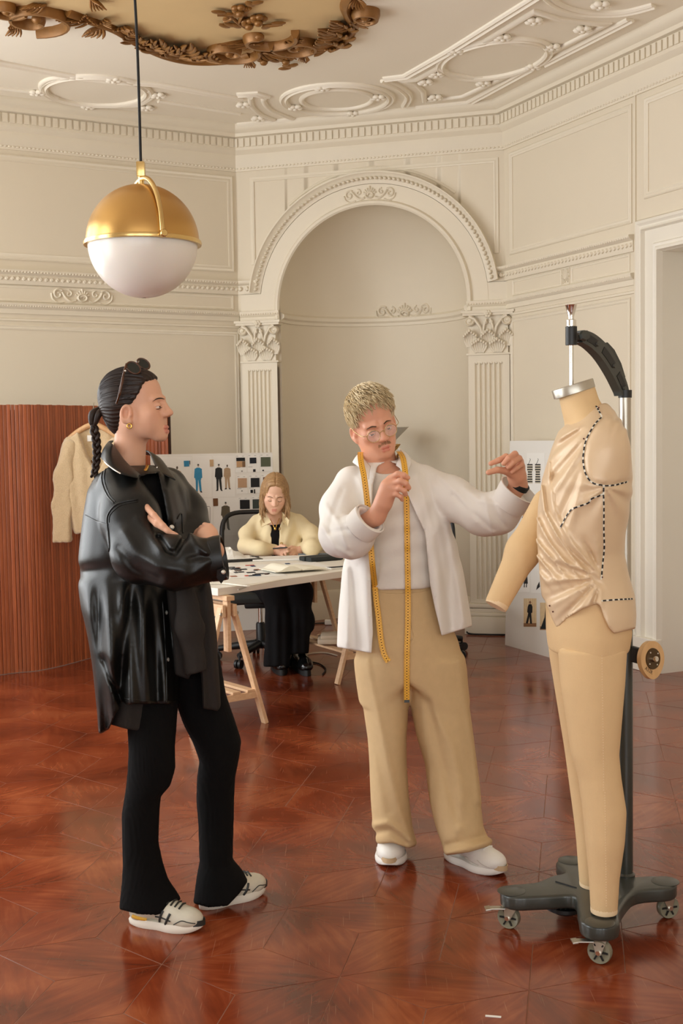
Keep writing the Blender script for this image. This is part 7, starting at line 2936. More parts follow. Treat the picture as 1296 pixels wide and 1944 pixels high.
	# ---- jacket
	jr = prow([(884, 214, 300, 3.95, 0.085), (900, 186, 334, 3.94, 0.165), (930, 170, 354, 3.93, 0.205), (980, 162, 364, 3.92, 0.225), (1040, 155, 360, 3.92, 0.225), (1090, 150, 352, 3.92, 0.215), (1150, 159, 345, 3.88, 0.215),
			   (1220, 171, 342, 3.86, 0.215), (1290, 186, 341, 3.85, 0.21), (1340, 198, 341, 3.85, 0.21), (1395, 206, 345, 3.85, 0.21)])
	s_near = [pp(228, 925, 3.82), pp(247, 982, 3.73), pp(268, 1052, 3.66), pp(330, 1068, 3.60), pp(402, 1062, 3.61)]
	r_near = [0.070, 0.081, 0.082, 0.072, 0.062]
	s_far = [pp(318, 925, 4.04), pp(345, 975, 4.00), pp(358, 1022, 3.92), pp(322, 1046, 3.80)]
	r_far = [0.068, 0.070, 0.066, 0.060]
	opening = [(262, 905), (300, 898), (308, 940), (316, 985), (322, 1030), (305, 1030), (292, 990), (278, 950), (262, 920)]
	cuff_dir = A(Vector((0.97, 0.05, -0.06)).normalized())
	def jacket(p):
		u, v = pxv(p)
		front = smoothstep(3.95, 3.86, p[:, 1])
		d = loft(p, jr, endk=0.03)
		# deep vertical folds of the skirt of the jacket and diagonal back fold
		lowm = smoothstep(1085, 1180, v)
		dr = (np.sin((u - v * 0.06) * 0.19 + 1.0) * 0.009 + np.sin((u + v * 0.10) * 0.10) * 0.010) * lowm
		dr += 0.016 * np.exp(-((v - 1088 + (u - 150) * 0.12) / 14.0) ** 2) * smoothstep(235, 170, u) * -1.0
		dr += 0.012 * np.exp(-((u - 222 + (v - 1200) * 0.16) / 11.0) ** 2) * smoothstep(1090, 1150, v) * smoothstep(1320, 1240, v)
		dr -= 0.018 * np.exp(-((u - 240 + (v - 1200) * 0.10) / 8.0) ** 2) * smoothstep(1095, 1150, v) * smoothstep(1335, 1290, v)
		d = d - front * dr - folds(p, 11, 4, 0.004)
		# hem: back tail long, side vent, front panel shorter
		hem = np.interp(u, [150, 196, 207, 222, 236, 250, 300, 342, 360], [1400, 1392, 1384, 1352, 1339, 1337, 1337, 1337, 1337])
		d = smax(d, (v - hem) * 0.0015, 0.006)
		d = d + front * 0.022 * np.exp(-(polyline_side(u, v, [(196, 1245), (210, 1290), (228, 1325), (234, 1345)]) / 5.0) ** 2) * smoothstep(1235, 1260, v)
		d = d - front * 0.006 * np.exp(-(polyline_side(u, v, [(316, 930), (326, 975), (332, 1010)]) / 6.0) ** 2) + front * 0.006 * np.exp(-(polyline_side(u, v, [(336, 925), (348, 965), (356, 1000)]) / 7.0) ** 2)
		# open front
		op = poly_sd(u, v, opening) * 0.0016
		d = np.where(p[:, 1] < 4.02, smax(d, -op, 0.006), d)
		cut = poly_sd(u, v, [(341, 1100), (420, 1090), (430, 1400), (341, 1400)]) * 0.0016
		d = smax(d, -cut, 0.006)
		# sleeves
		wr = 0.007 * np.exp(-(polyline_side(u, v, [(236, 1010), (262, 1050), (300, 1075), (350, 1085)]) / 9.0) ** 2)
		wr = wr - 0.008 * np.exp(-(polyline_side(u, v, [(226, 1040), (255, 1078), (300, 1098)]) / 8.0) ** 2)
		wr = wr + 0.006 * np.exp(-(polyline_side(u, v, [(345, 1100), (375, 1085), (398, 1062)]) / 7.0) ** 2)
		wr = wr - 0.006 * np.exp(-(polyline_side(u, v, [(360, 1062), (380, 1056), (398, 1058)]) / 5.0) ** 2)
		wr = wr + 0.006 * np.exp(-(polyline_side(u, v, [(262, 985), (285, 1015), (305, 1040)]) / 8.0) ** 2)
		near_ = chain(p, s_near, r_near, 0.05) - wr - folds(p, 12, 5, 0.005)
		# fold crook inside the elbow
		near_ = near_ + 0.016 * np.exp(-(polyline_side(u, v, [(300, 1020), (318, 1046), (332, 1052), (350, 1022)]) / 6.0) ** 2)
		near_ = near_ - 0.010 * np.exp(-(polyline_side(u, v, [(362, 1012), (372, 1032), (392, 1050)]) / 6.0) ** 2)
		near_ = smax(near_, (p - pp(421, 1058, 3.61)) @ cuff_dir, 0.006)
		far_ = chain(p, s_far, r_far, 0.05) - folds(p, 13, 7, 0.005)
		d = smin(d, far_, 0.015)
		d = smin(d, near_, 0.012)
		# hollow cuff, neck hole
		d = smax(d, -cap(p, s_near[3] + (s_near[4] - s_near[3]) * 0.6, pp(440, 1050, 3.60), 0.030, 0.055), 0.004)
		d = smax(d, -cap(p, A(H_.w(0, -.02, -.03)), A(H_.neck_to) + V3(0.006, 0, -0.01), 0.062, 0.066), 0.01)
		return d
	lo, hi = bounds(jr, 0.05)
	lo = np.minimum(lo, V3(-0.9, 3.48, 0.6)); hi = np.maximum(hi, V3(-0.30, 4.2, 1.5))
	jk = sdf_obj('leather_jacket', jacket, lo, hi, 0.0050, 'leather', root)
	bj = bvh_of(jk)
	# cuff band, tab and snap
	m = MB()
	c0, c1 = Vector(P(398, 1063, 3.61)), Vector(P(424, 1058, 3.61))
	ax = (c1 - c0).normalized()
	m.lathe(c1, [(0.058, -0.046), (0.066, -0.044), (0.069, -0.02), (0.068, 0.002), (0.062, 0.004), (0.060, 0.0), (0.060, -0.04)], 30, ax=ax)
	m.build('cuff', 'leather', jk, smooth=50)
	m = MB()
	q = [P(412, 1082, 3.545), P(428, 1076, 3.545), P(431, 1092, 3.55), P(420, 1108, 3.555), P(411, 1096, 3.55)]
	m.prism(q, (0, -0.005, 0))
	m.build('cuff_tab', 'leather', jk)
	# collar: folded leaf standing round the neck
	def sheet(name, inner, outer, th, mat, parent, n=16, puff=0.008, rows=6):
		a = crv([tuple(P(*q)) for q in inner], n // (len(inner) - 1) + 1)
		b = crv([tuple(P(*q)) for q in outer], n // (len(outer) - 1) + 1)
		k = min(len(a), len(b))
		ia = [a[int(round(i * (len(a) - 1) / (k - 1)))] for i in range(k)]
		ib = [b[int(round(i * (len(b) - 1) / (k - 1)))] for i in range(k)]
		vs, fs = [], []
		for i in range(k):
			x0, x1 = Vector(ia[i]), Vector(ib[i])
			out = Vector((0, -1, 0.25)).normalized()
			for j in range(rows + 1):
				t = j / rows
				vs.append(x0.lerp(x1, t) + out * puff * math.sin(math.pi * t) * 1.0)
		for i in range(k - 1):
			for j in range(rows):
				c = i * (rows + 1) + j
				fs.append((c, c + 1, c + rows + 2, c + rows + 1))
		o = obj(name, vs, fs, mat, parent, smooth=True)
		md = o.modifiers.new('thickness', 'SOLIDIFY'); md.thickness = th; md.offset = 0
		md = o.modifiers.new('round', 'SUBSURF'); md.levels = 1; md.render_levels = 1
		return o
	sheet('collar', [(216, 836, 4.00), (208, 838, 3.93), (217, 846, 3.865), (240, 878, 3.835), (268, 903, 3.80)],
		  [(200, 862, 4.03), (192, 868, 3.93), (199, 878, 3.755), (228, 899, 3.700), (262, 909, 3.735)], 0.006, 'leather', jk, puff=0.016)
	sheet('collar', [(222, 842, 4.04), (256, 850, 4.06), (280, 857, 4.04), (290, 876, 3.965), (301, 898, 3.865)],
		  [(230, 858, 4.08), (268, 862, 4.09), (300, 868, 4.04), (318, 888, 3.93), (335, 913, 3.815)], 0.006, 'leather', jk, puff=0.010)
	m = MB()
	ps = [Vector(q) for q in crv([tuple(P(*q)) for q in [(193, 866, 3.90), (199, 877, 3.752), (214, 890, 3.712), (229, 899, 3.697)]], 5)]
	m.tube(ps, 0.0022, 6); m.build('collar_piping', 'snap_metal', jk, smooth=60)
	# lapel leaf on the far side of the opening
	sheet('front_facing', [(303, 900, 3.93), (308, 940, 3.865), (316, 985, 3.815), (322, 1020, 3.78)], [(326, 912, 3.90), (330, 950, 3.835), (334, 990, 3.79), (340, 1016, 3.77)], 0.006, 'leather', jk, puff=0.006)
	# seams laid on the leather
	def seam(pts, r=0.0022, name='seam', mat='leather', off=0.0008):
		P0 = []
		for u, v in crv(pts, 8):
			l, n = hit(bj, u, v)
			if l is not None and (not P0 or (l - P0[-1]).length < 0.05): P0.append(l + n * off)
		if len(P0) > 3:
			m = MB(); m.tube(P0, r, 6); m.build(name, mat, jk, smooth=60)
	seam([(197, 890), (193, 910), (203, 940), (216, 955)]); seam([(201, 889), (198, 910), (208, 940), (219, 952)], 0.0016)
	seam([(262, 948), (236, 952), (218, 960), (206, 975), (203, 990), (206, 1012), (208, 1040), (204, 1054)], 0.0028)
	seam([(262, 952), (238, 956), (222, 964), (209, 978), (207, 992)], 0.0016)
	seam([(162, 978), (185, 990), (205, 996)], 0.0022)
	seam([(308, 1142), (312, 1200), (315, 1260), (316, 1334)], 0.0016)
	seam([(236, 1326), (270, 1330), (305, 1331), (338, 1330)], 0.0016)
	seam([(336, 985), (344, 975), (346, 1000), (347, 1012)], 0.002)
	seam([(395, 1030), (404, 1060), (408, 1092)], 0.002)
	for u, v in ((316, 1163), (319, 1252), (285, 924), (303, 922), (298, 888)):
		l, n = hit(bj, u, v)
		if l is None: continue
		r = 0.0068 if v > 1000 else 0.003
		m = MB(); m.lathe(l, [(0, 0.004), (r * 0.6, 0.0036), (r, 0.001), (r, -0.001), (0, -0.001)], 14, ax=n)
		m.build('snap', 'snap_metal', jk, smooth=40)
	for c, r in ((P(326, 1001, 3.64), 0.0075), (P(424, 1086, 3.538), 0.0065)):
		m = MB(); m.lathe(c, [(0, 0.004), (r * 0.6, 0.0036), (r, 0.001), (r, -0.002), (0, -0.002)], 14, ax=(0.2, -1, 0.1)); m.build('snap', 'snap_metal', jk, smooth=40)
	m = MB()
	pts = [Vector(q) for q in crv([tuple(P(*q)) for q in [(254, 890, 3.868), (261, 897, 3.840), (269, 899, 3.828), (276, 893, 3.838), (280, 884, 3.862)]], 6)]
	m.tube(pts, [0.004 + 0.002 * (i % 2) for i in range(len(pts))], 8)
	m.build('necklace', 'gold', root, smooth=60)
	# ---- sweatshirt tied round the waist
	back = prow([(1285, 205, 312, 3.87, 0.14), (1320, 203, 306, 3.86, 0.15), (1395, 203, 300, 3.86, 0.15)])
	frontp = prow([(1110, 318, 395, 3.83, 0.10), (1150, 326, 404, 3.83, 0.11), (1200, 332, 408, 3.83, 0.11), (1260, 335, 412, 3.83, 0.11), (1310, 338, 415, 3.84, 0.10), (1356, 342, 415, 3.84, 0.09)])
	def sweat(p):
		u, v = pxv(p)
		d = loft(p, back, endk=0.02) - 0.004 * np.sin(u * 0.14) - folds(p, 21, 12, 0.004)
		hb = np.interp(u, [195, 205, 240, 288, 296, 305], [1362, 1374, 1384, 1391, 1362, 1345])
		d = smax(d, (v - hb) * 0.0015, 0.006)
		f = loft(p, frontp, endk=0.02) - 0.010 * np.sin((u - v * 0.10) * 0.16 + 0.4) - folds(p, 22, 12, 0.005)
		hf = np.interp(u, [335, 358, 361, 383, 385, 413, 420], [1282, 1290, 1280, 1274, 1345, 1350, 1340])
		f = smax(f, (v - hf) * 0.0015, 0.006)
		slv = chain(p, [pp(352, 1125, 3.72), pp(360, 1190, 3.71), pp(372, 1280, 3.72)], [0.030, 0.040, 0.034], 0.03) - folds(p, 23, 25, 0.004)
		slv = smax(slv, plane(p, P(372, 1276, 3.72), (0.25, 0, -1)), 0.006)
		return np.minimum(d, smin(f, slv, 0.012))
	lo, hi = V3(-0.80, 3.60, 0.55), V3(-0.33, 4.08, 1.16)
	sdf_obj('tied_sweatshirt', sweat, lo, hi, 0.0062, 'charcoal_fleece', root)
	# ---- shoes
	st = [([(0.46, .026), (0.50, .05), (0.53, .068)], 0.0042, 'shoe_dark'), ([(0.56, .026), (0.60, .045), (0.63, .062)], 0.0042, 'shoe_dark'),
		  ([(0.42, .046), (0.52, .046), (0.64, .040)], 0.0026, 'shoe_dark'), ([(0.68, .030), (0.78, .044), (0.86, .040), (0.94, .034)], 0.0016, 'shoe_dark'),
		  ([(0.10, .038), (0.18, .034), (0.28, .030)], 0.006, 'shoe_yellow')]
	sneaker(root, FL(247, 1752), FL(386, 1768), 'shoe', 'shoe_silver', 'shoe_white', stripes=st, laces='shoe_dark', tip='shoe_dark')
	sneaker(root, FL(380, 1728), FL(503, 1691), 'shoe', 'shoe_silver', 'shoe_white', stripes=st, laces='shoe_dark', tip='shoe_dark')
	# ---- sunglasses pushed up on the hair
	sg = thing('sunglasses', H_.w(0, .05, .14), 'tortoiseshell sunglasses pushed up on the dark combed hair', 'sunglasses')
	for k, (cx, cy, yy, rx, ry, tilt) in enumerate(((253, 698.5, 3.862, 0.023, 0.016, -0.62), (272, 691, 3.985, 0.022, 0.014, -0.62))):
		c = P(cx, cy, yy)
		u = Vector((math.cos(tilt), 0.12, math.sin(tilt)))
		v = Vector((-math.sin(tilt) * 0.9, 0.35, math.cos(tilt))).normalized()
		loop = [c + u * rx * math.cos(a) + v * ry * math.sin(a) * (1.1 if math.sin(a) > 0 else 1) for a in [2 * math.pi * i / 24 for i in range(25)]]
		m = MB(); m.tube(loop, 0.0030, 8, caps=False)
		fr = m.build('lens_rim', 'tortoise', sg, smooth=60)
		m = MB(); m.prism(loop[:-1], u.cross(v).normalized() * 0.002); m.build('lens', 'dark_lens', fr, smooth=40)
	m = MB(); m.tube([P(261, 690, 3.885), P(263, 688, 3.925), P(264, 686, 3.96)], 0.0035, 8); m.build('bridge', 'tortoise', sg, smooth=60)
	m = MB(); m.tube([Vector(q) for q in crv([tuple(P(*q)) for q in [(240, 691, 3.855), (236, 705, 3.838), (231, 728, 3.828), (226, 750, 3.826), (221, 766, 3.838)]], 5)], [0.0040] * 8 + [0.0046] * 8 + [0.0036] * 5, 8)
	m.build('temple', 'tortoise', sg, smooth=60)
	m = MB(); m.tube([Vector(q) for q in crv([tuple(P(*q)) for q in [(262, 684, 4.03), (252, 705, 4.035), (245, 735, 4.03)]], 5)], 0.0038, 8)
	m.build('temple', 'tortoise', sg, smooth=60)
	m = MB(); m.blob(P(238, 704, 3.832), 0.0032, 8, 6); m.build('hinge_stud', 'snap_metal', sg, smooth=60)
woman()

# ------------------------------------------------------------------ man in the open white shirt
pm('white_cotton', srgb(236, 230, 222), 0.75, var=0.02, scale=12, bump=0.06, bscale=300, spec=0.25)
pm('white_tee', srgb(230, 222, 212), 0.85, var=0.03, scale=30, bump=0.08, bscale=400, spec=0.2)
pm('khaki', srgb(208, 178, 134), 0.85, var=0.06, scale=40, bump=0.12, bscale=420, spec=0.2)
pm('trainer_white', srgb(238, 234, 226), 0.5, var=0.02, scale=20)
pm('trainer_grey', srgb(206, 200, 190), 0.6)
pm('toe_beige', srgb(206, 178, 140), 0.6)
pm('tape_yellow', srgb(244, 184, 66), 0.5, var=0.04)
hair_mat('hair_blond', srgb(176, 146, 100), srgb(240, 222, 182), 0.5)
hair_mat('hair_brow', srgb(66, 46, 30), srgb(96, 70, 46), 0.6)
pm('thin_gold', srgb(206, 180, 126), 0.25, metal=0.9)

def lens_mat():
	m = bpy.data.materials.new('clear_lens')
	m.use_nodes = True
	nt = m.node_tree
	b = nt.nodes['Principled BSDF']
	b.inputs['Base Color'].default_value = (0.9, 0.92, 0.95, 1)
	b.inputs['Roughness'].default_value = 0.05
	b.inputs['Alpha'].default_value = 0.10
	MATS['clear_lens'] = m
lens_mat()

def man():
	root = thing('person', Vector((0.30, 4.36, 0)), 'standing person in an open white shirt and khaki trousers with short blond hair', 'person')
	H_ = Head(P(708, 804, 4.40), (0.27, -0.92, -0.28), (-0.27, -0.28, 0.92), 1.005, fill=0.72, jaw=1.0, nose=1.0, lips=0.95, gap=0.0012, neck_to=P(726, 902, 4.45), neck_r=(0.056, 0.064), lid=0.58, brow=1.0)
	sh_r, el_r, wr_r = P(662, 910, 4.42), P(645, 1022, 4.30), P(714, 980, 4.15)
	sh_l, el_l, wr_l = P(808, 910, 4.44), P(935, 990, 4.27), P(984, 922, 4.18)
	def right_hand(p):
		d = chain(p, [A(el_r), A(wr_r)], [0.040, 0.029])
		d = smin(d, chain(p, [A(wr_r), pp(727, 955, 4.13), pp(738, 925, 4.12)], [0.028, 0.033, 0.032]), 0.02)
		d = smin(d, fingers(p, [([P(741, 908, 4.115), P(755, 900, 4.095), P(766, 902, 4.09), P(774, 907, 4.095)], [.0125, .0108, .0098, .0085]),
								([P(745, 918, 4.105), P(760, 913, 4.080), P(770, 918, 4.08), P(776, 926, 4.090)], [.0125, .0108, .0098, .0085]),
								([P(745, 930, 4.105), P(758, 927, 4.082), P(767, 932, 4.082), P(770, 939, 4.092)], [.012, .0102, .0092, .008]),
								([P(741, 940, 4.11), P(752, 938, 4.09), P(760, 943, 4.09), P(763, 949, 4.10)], [.011, .009, .008, .007]),
								([P(730, 940, 4.14), P(742, 926, 4.15), P(755, 917, 4.145), P(766, 913, 4.135)], [.014, .012, .0105, .009])], k=0.003), 0.012)
		return d
	def left_hand(p):
		d = chain(p, [A(el_l), A(wr_l)], [0.040, 0.028])
		d = smin(d, chain(p, [A(wr_l), pp(981, 905, 4.16), pp(976, 884, 4.15)], [0.027, 0.034, 0.032]), 0.02)
		d = smin(d, fingers(p, [([P(972, 872, 4.145), P(960, 867, 4.12), P(946, 874, 4.105), P(931, 880, 4.10)], [.0125, .0110, .0098, .0082]),
								([P(980, 868, 4.14), P(977, 862, 4.105), P(965, 870, 4.085), P(956, 880, 4.085)], [.0125, .0112, .0100, .0088]),
								([P(987, 875, 4.145), P(985, 870, 4.11), P(974, 878, 4.085), P(965, 887, 4.085)], [.012, .0106, .0096, .0085]),
								([P(990, 885, 4.15), P(989, 882, 4.12), P(980, 889, 4.095), P(972, 896, 4.095)], [.011, .0096, .0086, .0076]),
								([P(974, 902, 4.14), P(960, 894, 4.115), P(944, 892, 4.10), P(927, 897, 4.09)], [.0165, .0130, .0110, .0095])], k=0.003), 0.010)
		return d
	def trunk(p):
		d = chain(p, [pp(765, 1240, 4.44), pp(760, 1090, 4.44), pp(748, 930, 4.46)], [0.11, 0.09, 0.10], 0.05)
		d = smin(d, cap(p, A(sh_r) - V3(0, 0, .05), A(sh_l) - V3(0, 0, .05), 0.03), 0.05)
		d = smin(d, cap(p, A(H_.neck_to), pp(745, 950, 4.46), 0.062, 0.07), 0.04)
		d = smin(d, chain(p, [A(sh_r) - V3(0, 0, .05), A(el_r)], [0.035, 0.036]), 0.03)
		d = smin(d, chain(p, [A(sh_l) - V3(0, 0, .05), A(el_l)], [0.035, 0.036]), 0.03)
		for l in ([(735, 1280, 4.42), (738, 1430, 4.36), (742, 1600, 4.36)], [(820, 1280, 4.42), (850, 1430, 4.34), (885, 1600, 4.27)]):
			d = smin(d, chain(p, [pp(*q) for q in l], [0.08, 0.05, 0.035], 0.02), 0.03)
		return d
	hc = A(H_.c)
	sdf_obj('body', [(H_, hc - V3(.16, .17, .22), hc + V3(.17, .16, .17), 0.0025),
					 (right_hand, A(P(670, 1020, 4.20)) - V3(.01, .16, .01), A(P(790, 885, 4.20)) + V3(.01, .10, .01), 0.0030),
					 (left_hand, A(P(915, 945, 4.18)) - V3(.01, .14, .01), A(P(1005, 850, 4.18)) + V3(.01, .08, .01), 0.0028),
					 (trunk, V3(-0.1, 4.0, 0.03), V3(0.75, 4.7, 1.55), 0.016)], None, None, None, 'skin_ruddy', root, color=H_.tone)
	H_.eyes(root, (0.25, 1, -0.25))
	bvf = bvh_of(root.children[0])
	# brows and moustache laid on the face in head space
	def on_face(x, z, off=0.0):
		o = H_.w(x, .2, z)
		l, n, _, _ = bvf.ray_cast(o, H_.d(0, -1, 0))
		return (l + n * off) if l is not None else None
	def band(pts, rs, name, mat):
		P0 = [on_face(x, z, 0.0004) for x, z in crv(pts, 5)]
		P0 = [q for q in P0 if q is not None]
		if len(P0) < 3: return
		k = len(P0)
		m = MB(); m.tube(P0, [float(np.interp(i / (k - 1), np.linspace(0, 1, len(rs)), rs)) for i in range(k)], 8)
		m.build(name, mat, root, smooth=60)
	for sg in (-1, 1):
		band([(sg * .014, .0225), (sg * .029, .0255), (sg * .046, .0195)], [.0020, .0026, .0010], 'eyebrow', 'hair_brow')
		band([(sg * .020, .0035), (sg * .031, .0065), (sg * .043, .0020)], [.0007, .0011, .0008], 'eyelashes', 'hair_brow')
	mst = MB()
	rnd = random.Random(8)
	for i in range(70):
		x = rnd.uniform(-.022, .022)
		z0 = -.0475 - abs(x) * 0.18 + rnd.uniform(-.004, .0045)
		a, b = on_face(x, z0, 0.0004), on_face(x * 1.12, z0 - .007, 0.0016)
		if a is None or b is None: continue
		mst.tube([a, (a + b) / 2 + H_.d(0, 0.0006, 0), b], [0.0007, 0.0009, 0.0002], 4)
	hair_mat('hair_moustache', srgb(150, 106, 70), srgb(190, 146, 104), 0.6)
	mst.build('moustache', 'hair_moustache', root, smooth=60)
	# ---- short tousled hair: cap plus clumps
	hl_z = np.array([-.10, -.06, -.04, -.015, 0.01, .03, .05, .07, .09, .12, .14])
	hl_y = np.array([-.06, -.050, -.040, -.018, .012, .030, .040, .052, .066, .07, .07])
	def scalp(p):
		q = H_.loc(p)
		d = ell(q, (0, -.022, .046), (.0800, .0985, .0930))
		d = smin(d, ell(q, (0, -.055, -.012), (.060, .050, .055)), .03)
		d = smin(d, ell(q, (0, .028, .076), (.062, .058, .054)), .03)
		hy = np.interp(q[:, 2], hl_z, hl_y).astype(np.float32)
		d = smax(d, (q[:, 1] - hy - .004 * vnoise(q * 90, 2)) * 0.85, .006)
		return (d - .0012 * vnoise(q * A((120, 50, 50)), 4)) * H_.s
	ho = sdf_obj('hair', scalp, hc - V3(.16, .16, .14), hc + V3(.15, .15, .19), 0.0030, 'hair_blond', root)
	bvs = bvh_of(ho)
	m = MB()
	for i in range(2300):
		th = rnd.uniform(0, 2 * math.pi)
		ph = math.acos(rnd.uniform(-0.15, 1.0))
		dv = Vector((math.sin(ph) * math.cos(th), math.sin(ph) * math.sin(th) * 1.1, math.cos(ph)))
		o = H_.w(dv.x * .2, -.02 + dv.y * .2, .045 + dv.z * .2)
		tg = H_.w(0, -.02, .045)
		l, n, _, _ = bvs.ray_cast(o, (tg - o).normalized())
		if l is None: continue
		q = H_.loc(A(l)[None])[0]
		if q[1] > np.interp(q[2], hl_z, hl_y) + 0.004: continue
		topness = max(0.0, dv.z)
		fwd = H_.d(-0.25 + rnd.uniform(-.35, .35), 1.0, -0.15)
		down = H_.d(0, 0.12, -1)
		flow = (fwd * (0.9 * topness + 0.1) + down * (1.0 - topness) + n * (0.35 + 0.3 * topness)).normalized()
		L_ = rnd.uniform(.026, .042) * (0.65 + 0.5 * topness)
		a = l - n * 0.002
		b = a + flow * L_ * 0.55 + n * 0.004
		c = a + flow * L_ + (fwd * 0.4 - n * 0.3) * L_ * 0.35
		strand(m, [tuple(a), tuple(b), tuple(c)], 0.0015, 0.0003)
	m.build('hair_tufts', 'hair_blond', root, smooth=70)
	# ---- tee
	tee_r = prow([(868, 704, 772, 4.47, 0.075), (890, 690, 800, 4.46, 0.11), (930, 684, 832, 4.45, 0.135), (990, 690, 832, 4.44, 0.135), (1050, 694, 828, 4.44, 0.135), (1112, 692, 826, 4.44, 0.150)])
	def tee(p):
		u, v = pxv(p)
		d = loft(p, tee_r, endk=0.01) - 0.0025 * np.sin((v + u * 0.25) * 0.16) - folds(p, 31, 10, 0.003)
		d = smax(d, -ell(p, P(733, 868, 4.38), (0.075, 0.09, 0.062)), 0.006)
		return d
	lo, hi = bounds(tee_r, 0.02)
	sdf_obj('tee_shirt', tee, lo, hi, 0.0060, 'white_tee', root)
	# ---- trousers
	hip = prow([(1098, 694, 822, 4.44, 0.125), (1130, 690, 832, 4.44, 0.14), (1170, 684, 848, 4.44, 0.155), (1220, 675, 868, 4.43, 0.165), (1270, 676, 880, 4.42, 0.16), (1330, 684, 888, 4.41, 0.145)])
	lg_a = prow([(1250, 672, 790, 4.43, 0.14), (1300, 680, 783, 4.42, 0.135), (1340, 688, 775, 4.40, 0.125), (1400, 697, 772, 4.38, 0.115), (1450, 701, 772, 4.37, 0.11), (1520, 704, 776, 4.36, 0.105), (1570, 708, 781, 4.36, 0.105), (1600, 714, 788, 4.355, 0.11), (1622, 718, 784, 4.355, 0.105)])
	lg_b = prow([(1250, 760, 878, 4.43, 0.14), (1300, 768, 884, 4.42, 0.135), (1340, 779, 890, 4.40, 0.125), (1400, 791, 898, 4.37, 0.12), (1450, 806, 903, 4.35, 0.115), (1520, 816, 912, 4.31, 0.11), (1570, 828, 918, 4.28, 0.11), (1600, 838, 930, 4.26, 0.115), (1636, 850, 932, 4.25, 0.11)])
	def pants(p):
		u, v = pxv(p)
		a = loft(p, lg_a, endk=0.015)
		a = a - 0.008 * np.exp(-(polyline_side(u, v, [(694, 1245), (716, 1350), (738, 1450), (758, 1540), (780, 1592)]) / 7.0) ** 2)
		a = a + 0.006 * np.exp(-(polyline_side(u, v, [(680, 1250), (704, 1360), (722, 1450), (740, 1540)]) / 8.0) ** 2)
		a = a - 0.010 * np.exp(-(polyline_side(u, v, [(712, 1566), (735, 1562), (762, 1580), (784, 1600)]) / 6.0) ** 2) + 0.008 * np.exp(-(polyline_side(u, v, [(712, 1582), (740, 1576), (768, 1600)]) / 6.0) ** 2)
		b = loft(p, lg_b, endk=0.015)
		b = b - 0.010 * np.exp(-(polyline_side(u, v, [(795, 1260), (824, 1350), (858, 1420), (876, 1500), (872, 1575)]) / 9.0) ** 2)
		b = b + 0.010 * np.exp(-(polyline_side(u, v, [(812, 1330), (838, 1440), (862, 1530), (872, 1560)]) / 8.0) ** 2)
		b = b - 0.006 * np.exp(-(polyline_side(u, v, [(868, 1230), (882, 1330), (900, 1430), (908, 1520)]) / 7.0) ** 2)
		b = b - 0.013 * np.exp(-(polyline_side(u, v, [(846, 1620), (880, 1612), (905, 1606), (932, 1596)]) / 6.0) ** 2) + 0.010 * np.exp(-(polyline_side(u, v, [(850, 1604), (885, 1596), (914, 1588)]) / 6.0) ** 2)
		d = smin(a, b, 0.012)
		h = loft(p, hip, endk=0.01)
		h = h - 0.006 * np.exp(-(polyline_side(u, v, [(700, 1120), (697, 1200), (700, 1280)]) / 6.0) ** 2) - 0.004 * np.exp(-(polyline_side(u, v, [(772, 1115), (778, 1200), (785, 1216), (772, 1230)]) / 3.0) ** 2)
		# crotch: keep the hip block from filling the gap between the legs
		h = smax(h, (v - 1300 + np.abs(u - 777) * -0.7) * 0.0019, 0.03)
		d = smin(d, h, 0.03) - folds(p, 33, 7, 0.004)
		hem = np.interp(u, [700, 712, 745, 775, 790, 820, 848, 890, 935], [1598, 1602, 1600, 1610, 1606, 1600, 1624, 1618, 1604])
		return smax(d, (v - hem) * 0.0017, 0.008)
	lo = np.minimum(bounds(lg_a, 0.03)[0], bounds(lg_b, 0.03)[0]); hi = np.maximum(bounds(hip, 0.03)[1], bounds(lg_b, 0.03)[1])
	tr = sdf_obj('trousers', pants, lo, hi, 0.0055, 'khaki', root)
	bt = bvh_of(tr)
	m = MB()
	for ps in ([(700, 1122), (745, 1126), (790, 1124), (818, 1119)],):
		P0 = []
		for u, v in crv(ps, 8):
			l, n = hit(bt, u, v)
			if l is not None: P0.append(l + n * 0.0006)
		if len(P0) > 3: m.tube(P0, 0.0018, 6)
	m.build('waistband_seam', 'khaki', tr, smooth=60)
	m = MB()
	P0 = [hit(bt, u, v) for u, v in crv([(776, 1128), (779, 1180), (784, 1208), (776, 1222), (766, 1226)], 8)]
	P0 = [l + n * 0.0005 for l, n in P0 if l is not None]
	if len(P0) > 3: m.tube(P0, 0.0015, 6); m.build('fly_seam', 'khaki', tr, smooth=60)
	# ---- open shirt
	sr = prow([(866, 694, 776, 4.48, 0.085), (884, 676, 796, 4.47, 0.11), (905, 658, 820, 4.46, 0.145), (950, 650, 845, 4.45, 0.175), (1000, 654, 857, 4.44, 0.18), (1060, 656, 868, 4.44, 0.182), (1120, 650, 884, 4.44, 0.19), (1180, 641, 898, 4.44, 0.195), (1250, 634, 908, 4.44, 0.195)])
	s_r = [pp(668, 918, 4.43), pp(646, 966, 4.38), pp(648, 1016, 4.30), pp(668, 1020, 4.22), pp(700, 986, 4.15)]
	r_r = [0.066, 0.068, 0.070, 0.066, 0.056]
	s_l = [pp(800, 916, 4.45), pp(858, 946, 4.38), pp(918, 978, 4.29), pp(946, 975, 4.25), pp(976, 942, 4.20)]
	r_l = [0.066, 0.070, 0.066, 0.064, 0.056]
	front_open = [(716, 885), (735, 876), (757, 882), (770, 930), (786, 968), (806, 1010), (811, 1060), (816, 1110), (824, 1150), (838, 1208), (846, 1280), (702, 1280), (708, 1200), (704, 1120), (703, 1040), (706, 960), (708, 920)]
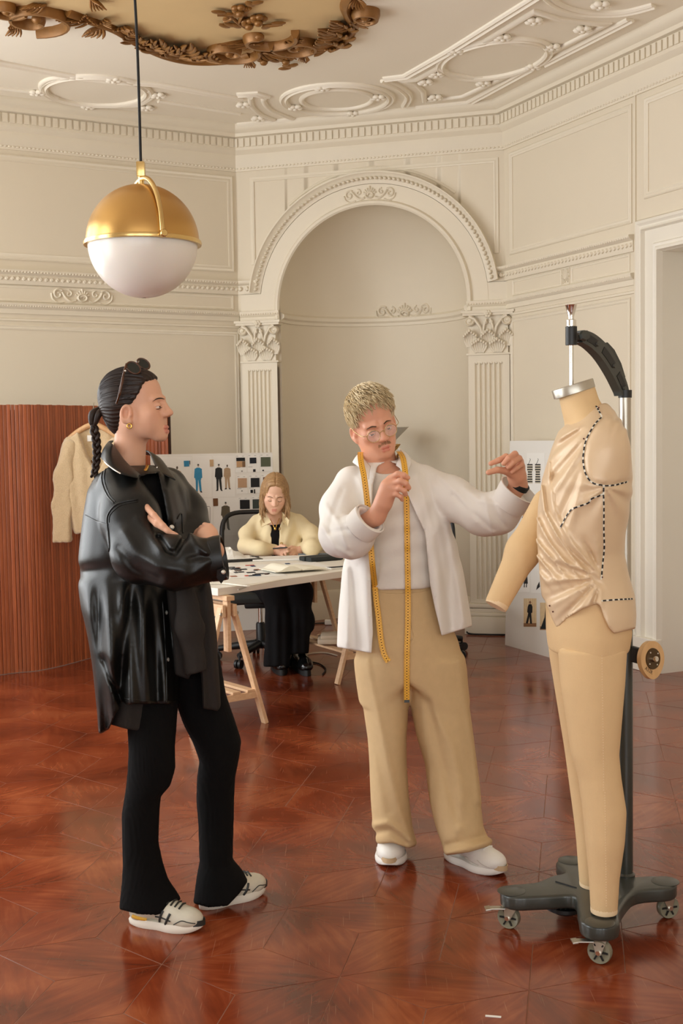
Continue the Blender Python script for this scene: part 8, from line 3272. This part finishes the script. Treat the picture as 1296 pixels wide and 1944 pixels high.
	dr_, dl_ = A((P(730, 960, 4.12) - P(690, 1000, 4.17)).normalized()), A((P(994, 916, 4.18) - P(962, 960, 4.22)).normalized())
	def shirt(p):
		u, v = pxv(p)
		d = loft(p, sr, endk=0.03)
		fl = 0.014 * np.sin((u - v * 0.05) * 0.14) * smoothstep(1000, 1120, v) + 0.005 * np.sin((u * 0.6 + v * 0.25) * 0.22) * smoothstep(880, 960, v) * smoothstep(1100, 1000, v)
		for ps, am, w in (([(660, 1080), (664, 1140), (660, 1220)], 0.006, 5), ([(680, 1075), (686, 1150), (690, 1230)], -0.006, 5), ([(850, 1000), (862, 1080), (880, 1180)], 0.007, 6), ([(828, 1020), (842, 1100), (858, 1190)], -0.006, 6),
						  ([(790, 900), (806, 950), (818, 1000)], 0.005, 5), ([(815, 905), (832, 960), (840, 1010)], -0.005, 6), ([(672, 900), (690, 930), (700, 960)], 0.005, 5)):
			fl = fl + am * np.exp(-(polyline_side(u, v, ps) / w) ** 2)
		d = d - fl - folds(p, 41, 9, 0.005)
		op = poly_sd(u, v, front_open) * 0.0019
		d = np.where(p[:, 1] < 4.46, smax(d, -op, 0.003), d)
		hem = np.interp(u, [625, 636, 706, 770, 838, 905, 920], [1226, 1228, 1240, 1222, 1207, 1186, 1184])
		d = smax(d, (v - hem) * 0.0019, 0.003)
		d = smax(d, -cap(p, A(H_.neck_to) + V3(0, 0, 0.1), A(H_.neck_to) + V3(0.01, 0, -0.03), 0.064, 0.072), 0.006)
		def slv(pts, rs, seed, creases):
			s = chain(p, pts, rs, 0.045)
			for ps, am, w in creases:
				s = s - am * np.exp(-(polyline_side(u, v, ps) / w) ** 2)
			return s - folds(p, seed, 12, 0.0030) - folds(p, seed + 1, 30, 0.0016)
		a = slv(s_r, r_r, 43, [([(618, 960), (640, 990), (660, 1040)], 0.006, 5), ([(612, 1000), (635, 1040), (665, 1056)], 0.007, 5), ([(660, 1000), (690, 1010), (705, 990)], 0.005, 5), ([(630, 1010), (660, 1005), (700, 970)], -0.006, 5), ([(650, 930), (632, 975), (625, 1010)], -0.005, 5)])
		a = smax(a, (p - pp(703, 985, 4.15)) @ dr_, 0.004)
		a = smax(a, -cap(p, s_r[3] + (s_r[4] - s_r[3]) * 0.55, s_r[4] + dr_ * 0.06, 0.034, 0.056), 0.003)
		b = slv(s_l, r_l, 47, [([(830, 900), (870, 940), (905, 990)], 0.005, 5), ([(860, 940), (890, 970), (935, 1005)], -0.006, 5), ([(920, 945), (925, 975), (935, 1010)], 0.007, 5), ([(935, 950), (945, 980), (960, 1000)], -0.006, 4), ([(950, 940), (965, 965), (985, 975)], 0.006, 4), ([(880, 925), (910, 950), (950, 960)], 0.005, 5)])
		b = smax(b, (p - pp(976, 940, 4.20)) @ dl_, 0.004)
		d = smin(d, a, 0.012)
		return smin(d, b, 0.016)
	lo, hi = V3(-0.12, 3.98, 0.72), V3(0.72, 4.68, 1.52)
	shp = sdf_obj('open_shirt', shirt, lo, hi, 0.0052, 'white_cotton', root)
	bs = bvh_of(shp)
	# turned back cuff on the raised wrist
	c0 = Vector((s_l[4] + dl_ * -0.012).tolist())
	m = MB(); m.lathe(c0, [(0.050, -0.035), (0.061, -0.030), (0.066, 0.0), (0.071, 0.038), (0.074, 0.042), (0.069, 0.043), (0.060, 0.0), (0.052, -0.02)], 30, ax=Vector(dl_.tolist()))
	m.build('turned_cuff', 'white_cotton', shp, smooth=50)
	c1 = Vector((s_r[4] + dr_ * 0.0).tolist())
	m = MB(); m.lathe(c1, [(0.054, -0.055), (0.062, -0.05), (0.0635, -0.02), (0.063, 0.006), (0.058, 0.008), (0.057, -0.02)], 30, ax=Vector(dr_.tolist()))
	m.build('cuff', 'white_cotton', shp, smooth=50)
	# collar leaves
	def leaf(inner, outer, name):
		a = crv([tuple(P(*q)) for q in inner], 6)
		b = crv([tuple(P(*q)) for q in outer], 6)
		k = min(len(a), len(b))
		vs, fs, rows = [], [], 5
		for i in range(k):
			x0, x1 = Vector(a[i]), Vector(b[i])
			for j in range(rows + 1):
				t = j / rows
				vs.append(x0.lerp(x1, t) + Vector((0, -0.008, 0.004)) * math.sin(math.pi * t))
		for i in range(k - 1):
			for j in range(rows):
				c = i * (rows + 1) + j
				fs.append((c, c + 1, c + rows + 2, c + rows + 1))
		o = obj(name, vs, fs, 'white_cotton', shp, smooth=True)
		md = o.modifiers.new('thickness', 'SOLIDIFY'); md.thickness = 0.005; md.offset = 0
	leaf([(690, 862, 4.50), (682, 862, 4.44), (690, 872, 4.385), (703, 886, 4.345)], [(676, 874, 4.50), (670, 878, 4.42), (682, 888, 4.325), (700, 910, 4.285)], 'collar')
	leaf([(756, 852, 4.50), (761, 856, 4.44), (758, 868, 4.39), (752, 884, 4.345)], [(770, 864, 4.50), (778, 870, 4.43), (780, 880, 4.335), (770, 902, 4.285)], 'collar')
	for u, v in ((701, 1168), (700, 1100), (775, 960), (826, 1130)):
		l, n = hit(bs, u, v)
		if l is not None:
			m = MB(); m.lathe(l, [(0, 0.004), (0.0045, 0.004), (0.005, 0.002), (0, 0.0)], 10, ax=n); m.build('shirt_button', 'label_white', shp, smooth=40)
	# wrist band
	m = MB(); m.lathe(Vector((A(wr_l) + dl_ * 0.004).tolist()), [(0.030, -0.010), (0.0365, -0.009), (0.0365, 0.009), (0.030, 0.010)], 24, ax=Vector(dl_.tolist()))
	m.build('wrist_band', 'black_cord', root, smooth=40)
	# ---- white trainers
	st = [([(0.30, .05), (0.42, .040), (0.52, .046), (0.62, .036), (0.72, .032)], 0.0016, 'trainer_grey'), ([(0.70, .05), (0.78, .040), (0.88, .034)], 0.0016, 'trainer_grey')]
	a0 = FL(738, 1650)
	sneaker(root, Vector((a0.x + 0.035, a0.y + 0.285, 0)), a0, 'shoe', 'trainer_white', 'trainer_white', width=0.112, stripes=st, laces='label_white', tip='toe_beige')
	b0 = FL(958, 1664)
	sneaker(root, FL(846, 1630) + Vector((0, 0.02, 0)), b0, 'shoe', 'trainer_white', 'trainer_white', width=0.106, stripes=st, laces='label_white', tip='toe_beige')
	# ---- round wire glasses
	gl = thing('eyeglasses', H_.w(0, .10, -.01), 'round gold wire eyeglasses on the blond man\'s face', 'eyeglasses')
	for sg in (-1, 1):
		c = H_.w(sg * .0325, .1010, -.0085)
		u, v = H_.d(1, -0.12 * sg, 0), H_.d(0, -0.10, 1)
		lp = [c + u * .0235 * math.cos(a) * H_.s + v * .0215 * math.sin(a) * H_.s for a in [2 * math.pi * i / 28 for i in range(29)]]
		m = MB(); m.tube(lp, 0.0012, 6, caps=False); r = m.build('lens_rim', 'thin_gold', gl, smooth=70)
		m = MB(); m.prism(lp[:-1], H_.d(0, -0.0012, 0)); m.build('lens', 'clear_lens', r)
		m = MB(); m.tube([Vector(q) for q in crv([tuple(H_.w(sg * .056, .098, -.001)), tuple(H_.w(sg * .072, .080, .001)), tuple(H_.w(sg * .079, .030, .004)), tuple(H_.w(sg * .082, -.012, .012)), tuple(H_.w(sg * .080, -.03, -.004))], 5)], 0.0013, 6)
		m.build('temple', 'thin_gold', gl, smooth=70)
	m = MB(); m.tube([Vector(q) for q in crv([tuple(H_.w(-.0095, .1025, -.004)), tuple(H_.w(-.004, .1075, .002)), tuple(H_.w(.004, .1075, .002)), tuple(H_.w(.0095, .1025, -.004))], 4)], 0.0013, 6)
	m.build('bridge', 'thin_gold', gl, smooth=70)
	# ---- measuring tape round the neck
	tp_ = thing('measuring_tape', P(772, 1334, 4.20), 'yellow measuring tape hanging round the blond man\'s neck', 'measuring tape')
	def run(pts, name, neck=False):
		q = crv(pts, 10)
		k = len(q)
		C_ = [P(a, b, c) for a, b, c in q]
		sd = []
		for i in range(k):
			t = C_[min(i + 1, k - 1)] - C_[max(i - 1, 0)]
			sd.append(Vector((1, 0, 0)) - t.normalized() * t.normalized().x)
		nn = [Vector((0, -1, 0.0))] * k
		if neck:
			cn = sum(C_, Vector()) / k
			sd = [Vector((0, 0, 1))] * k
			nn = [Vector((c.x - cn.x, c.y - cn.y - 0.05, 0)).normalized() for c in C_]
		w = 0.0205
		m = MB(); m.ribbon(C_, sd, w, 0.0015, nn)
		s = m.build(name, 'tape_yellow', tp_)
		ds = np.r_[0, np.cumsum([(C_[i + 1] - C_[i]).length for i in range(k - 1)])]
		xs = np.array([tuple(c) for c in C_])
		sx = np.array([tuple(v.normalized()) for v in sd])
		def at(d_): return Vector([np.interp(d_, ds, xs[:, i]) for i in range(3)]), Vector([np.interp(d_, ds, sx[:, i]) for i in range(3)])
		mt, mn = MB(), MB()
		d_ = 0.006
		i = 0
		while d_ < ds[-1] - 0.004:
			c, s_ = at(d_)
			c2, _ = at(d_ + 0.002)
			t = (c2 - c).normalized()
			full = i % 2 == 0
			for sg in (-1, 1):
				ln = 0.0060 if full else 0.0036
				mt.box(c + s_ * sg * (w / 2 - ln / 2) + Vector((0, -0.0018, 0)), (ln, 0.0008, 0.0009), (s_, Vector((0, 1, 0)), t))
			if full:
				cm, _ = at(min(d_ + 0.005, ds[-1]))
				mn.box(cm + Vector((0, -0.0018, 0)), (0.0045, 0.0008, 0.0032), (s_, Vector((0, 1, 0)), t))
			d_ += 0.005
			i += 1
		mt.build('tick_marks', ink(128, 84, 30), s)
		mn.build('tape_numbers', ink(84, 52, 20), s)
		return s, C_
	def off(px, py, back=0.006):
		"""just in front of shirt, tee or trousers"""
		best = None
		for b in (bs, bt, bvh_tee):
			l, n = hit(b, px, py)
			if l is not None and (best is None or l.y < best): best = l.y
		return best
	bvh_tee = bvh_of([c for c in root.children if c.name.startswith('tee_shirt')][0])
	def track(pts, extra=0.012):
		"""hang freely in front of the clothes: never behind the nearest cloth above it"""
		out, cur = [], None
		for px, py in crv(pts, 4):
			y = off(px, py)
			if y is None: y = cur if cur is not None else 4.25
			y -= extra
			if py > 930:
				cur = y if cur is None else min(cur + 0.004, y)
				y = cur
			out.append((px, py, y))
		return out
	l1 = [(687, 858, 4.47), (684, 859, 4.405), (684, 868, 4.335), (686, 882, 4.298), (690, 900, 4.268), (693, 920, 4.255), (696, 945, 4.252), (699, 975, 4.252), (702, 1005, 4.250), (704, 1040, 4.248), (707, 1075, 4.246)]
	l1 += track([(711, 1110), (714, 1140), (718, 1170), (723, 1215), (729, 1242), (737, 1256)])
	run(l1, 'tape_strip')
	s2, C_ = run([(754, 857, 4.47), (758, 858, 4.405), (764, 868, 4.345), (767, 882, 4.296), (769, 898, 4.262), (770, 915, 4.246)] + track([(771, 935), (772, 980), (773, 1050), (774, 1110), (774, 1180), (772, 1250), (772, 1332)]), 'tape_strip')
	m = MB(); m.box(C_[-1] + Vector((0, -0.001, 0.002)), (0.019, 0.004, 0.010)); m.build('metal_tip', 'dark_metal', s2)
	run([(685, 864, 4.42), (690, 874, 4.49), (712, 882, 4.56), (735, 882, 4.56), (748, 874, 4.51), (756, 864, 4.43)], 'tape_strip', True)
man()

# ------------------------------------------------------------------ woman drawing at the table
pm('butter_wool', srgb(234, 216, 176), 0.9, var=0.05, scale=20, bump=0.12, bscale=260, spec=0.15)
pm('black_twill', srgb(17, 16, 17), 0.9, var=0.15, scale=30, spec=0.2)
pm('black_patent', srgb(14, 14, 14), 0.18, spec=0.6)
pm('rubber_black', srgb(30, 30, 29), 0.6)
hair_mat('hair_gold', srgb(118, 82, 48), srgb(196, 158, 112), 0.5)
skin_mat('skin_pale', srgb(228, 182, 154))

def seated():
	root = thing('person', Vector((-0.47, 8.30, 0)), 'seated person in a butter yellow overshirt drawing at the white table', 'person')
	Y = 8.22
	H_ = Head(P(521, 938, 8.16), (0.06, -0.90, -0.40), (0.10, -0.40, 0.91), 1.03, jaw=0.95, nose=0.98, lips=0.95, gap=0.001, neck_to=P(522, 1004, 8.30), neck_r=(0.050, 0.056), lid=0.86, brow=0.7)
	hand_z = TZ + 0.035
	wr_r, wr_l = onz(512, 1044, hand_z), onz(584, 1040, hand_z)
	sh_r, el_r = P(488, 990, 8.32), P(462, 1032, 8.16)
	sh_l, el_l = P(566, 988, 8.32), P(606, 1030, 8.14)
	hr = onz(531, 1046, hand_z)
	hl = onz(568, 1046, hand_z - 0.008)
	yr, yl = hr.y, hl.y
	def hands(p):
		d = chain(p, [A(el_r), A(wr_r), A(hr)], [0.036, 0.027, 0.034], 0.01)
		d = smin(d, fingers(p, [([P(533, 1040, yr - .01), P(540, 1036, yr - .05), P(545, 1041, yr - .07)], [.012, .0105, .009]),
								([P(536, 1044, yr - .01), P(543, 1041, yr - .05), P(546, 1047, yr - .06)], [.012, .0105, .009]),
								([P(535, 1049, yr - .01), P(541, 1048, yr - .05), P(542, 1053, yr - .06)], [.011, .010, .0085]),
								([P(531, 1052, yr - .01), P(536, 1054, yr - .045), P(537, 1057, yr - .055)], [.0105, .009, .008]),
								([P(528, 1040, yr - .02), P(534, 1036, yr - .06), P(541, 1038, yr - .075)], [.013, .011, .009])], k=0.003), 0.01)
		e = chain(p, [A(el_l), A(wr_l), A(hl)], [0.036, 0.027, 0.033], 0.01)
		e = smin(e, fingers(p, [([P(562, 1043, yl - .01), P(554, 1043, yl - .05), P(547, 1047, yl - .08)], [.012, .0105, .009]),
								([P(562, 1047, yl - .02), P(555, 1049, yl - .06), P(550, 1053, yl - .09)], [.012, .0105, .009]),
								([P(565, 1050, yl - .02), P(559, 1053, yl - .06), P(555, 1057, yl - .09)], [.012, .0105, .009]),
								([P(569, 1052, yl - .02), P(566, 1055, yl - .05), P(563, 1059, yl - .08)], [.011, .0095, .008]),
								([P(561, 1040, yl - .01), P(553, 1038, yl - .03), P(546, 1041, yl - .05)], [.012, .010, .009])], k=0.003), 0.01)
		return np.minimum(d, e)
	def trunk(p):
		d = chain(p, [pp(500, 1120, 8.40), pp(515, 1050, 8.38), pp(522, 1000, 8.34)], [0.12, 0.10, 0.09], 0.05)
		d = smin(d, cap(p, A(sh_r) - V3(0, 0, .08), A(sh_l) - V3(0, 0, .08), 0.03), 0.05)
		d = smin(d, chain(p, [A(sh_r) - V3(0, 0, .08), A(el_r)], [0.03, 0.03]), 0.03)
		d = smin(d, chain(p, [A(sh_l) - V3(0, 0, .08), A(el_l)], [0.03, 0.03]), 0.03)
		d = smin(d, cap(p, A(H_.neck_to), pp(522, 1020, 8.36), 0.05, 0.06), 0.03)
		return d
	hc = A(H_.c)
	sdf_obj('body', [(H_, hc - V3(.14, .16, .27), hc + V3(.14, .22, .16), 0.0036),
					 (hands, A(onz(500, 1064, TZ)) - V3(.06, .35, .01), A(onz(600, 1030, hand_z)) + V3(.05, .10, .12), 0.0042),
					 (trunk, V3(-0.9, 8.0, 0.3), V3(0.0, 8.7, 1.3), 0.02)], None, None, None, 'skin_pale', root, color=H_.tone)
	H_.eyes(root, (0, 0.6, -0.8))
	bvf = bvh_of(root.children[0])
	for sg in (-1, 1):
		m = MB()
		P0 = []
		for x, z in crv([(sg * .014, .0205), (sg * .030, .0245), (sg * .045, .0195)], 4):
			l, n, _, _ = bvf.ray_cast(H_.w(x, .2, z), H_.d(0, -1, 0))
			if l is not None: P0.append(l)
		if len(P0) > 2: m.tube(P0, 0.0022, 6); m.build('eyebrow', 'hair_brow', root, smooth=60)
		m = MB()
		P0 = []
		for x, z in crv([(sg * .020, -.0050), (sg * .032, -.0075), (sg * .044, -.0055)], 4):
			l, n, _, _ = bvf.ray_cast(H_.w(x, .2, z), H_.d(0, -1, 0))
			if l is not None: P0.append(l)
		if len(P0) > 2: m.tube(P0, 0.0016, 6); m.build('eyelashes', 'hair_brow', root, smooth=60)
	# hair: cap with a middle parting and locks to the shoulders
	def hair(p):
		q = H_.loc(p)
		d = ell(q, (0, -.022, .045), (.0830, .1000, .0935))
		d = smin(d, ell(q, (0, .032, .070), (.066, .058, .056)), .03)
		ax_ = np.abs(q[:, 0])
		side = ell(np.stack([ax_, q[:, 1], q[:, 2]], 1), (.070, .000, -.030), (.026, .050, .095))
		d = smin(d, side, .03)
		hy = np.interp(q[:, 2], [-.14, -.06, 0, .04, .07, .095, .115, .14], [.030, .034, .044, .056, .064, .074, .086, .07]).astype(np.float32)
		face = ell(q, (0, .105, -.022), (.061, .062, .108))
		d = smax(d, -face, .006)
		d = smax(d, (q[:, 1] - hy - .03 * smoothstep(.03, .06, ax_) * smoothstep(.10, .04, q[:, 2])) * .8, .006)
		d = d + .005 * np.exp(-(q[:, 0] / .004) ** 2) * smoothstep(.05, .1, q[:, 2])
		a = np.arctan2(q[:, 1] + .02, q[:, 2] - .02) * 1.0
		st = np.sin(q[:, 1] * 420 + 5 * vnoise(q * 16, 5) + q[:, 2] * 60)
		return (d - .0018 * st) * H_.s
	sdf_obj('hair', hair, hc - V3(.15, .17, .20), hc + V3(.15, .18, .18), 0.0036, 'hair_gold', root)
	m = MB()
	rnd = random.Random(6)
	for sg in (-1, 1):
		for i in range(58):
			y0 = rnd.uniform(-.085, .050)
			x0 = sg * rnd.uniform(.060, .084)
			ln = rnd.uniform(.115, .165)
			a = H_.w(x0, y0, -.010 + rnd.uniform(-.02, .04))
			dn = Vector((0, 0, -1))
			side = H_.d(sg, 0.0, 0)
			pts = [a, a + dn * ln * .35 + side * .010 + Vector((0, rnd.uniform(-.01, .01), 0)), a + dn * ln * .7 + side * rnd.uniform(.0, .022), a + dn * ln + side * rnd.uniform(-.015, .018) + Vector((0, rnd.uniform(-.015, .01), 0))]
			strand(m, [tuple(q) for q in pts], .0065, .0008, 5)
	for i in range(40):
		x0 = rnd.uniform(-.07, .07)
		a = H_.w(x0, -.10 + rnd.uniform(-.01, .01), .0)
		pts = [a, a + Vector((0, .02, -.06)), a + Vector((rnd.uniform(-.01, .01), .03, -.13))]
		strand(m, [tuple(q) for q in pts], .007, .001, 5)
	m.build('hair_locks', 'hair_gold', root, smooth=70)
	# black top, overshirt
	tr_ = prow([(992, 506, 540, 8.30, 0.07), (1010, 500, 548, 8.28, 0.10), (1060, 496, 552, 8.28, 0.11), (1110, 490, 556, 8.30, 0.12)])
	lo, hi = bounds(tr_, 0.03)
	sdf_obj('black_top', lambda p: loft(p, tr_, endk=0.02), lo, hi, 0.012, 'black_twill', root)
	jr = prow([(968, 496, 548, 8.34, 0.07), (980, 486, 564, 8.34, 0.11), (1000, 478, 576, 8.33, 0.14), (1030, 478, 580, 8.32, 0.16), (1062, 480, 580, 8.32, 0.17), (1110, 482, 578, 8.34, 0.18)])
	s_r = [A(sh_r), A(P(470, 1014, 8.24)), A(P(468, 1036, 8.14)), A(P(495, 1044, 8.02)), A(P(519, 1045, wr_r.y - 0.03))]
	s_l = [A(sh_l), A(P(588, 1012, 8.24)), A(P(597, 1033, 8.12)), A(P(590, 1040, 8.02)), A(P(577, 1043, wr_l.y - 0.03))]
	op = [(514, 985), (524, 978), (533, 985), (530, 1010), (529, 1038), (532, 1070), (516, 1070), (515, 1036), (516, 1010)]
	def shirt(p):
		u, v = pxv(p)
		d = loft(p, jr, endk=0.03) - folds(p, 61, 10, 0.008) - 0.005 * np.sin(u * 0.30 + v * 0.1)
		d = np.where(p[:, 1] < 8.34, smax(d, -poly_sd(u, v, op) * 0.0035, 0.006), d)
		d = smin(d, chain(p, s_r, [0.048, 0.052, 0.055, 0.050, 0.042], 0.035) - folds(p, 62, 11, 0.008), 0.02)
		d = smin(d, chain(p, s_l, [0.048, 0.052, 0.054, 0.050, 0.042], 0.035) - folds(p, 63, 11, 0.008), 0.02)
		d = smax(d, -cap(p, A(H_.w(0, -.02, -.05)), A(H_.neck_to) + V3(0, 0, -.03), 0.060, 0.066), 0.01)
		# sleeves rest on the table
		d = smax(d, np.where(p[:, 1] < 8.14, TZ + 0.004 - p[:, 2], -1.0), 0.006)
		return d
	lo, hi = V3(-0.80, 7.75, 0.55), V3(-0.02, 8.62, 1.12)
	sh = sdf_obj('overshirt', shirt, lo, hi, 0.0085, 'butter_wool', root)
	bs = bvh_of(sh)
	for pts in ([(504, 974, 8.17), (493, 990, 8.12), (496, 1001, 8.115), (515, 992, 8.12)], [(535, 972, 8.17), (536, 990, 8.11), (546, 1001, 8.115), (549, 988, 8.13)]):
		m = MB(); m.prism([P(*q) for q in pts], (0, -0.012, 0.003)); m.build('collar', 'butter_wool', sh)
	for u, v in ((534, 1032), (531, 1004)):
		l, n = hit(bs, u, v)
		if l is not None:
			m = MB(); m.lathe(l, [(0, .006), (.010, .005), (.011, 0), (0, 0)], 12, ax=n); m.build('button', ink(196, 160, 104), sh, smooth=40)
	m = MB(); m.tube([Vector(q) for q in crv([tuple(P(*q)) for q in [(513, 985, 8.15), (518, 996, 8.12), (522, 1003, 8.11), (526, 994, 8.12), (530, 984, 8.15)]], 5)], .0022, 6)
	m.blob(P(522, 1004, 8.105), (.008, .005, .009), 8, 6)
	m.build('necklace', 'gold', root, smooth=60)
	# trousers
	la = [P(498, 1118, 8.32), P(528, 1128, 7.98), P(531, 1180, 7.93), P(527, 1262, 7.90)]
	lb = [P(520, 1118, 8.34), P(566, 1124, 7.98), P(568, 1180, 7.94), P(566, 1238, 7.92)]
	def pants(p):
		u, v = pxv(p)
		d = chain(p, [A(q) for q in la], [0.105, 0.092, 0.085, 0.100], 0.06)
		d = np.minimum(d, chain(p, [A(q) for q in lb], [0.105, 0.090, 0.078, 0.080], 0.06))
		d = smin(d, ell(p, P(505, 1118, 8.40), (0.19, 0.16, 0.11)), 0.05)
		d = d - folds(p, 71, 9, 0.008) - 0.006 * np.sin(u * 0.35) * smoothstep(1140, 1180, v)
		d = smax(d, p[:, 2] - (TZ - 0.05), 0.01)
		return smax(d, (v - np.interp(u, [490, 550, 552, 600], [1266, 1266, 1242, 1240])) * 0.0034, 0.008)
	lo, hi = V3(-0.85, 7.70, 0.02), V3(-0.10, 8.68, 0.80)
	sdf_obj('trousers', pants, lo, hi, 0.0095, 'black_twill', root)
	# chunky shoes
	for toe, heel in ((FL(536, 1283), FL(523, 1258)), (FL(583, 1284), FL(560, 1256))):
		x = (toe - heel); L = x.length; x.normalize()
		if L < 0.27: heel = toe - x * 0.28; L = 0.28
		y = Vector((-x.y, x.x, 0)); z = Vector((0, 0, 1))
		R = np.array([list(x), list(y), list(z)], np.float32); c = A(heel)
		def f(p):
			q = (p - c) @ R.T
			d = ell(q, (L - .07, 0, .055), (.075, .050, .042))
			d = smin(d, cap(q, (L - .10, 0, .07), (.06, 0, .085), .045, .042), .03)
			d = smin(d, ell(q, (.045, 0, .08), (.05, .040, .06)), .03)
			return smax(d, .032 - q[:, 2], .006)
		o = sdf_obj('shoe', f, np.minimum(A(toe), c) - V3(.1, .1, 0), np.maximum(A(toe), c) + V3(.1, .1, .18), 0.0065, 'black_patent', root)
		m = MB()
		out = []
		for i in range(32):
			a = 2 * math.pi * i / 32
			out.append(heel + x * (L * (.5 + .52 * math.cos(a))) + y * (.052 * math.sin(a)) + z * .001)
		m.prism(out, z * .038)
		m.build('sole', 'rubber_black', o, smooth=50)
	# pen
	pen = MB()
	pen.tube([P(518, 1041.5, yr - .05), P(543, 1039.5, yr - .085)], [0.0045, 0.005], 8)
	pen.tube([P(543, 1039.5, yr - .085), P(546, 1039.2, yr - .09)], [0.005, 0.001], 8)
	tag(pen.build('pen', 'black_plastic', smooth=50), 'black pen in the seated woman\'s drawing hand', 'pen')
seated()

bpy.context.view_layer.update()
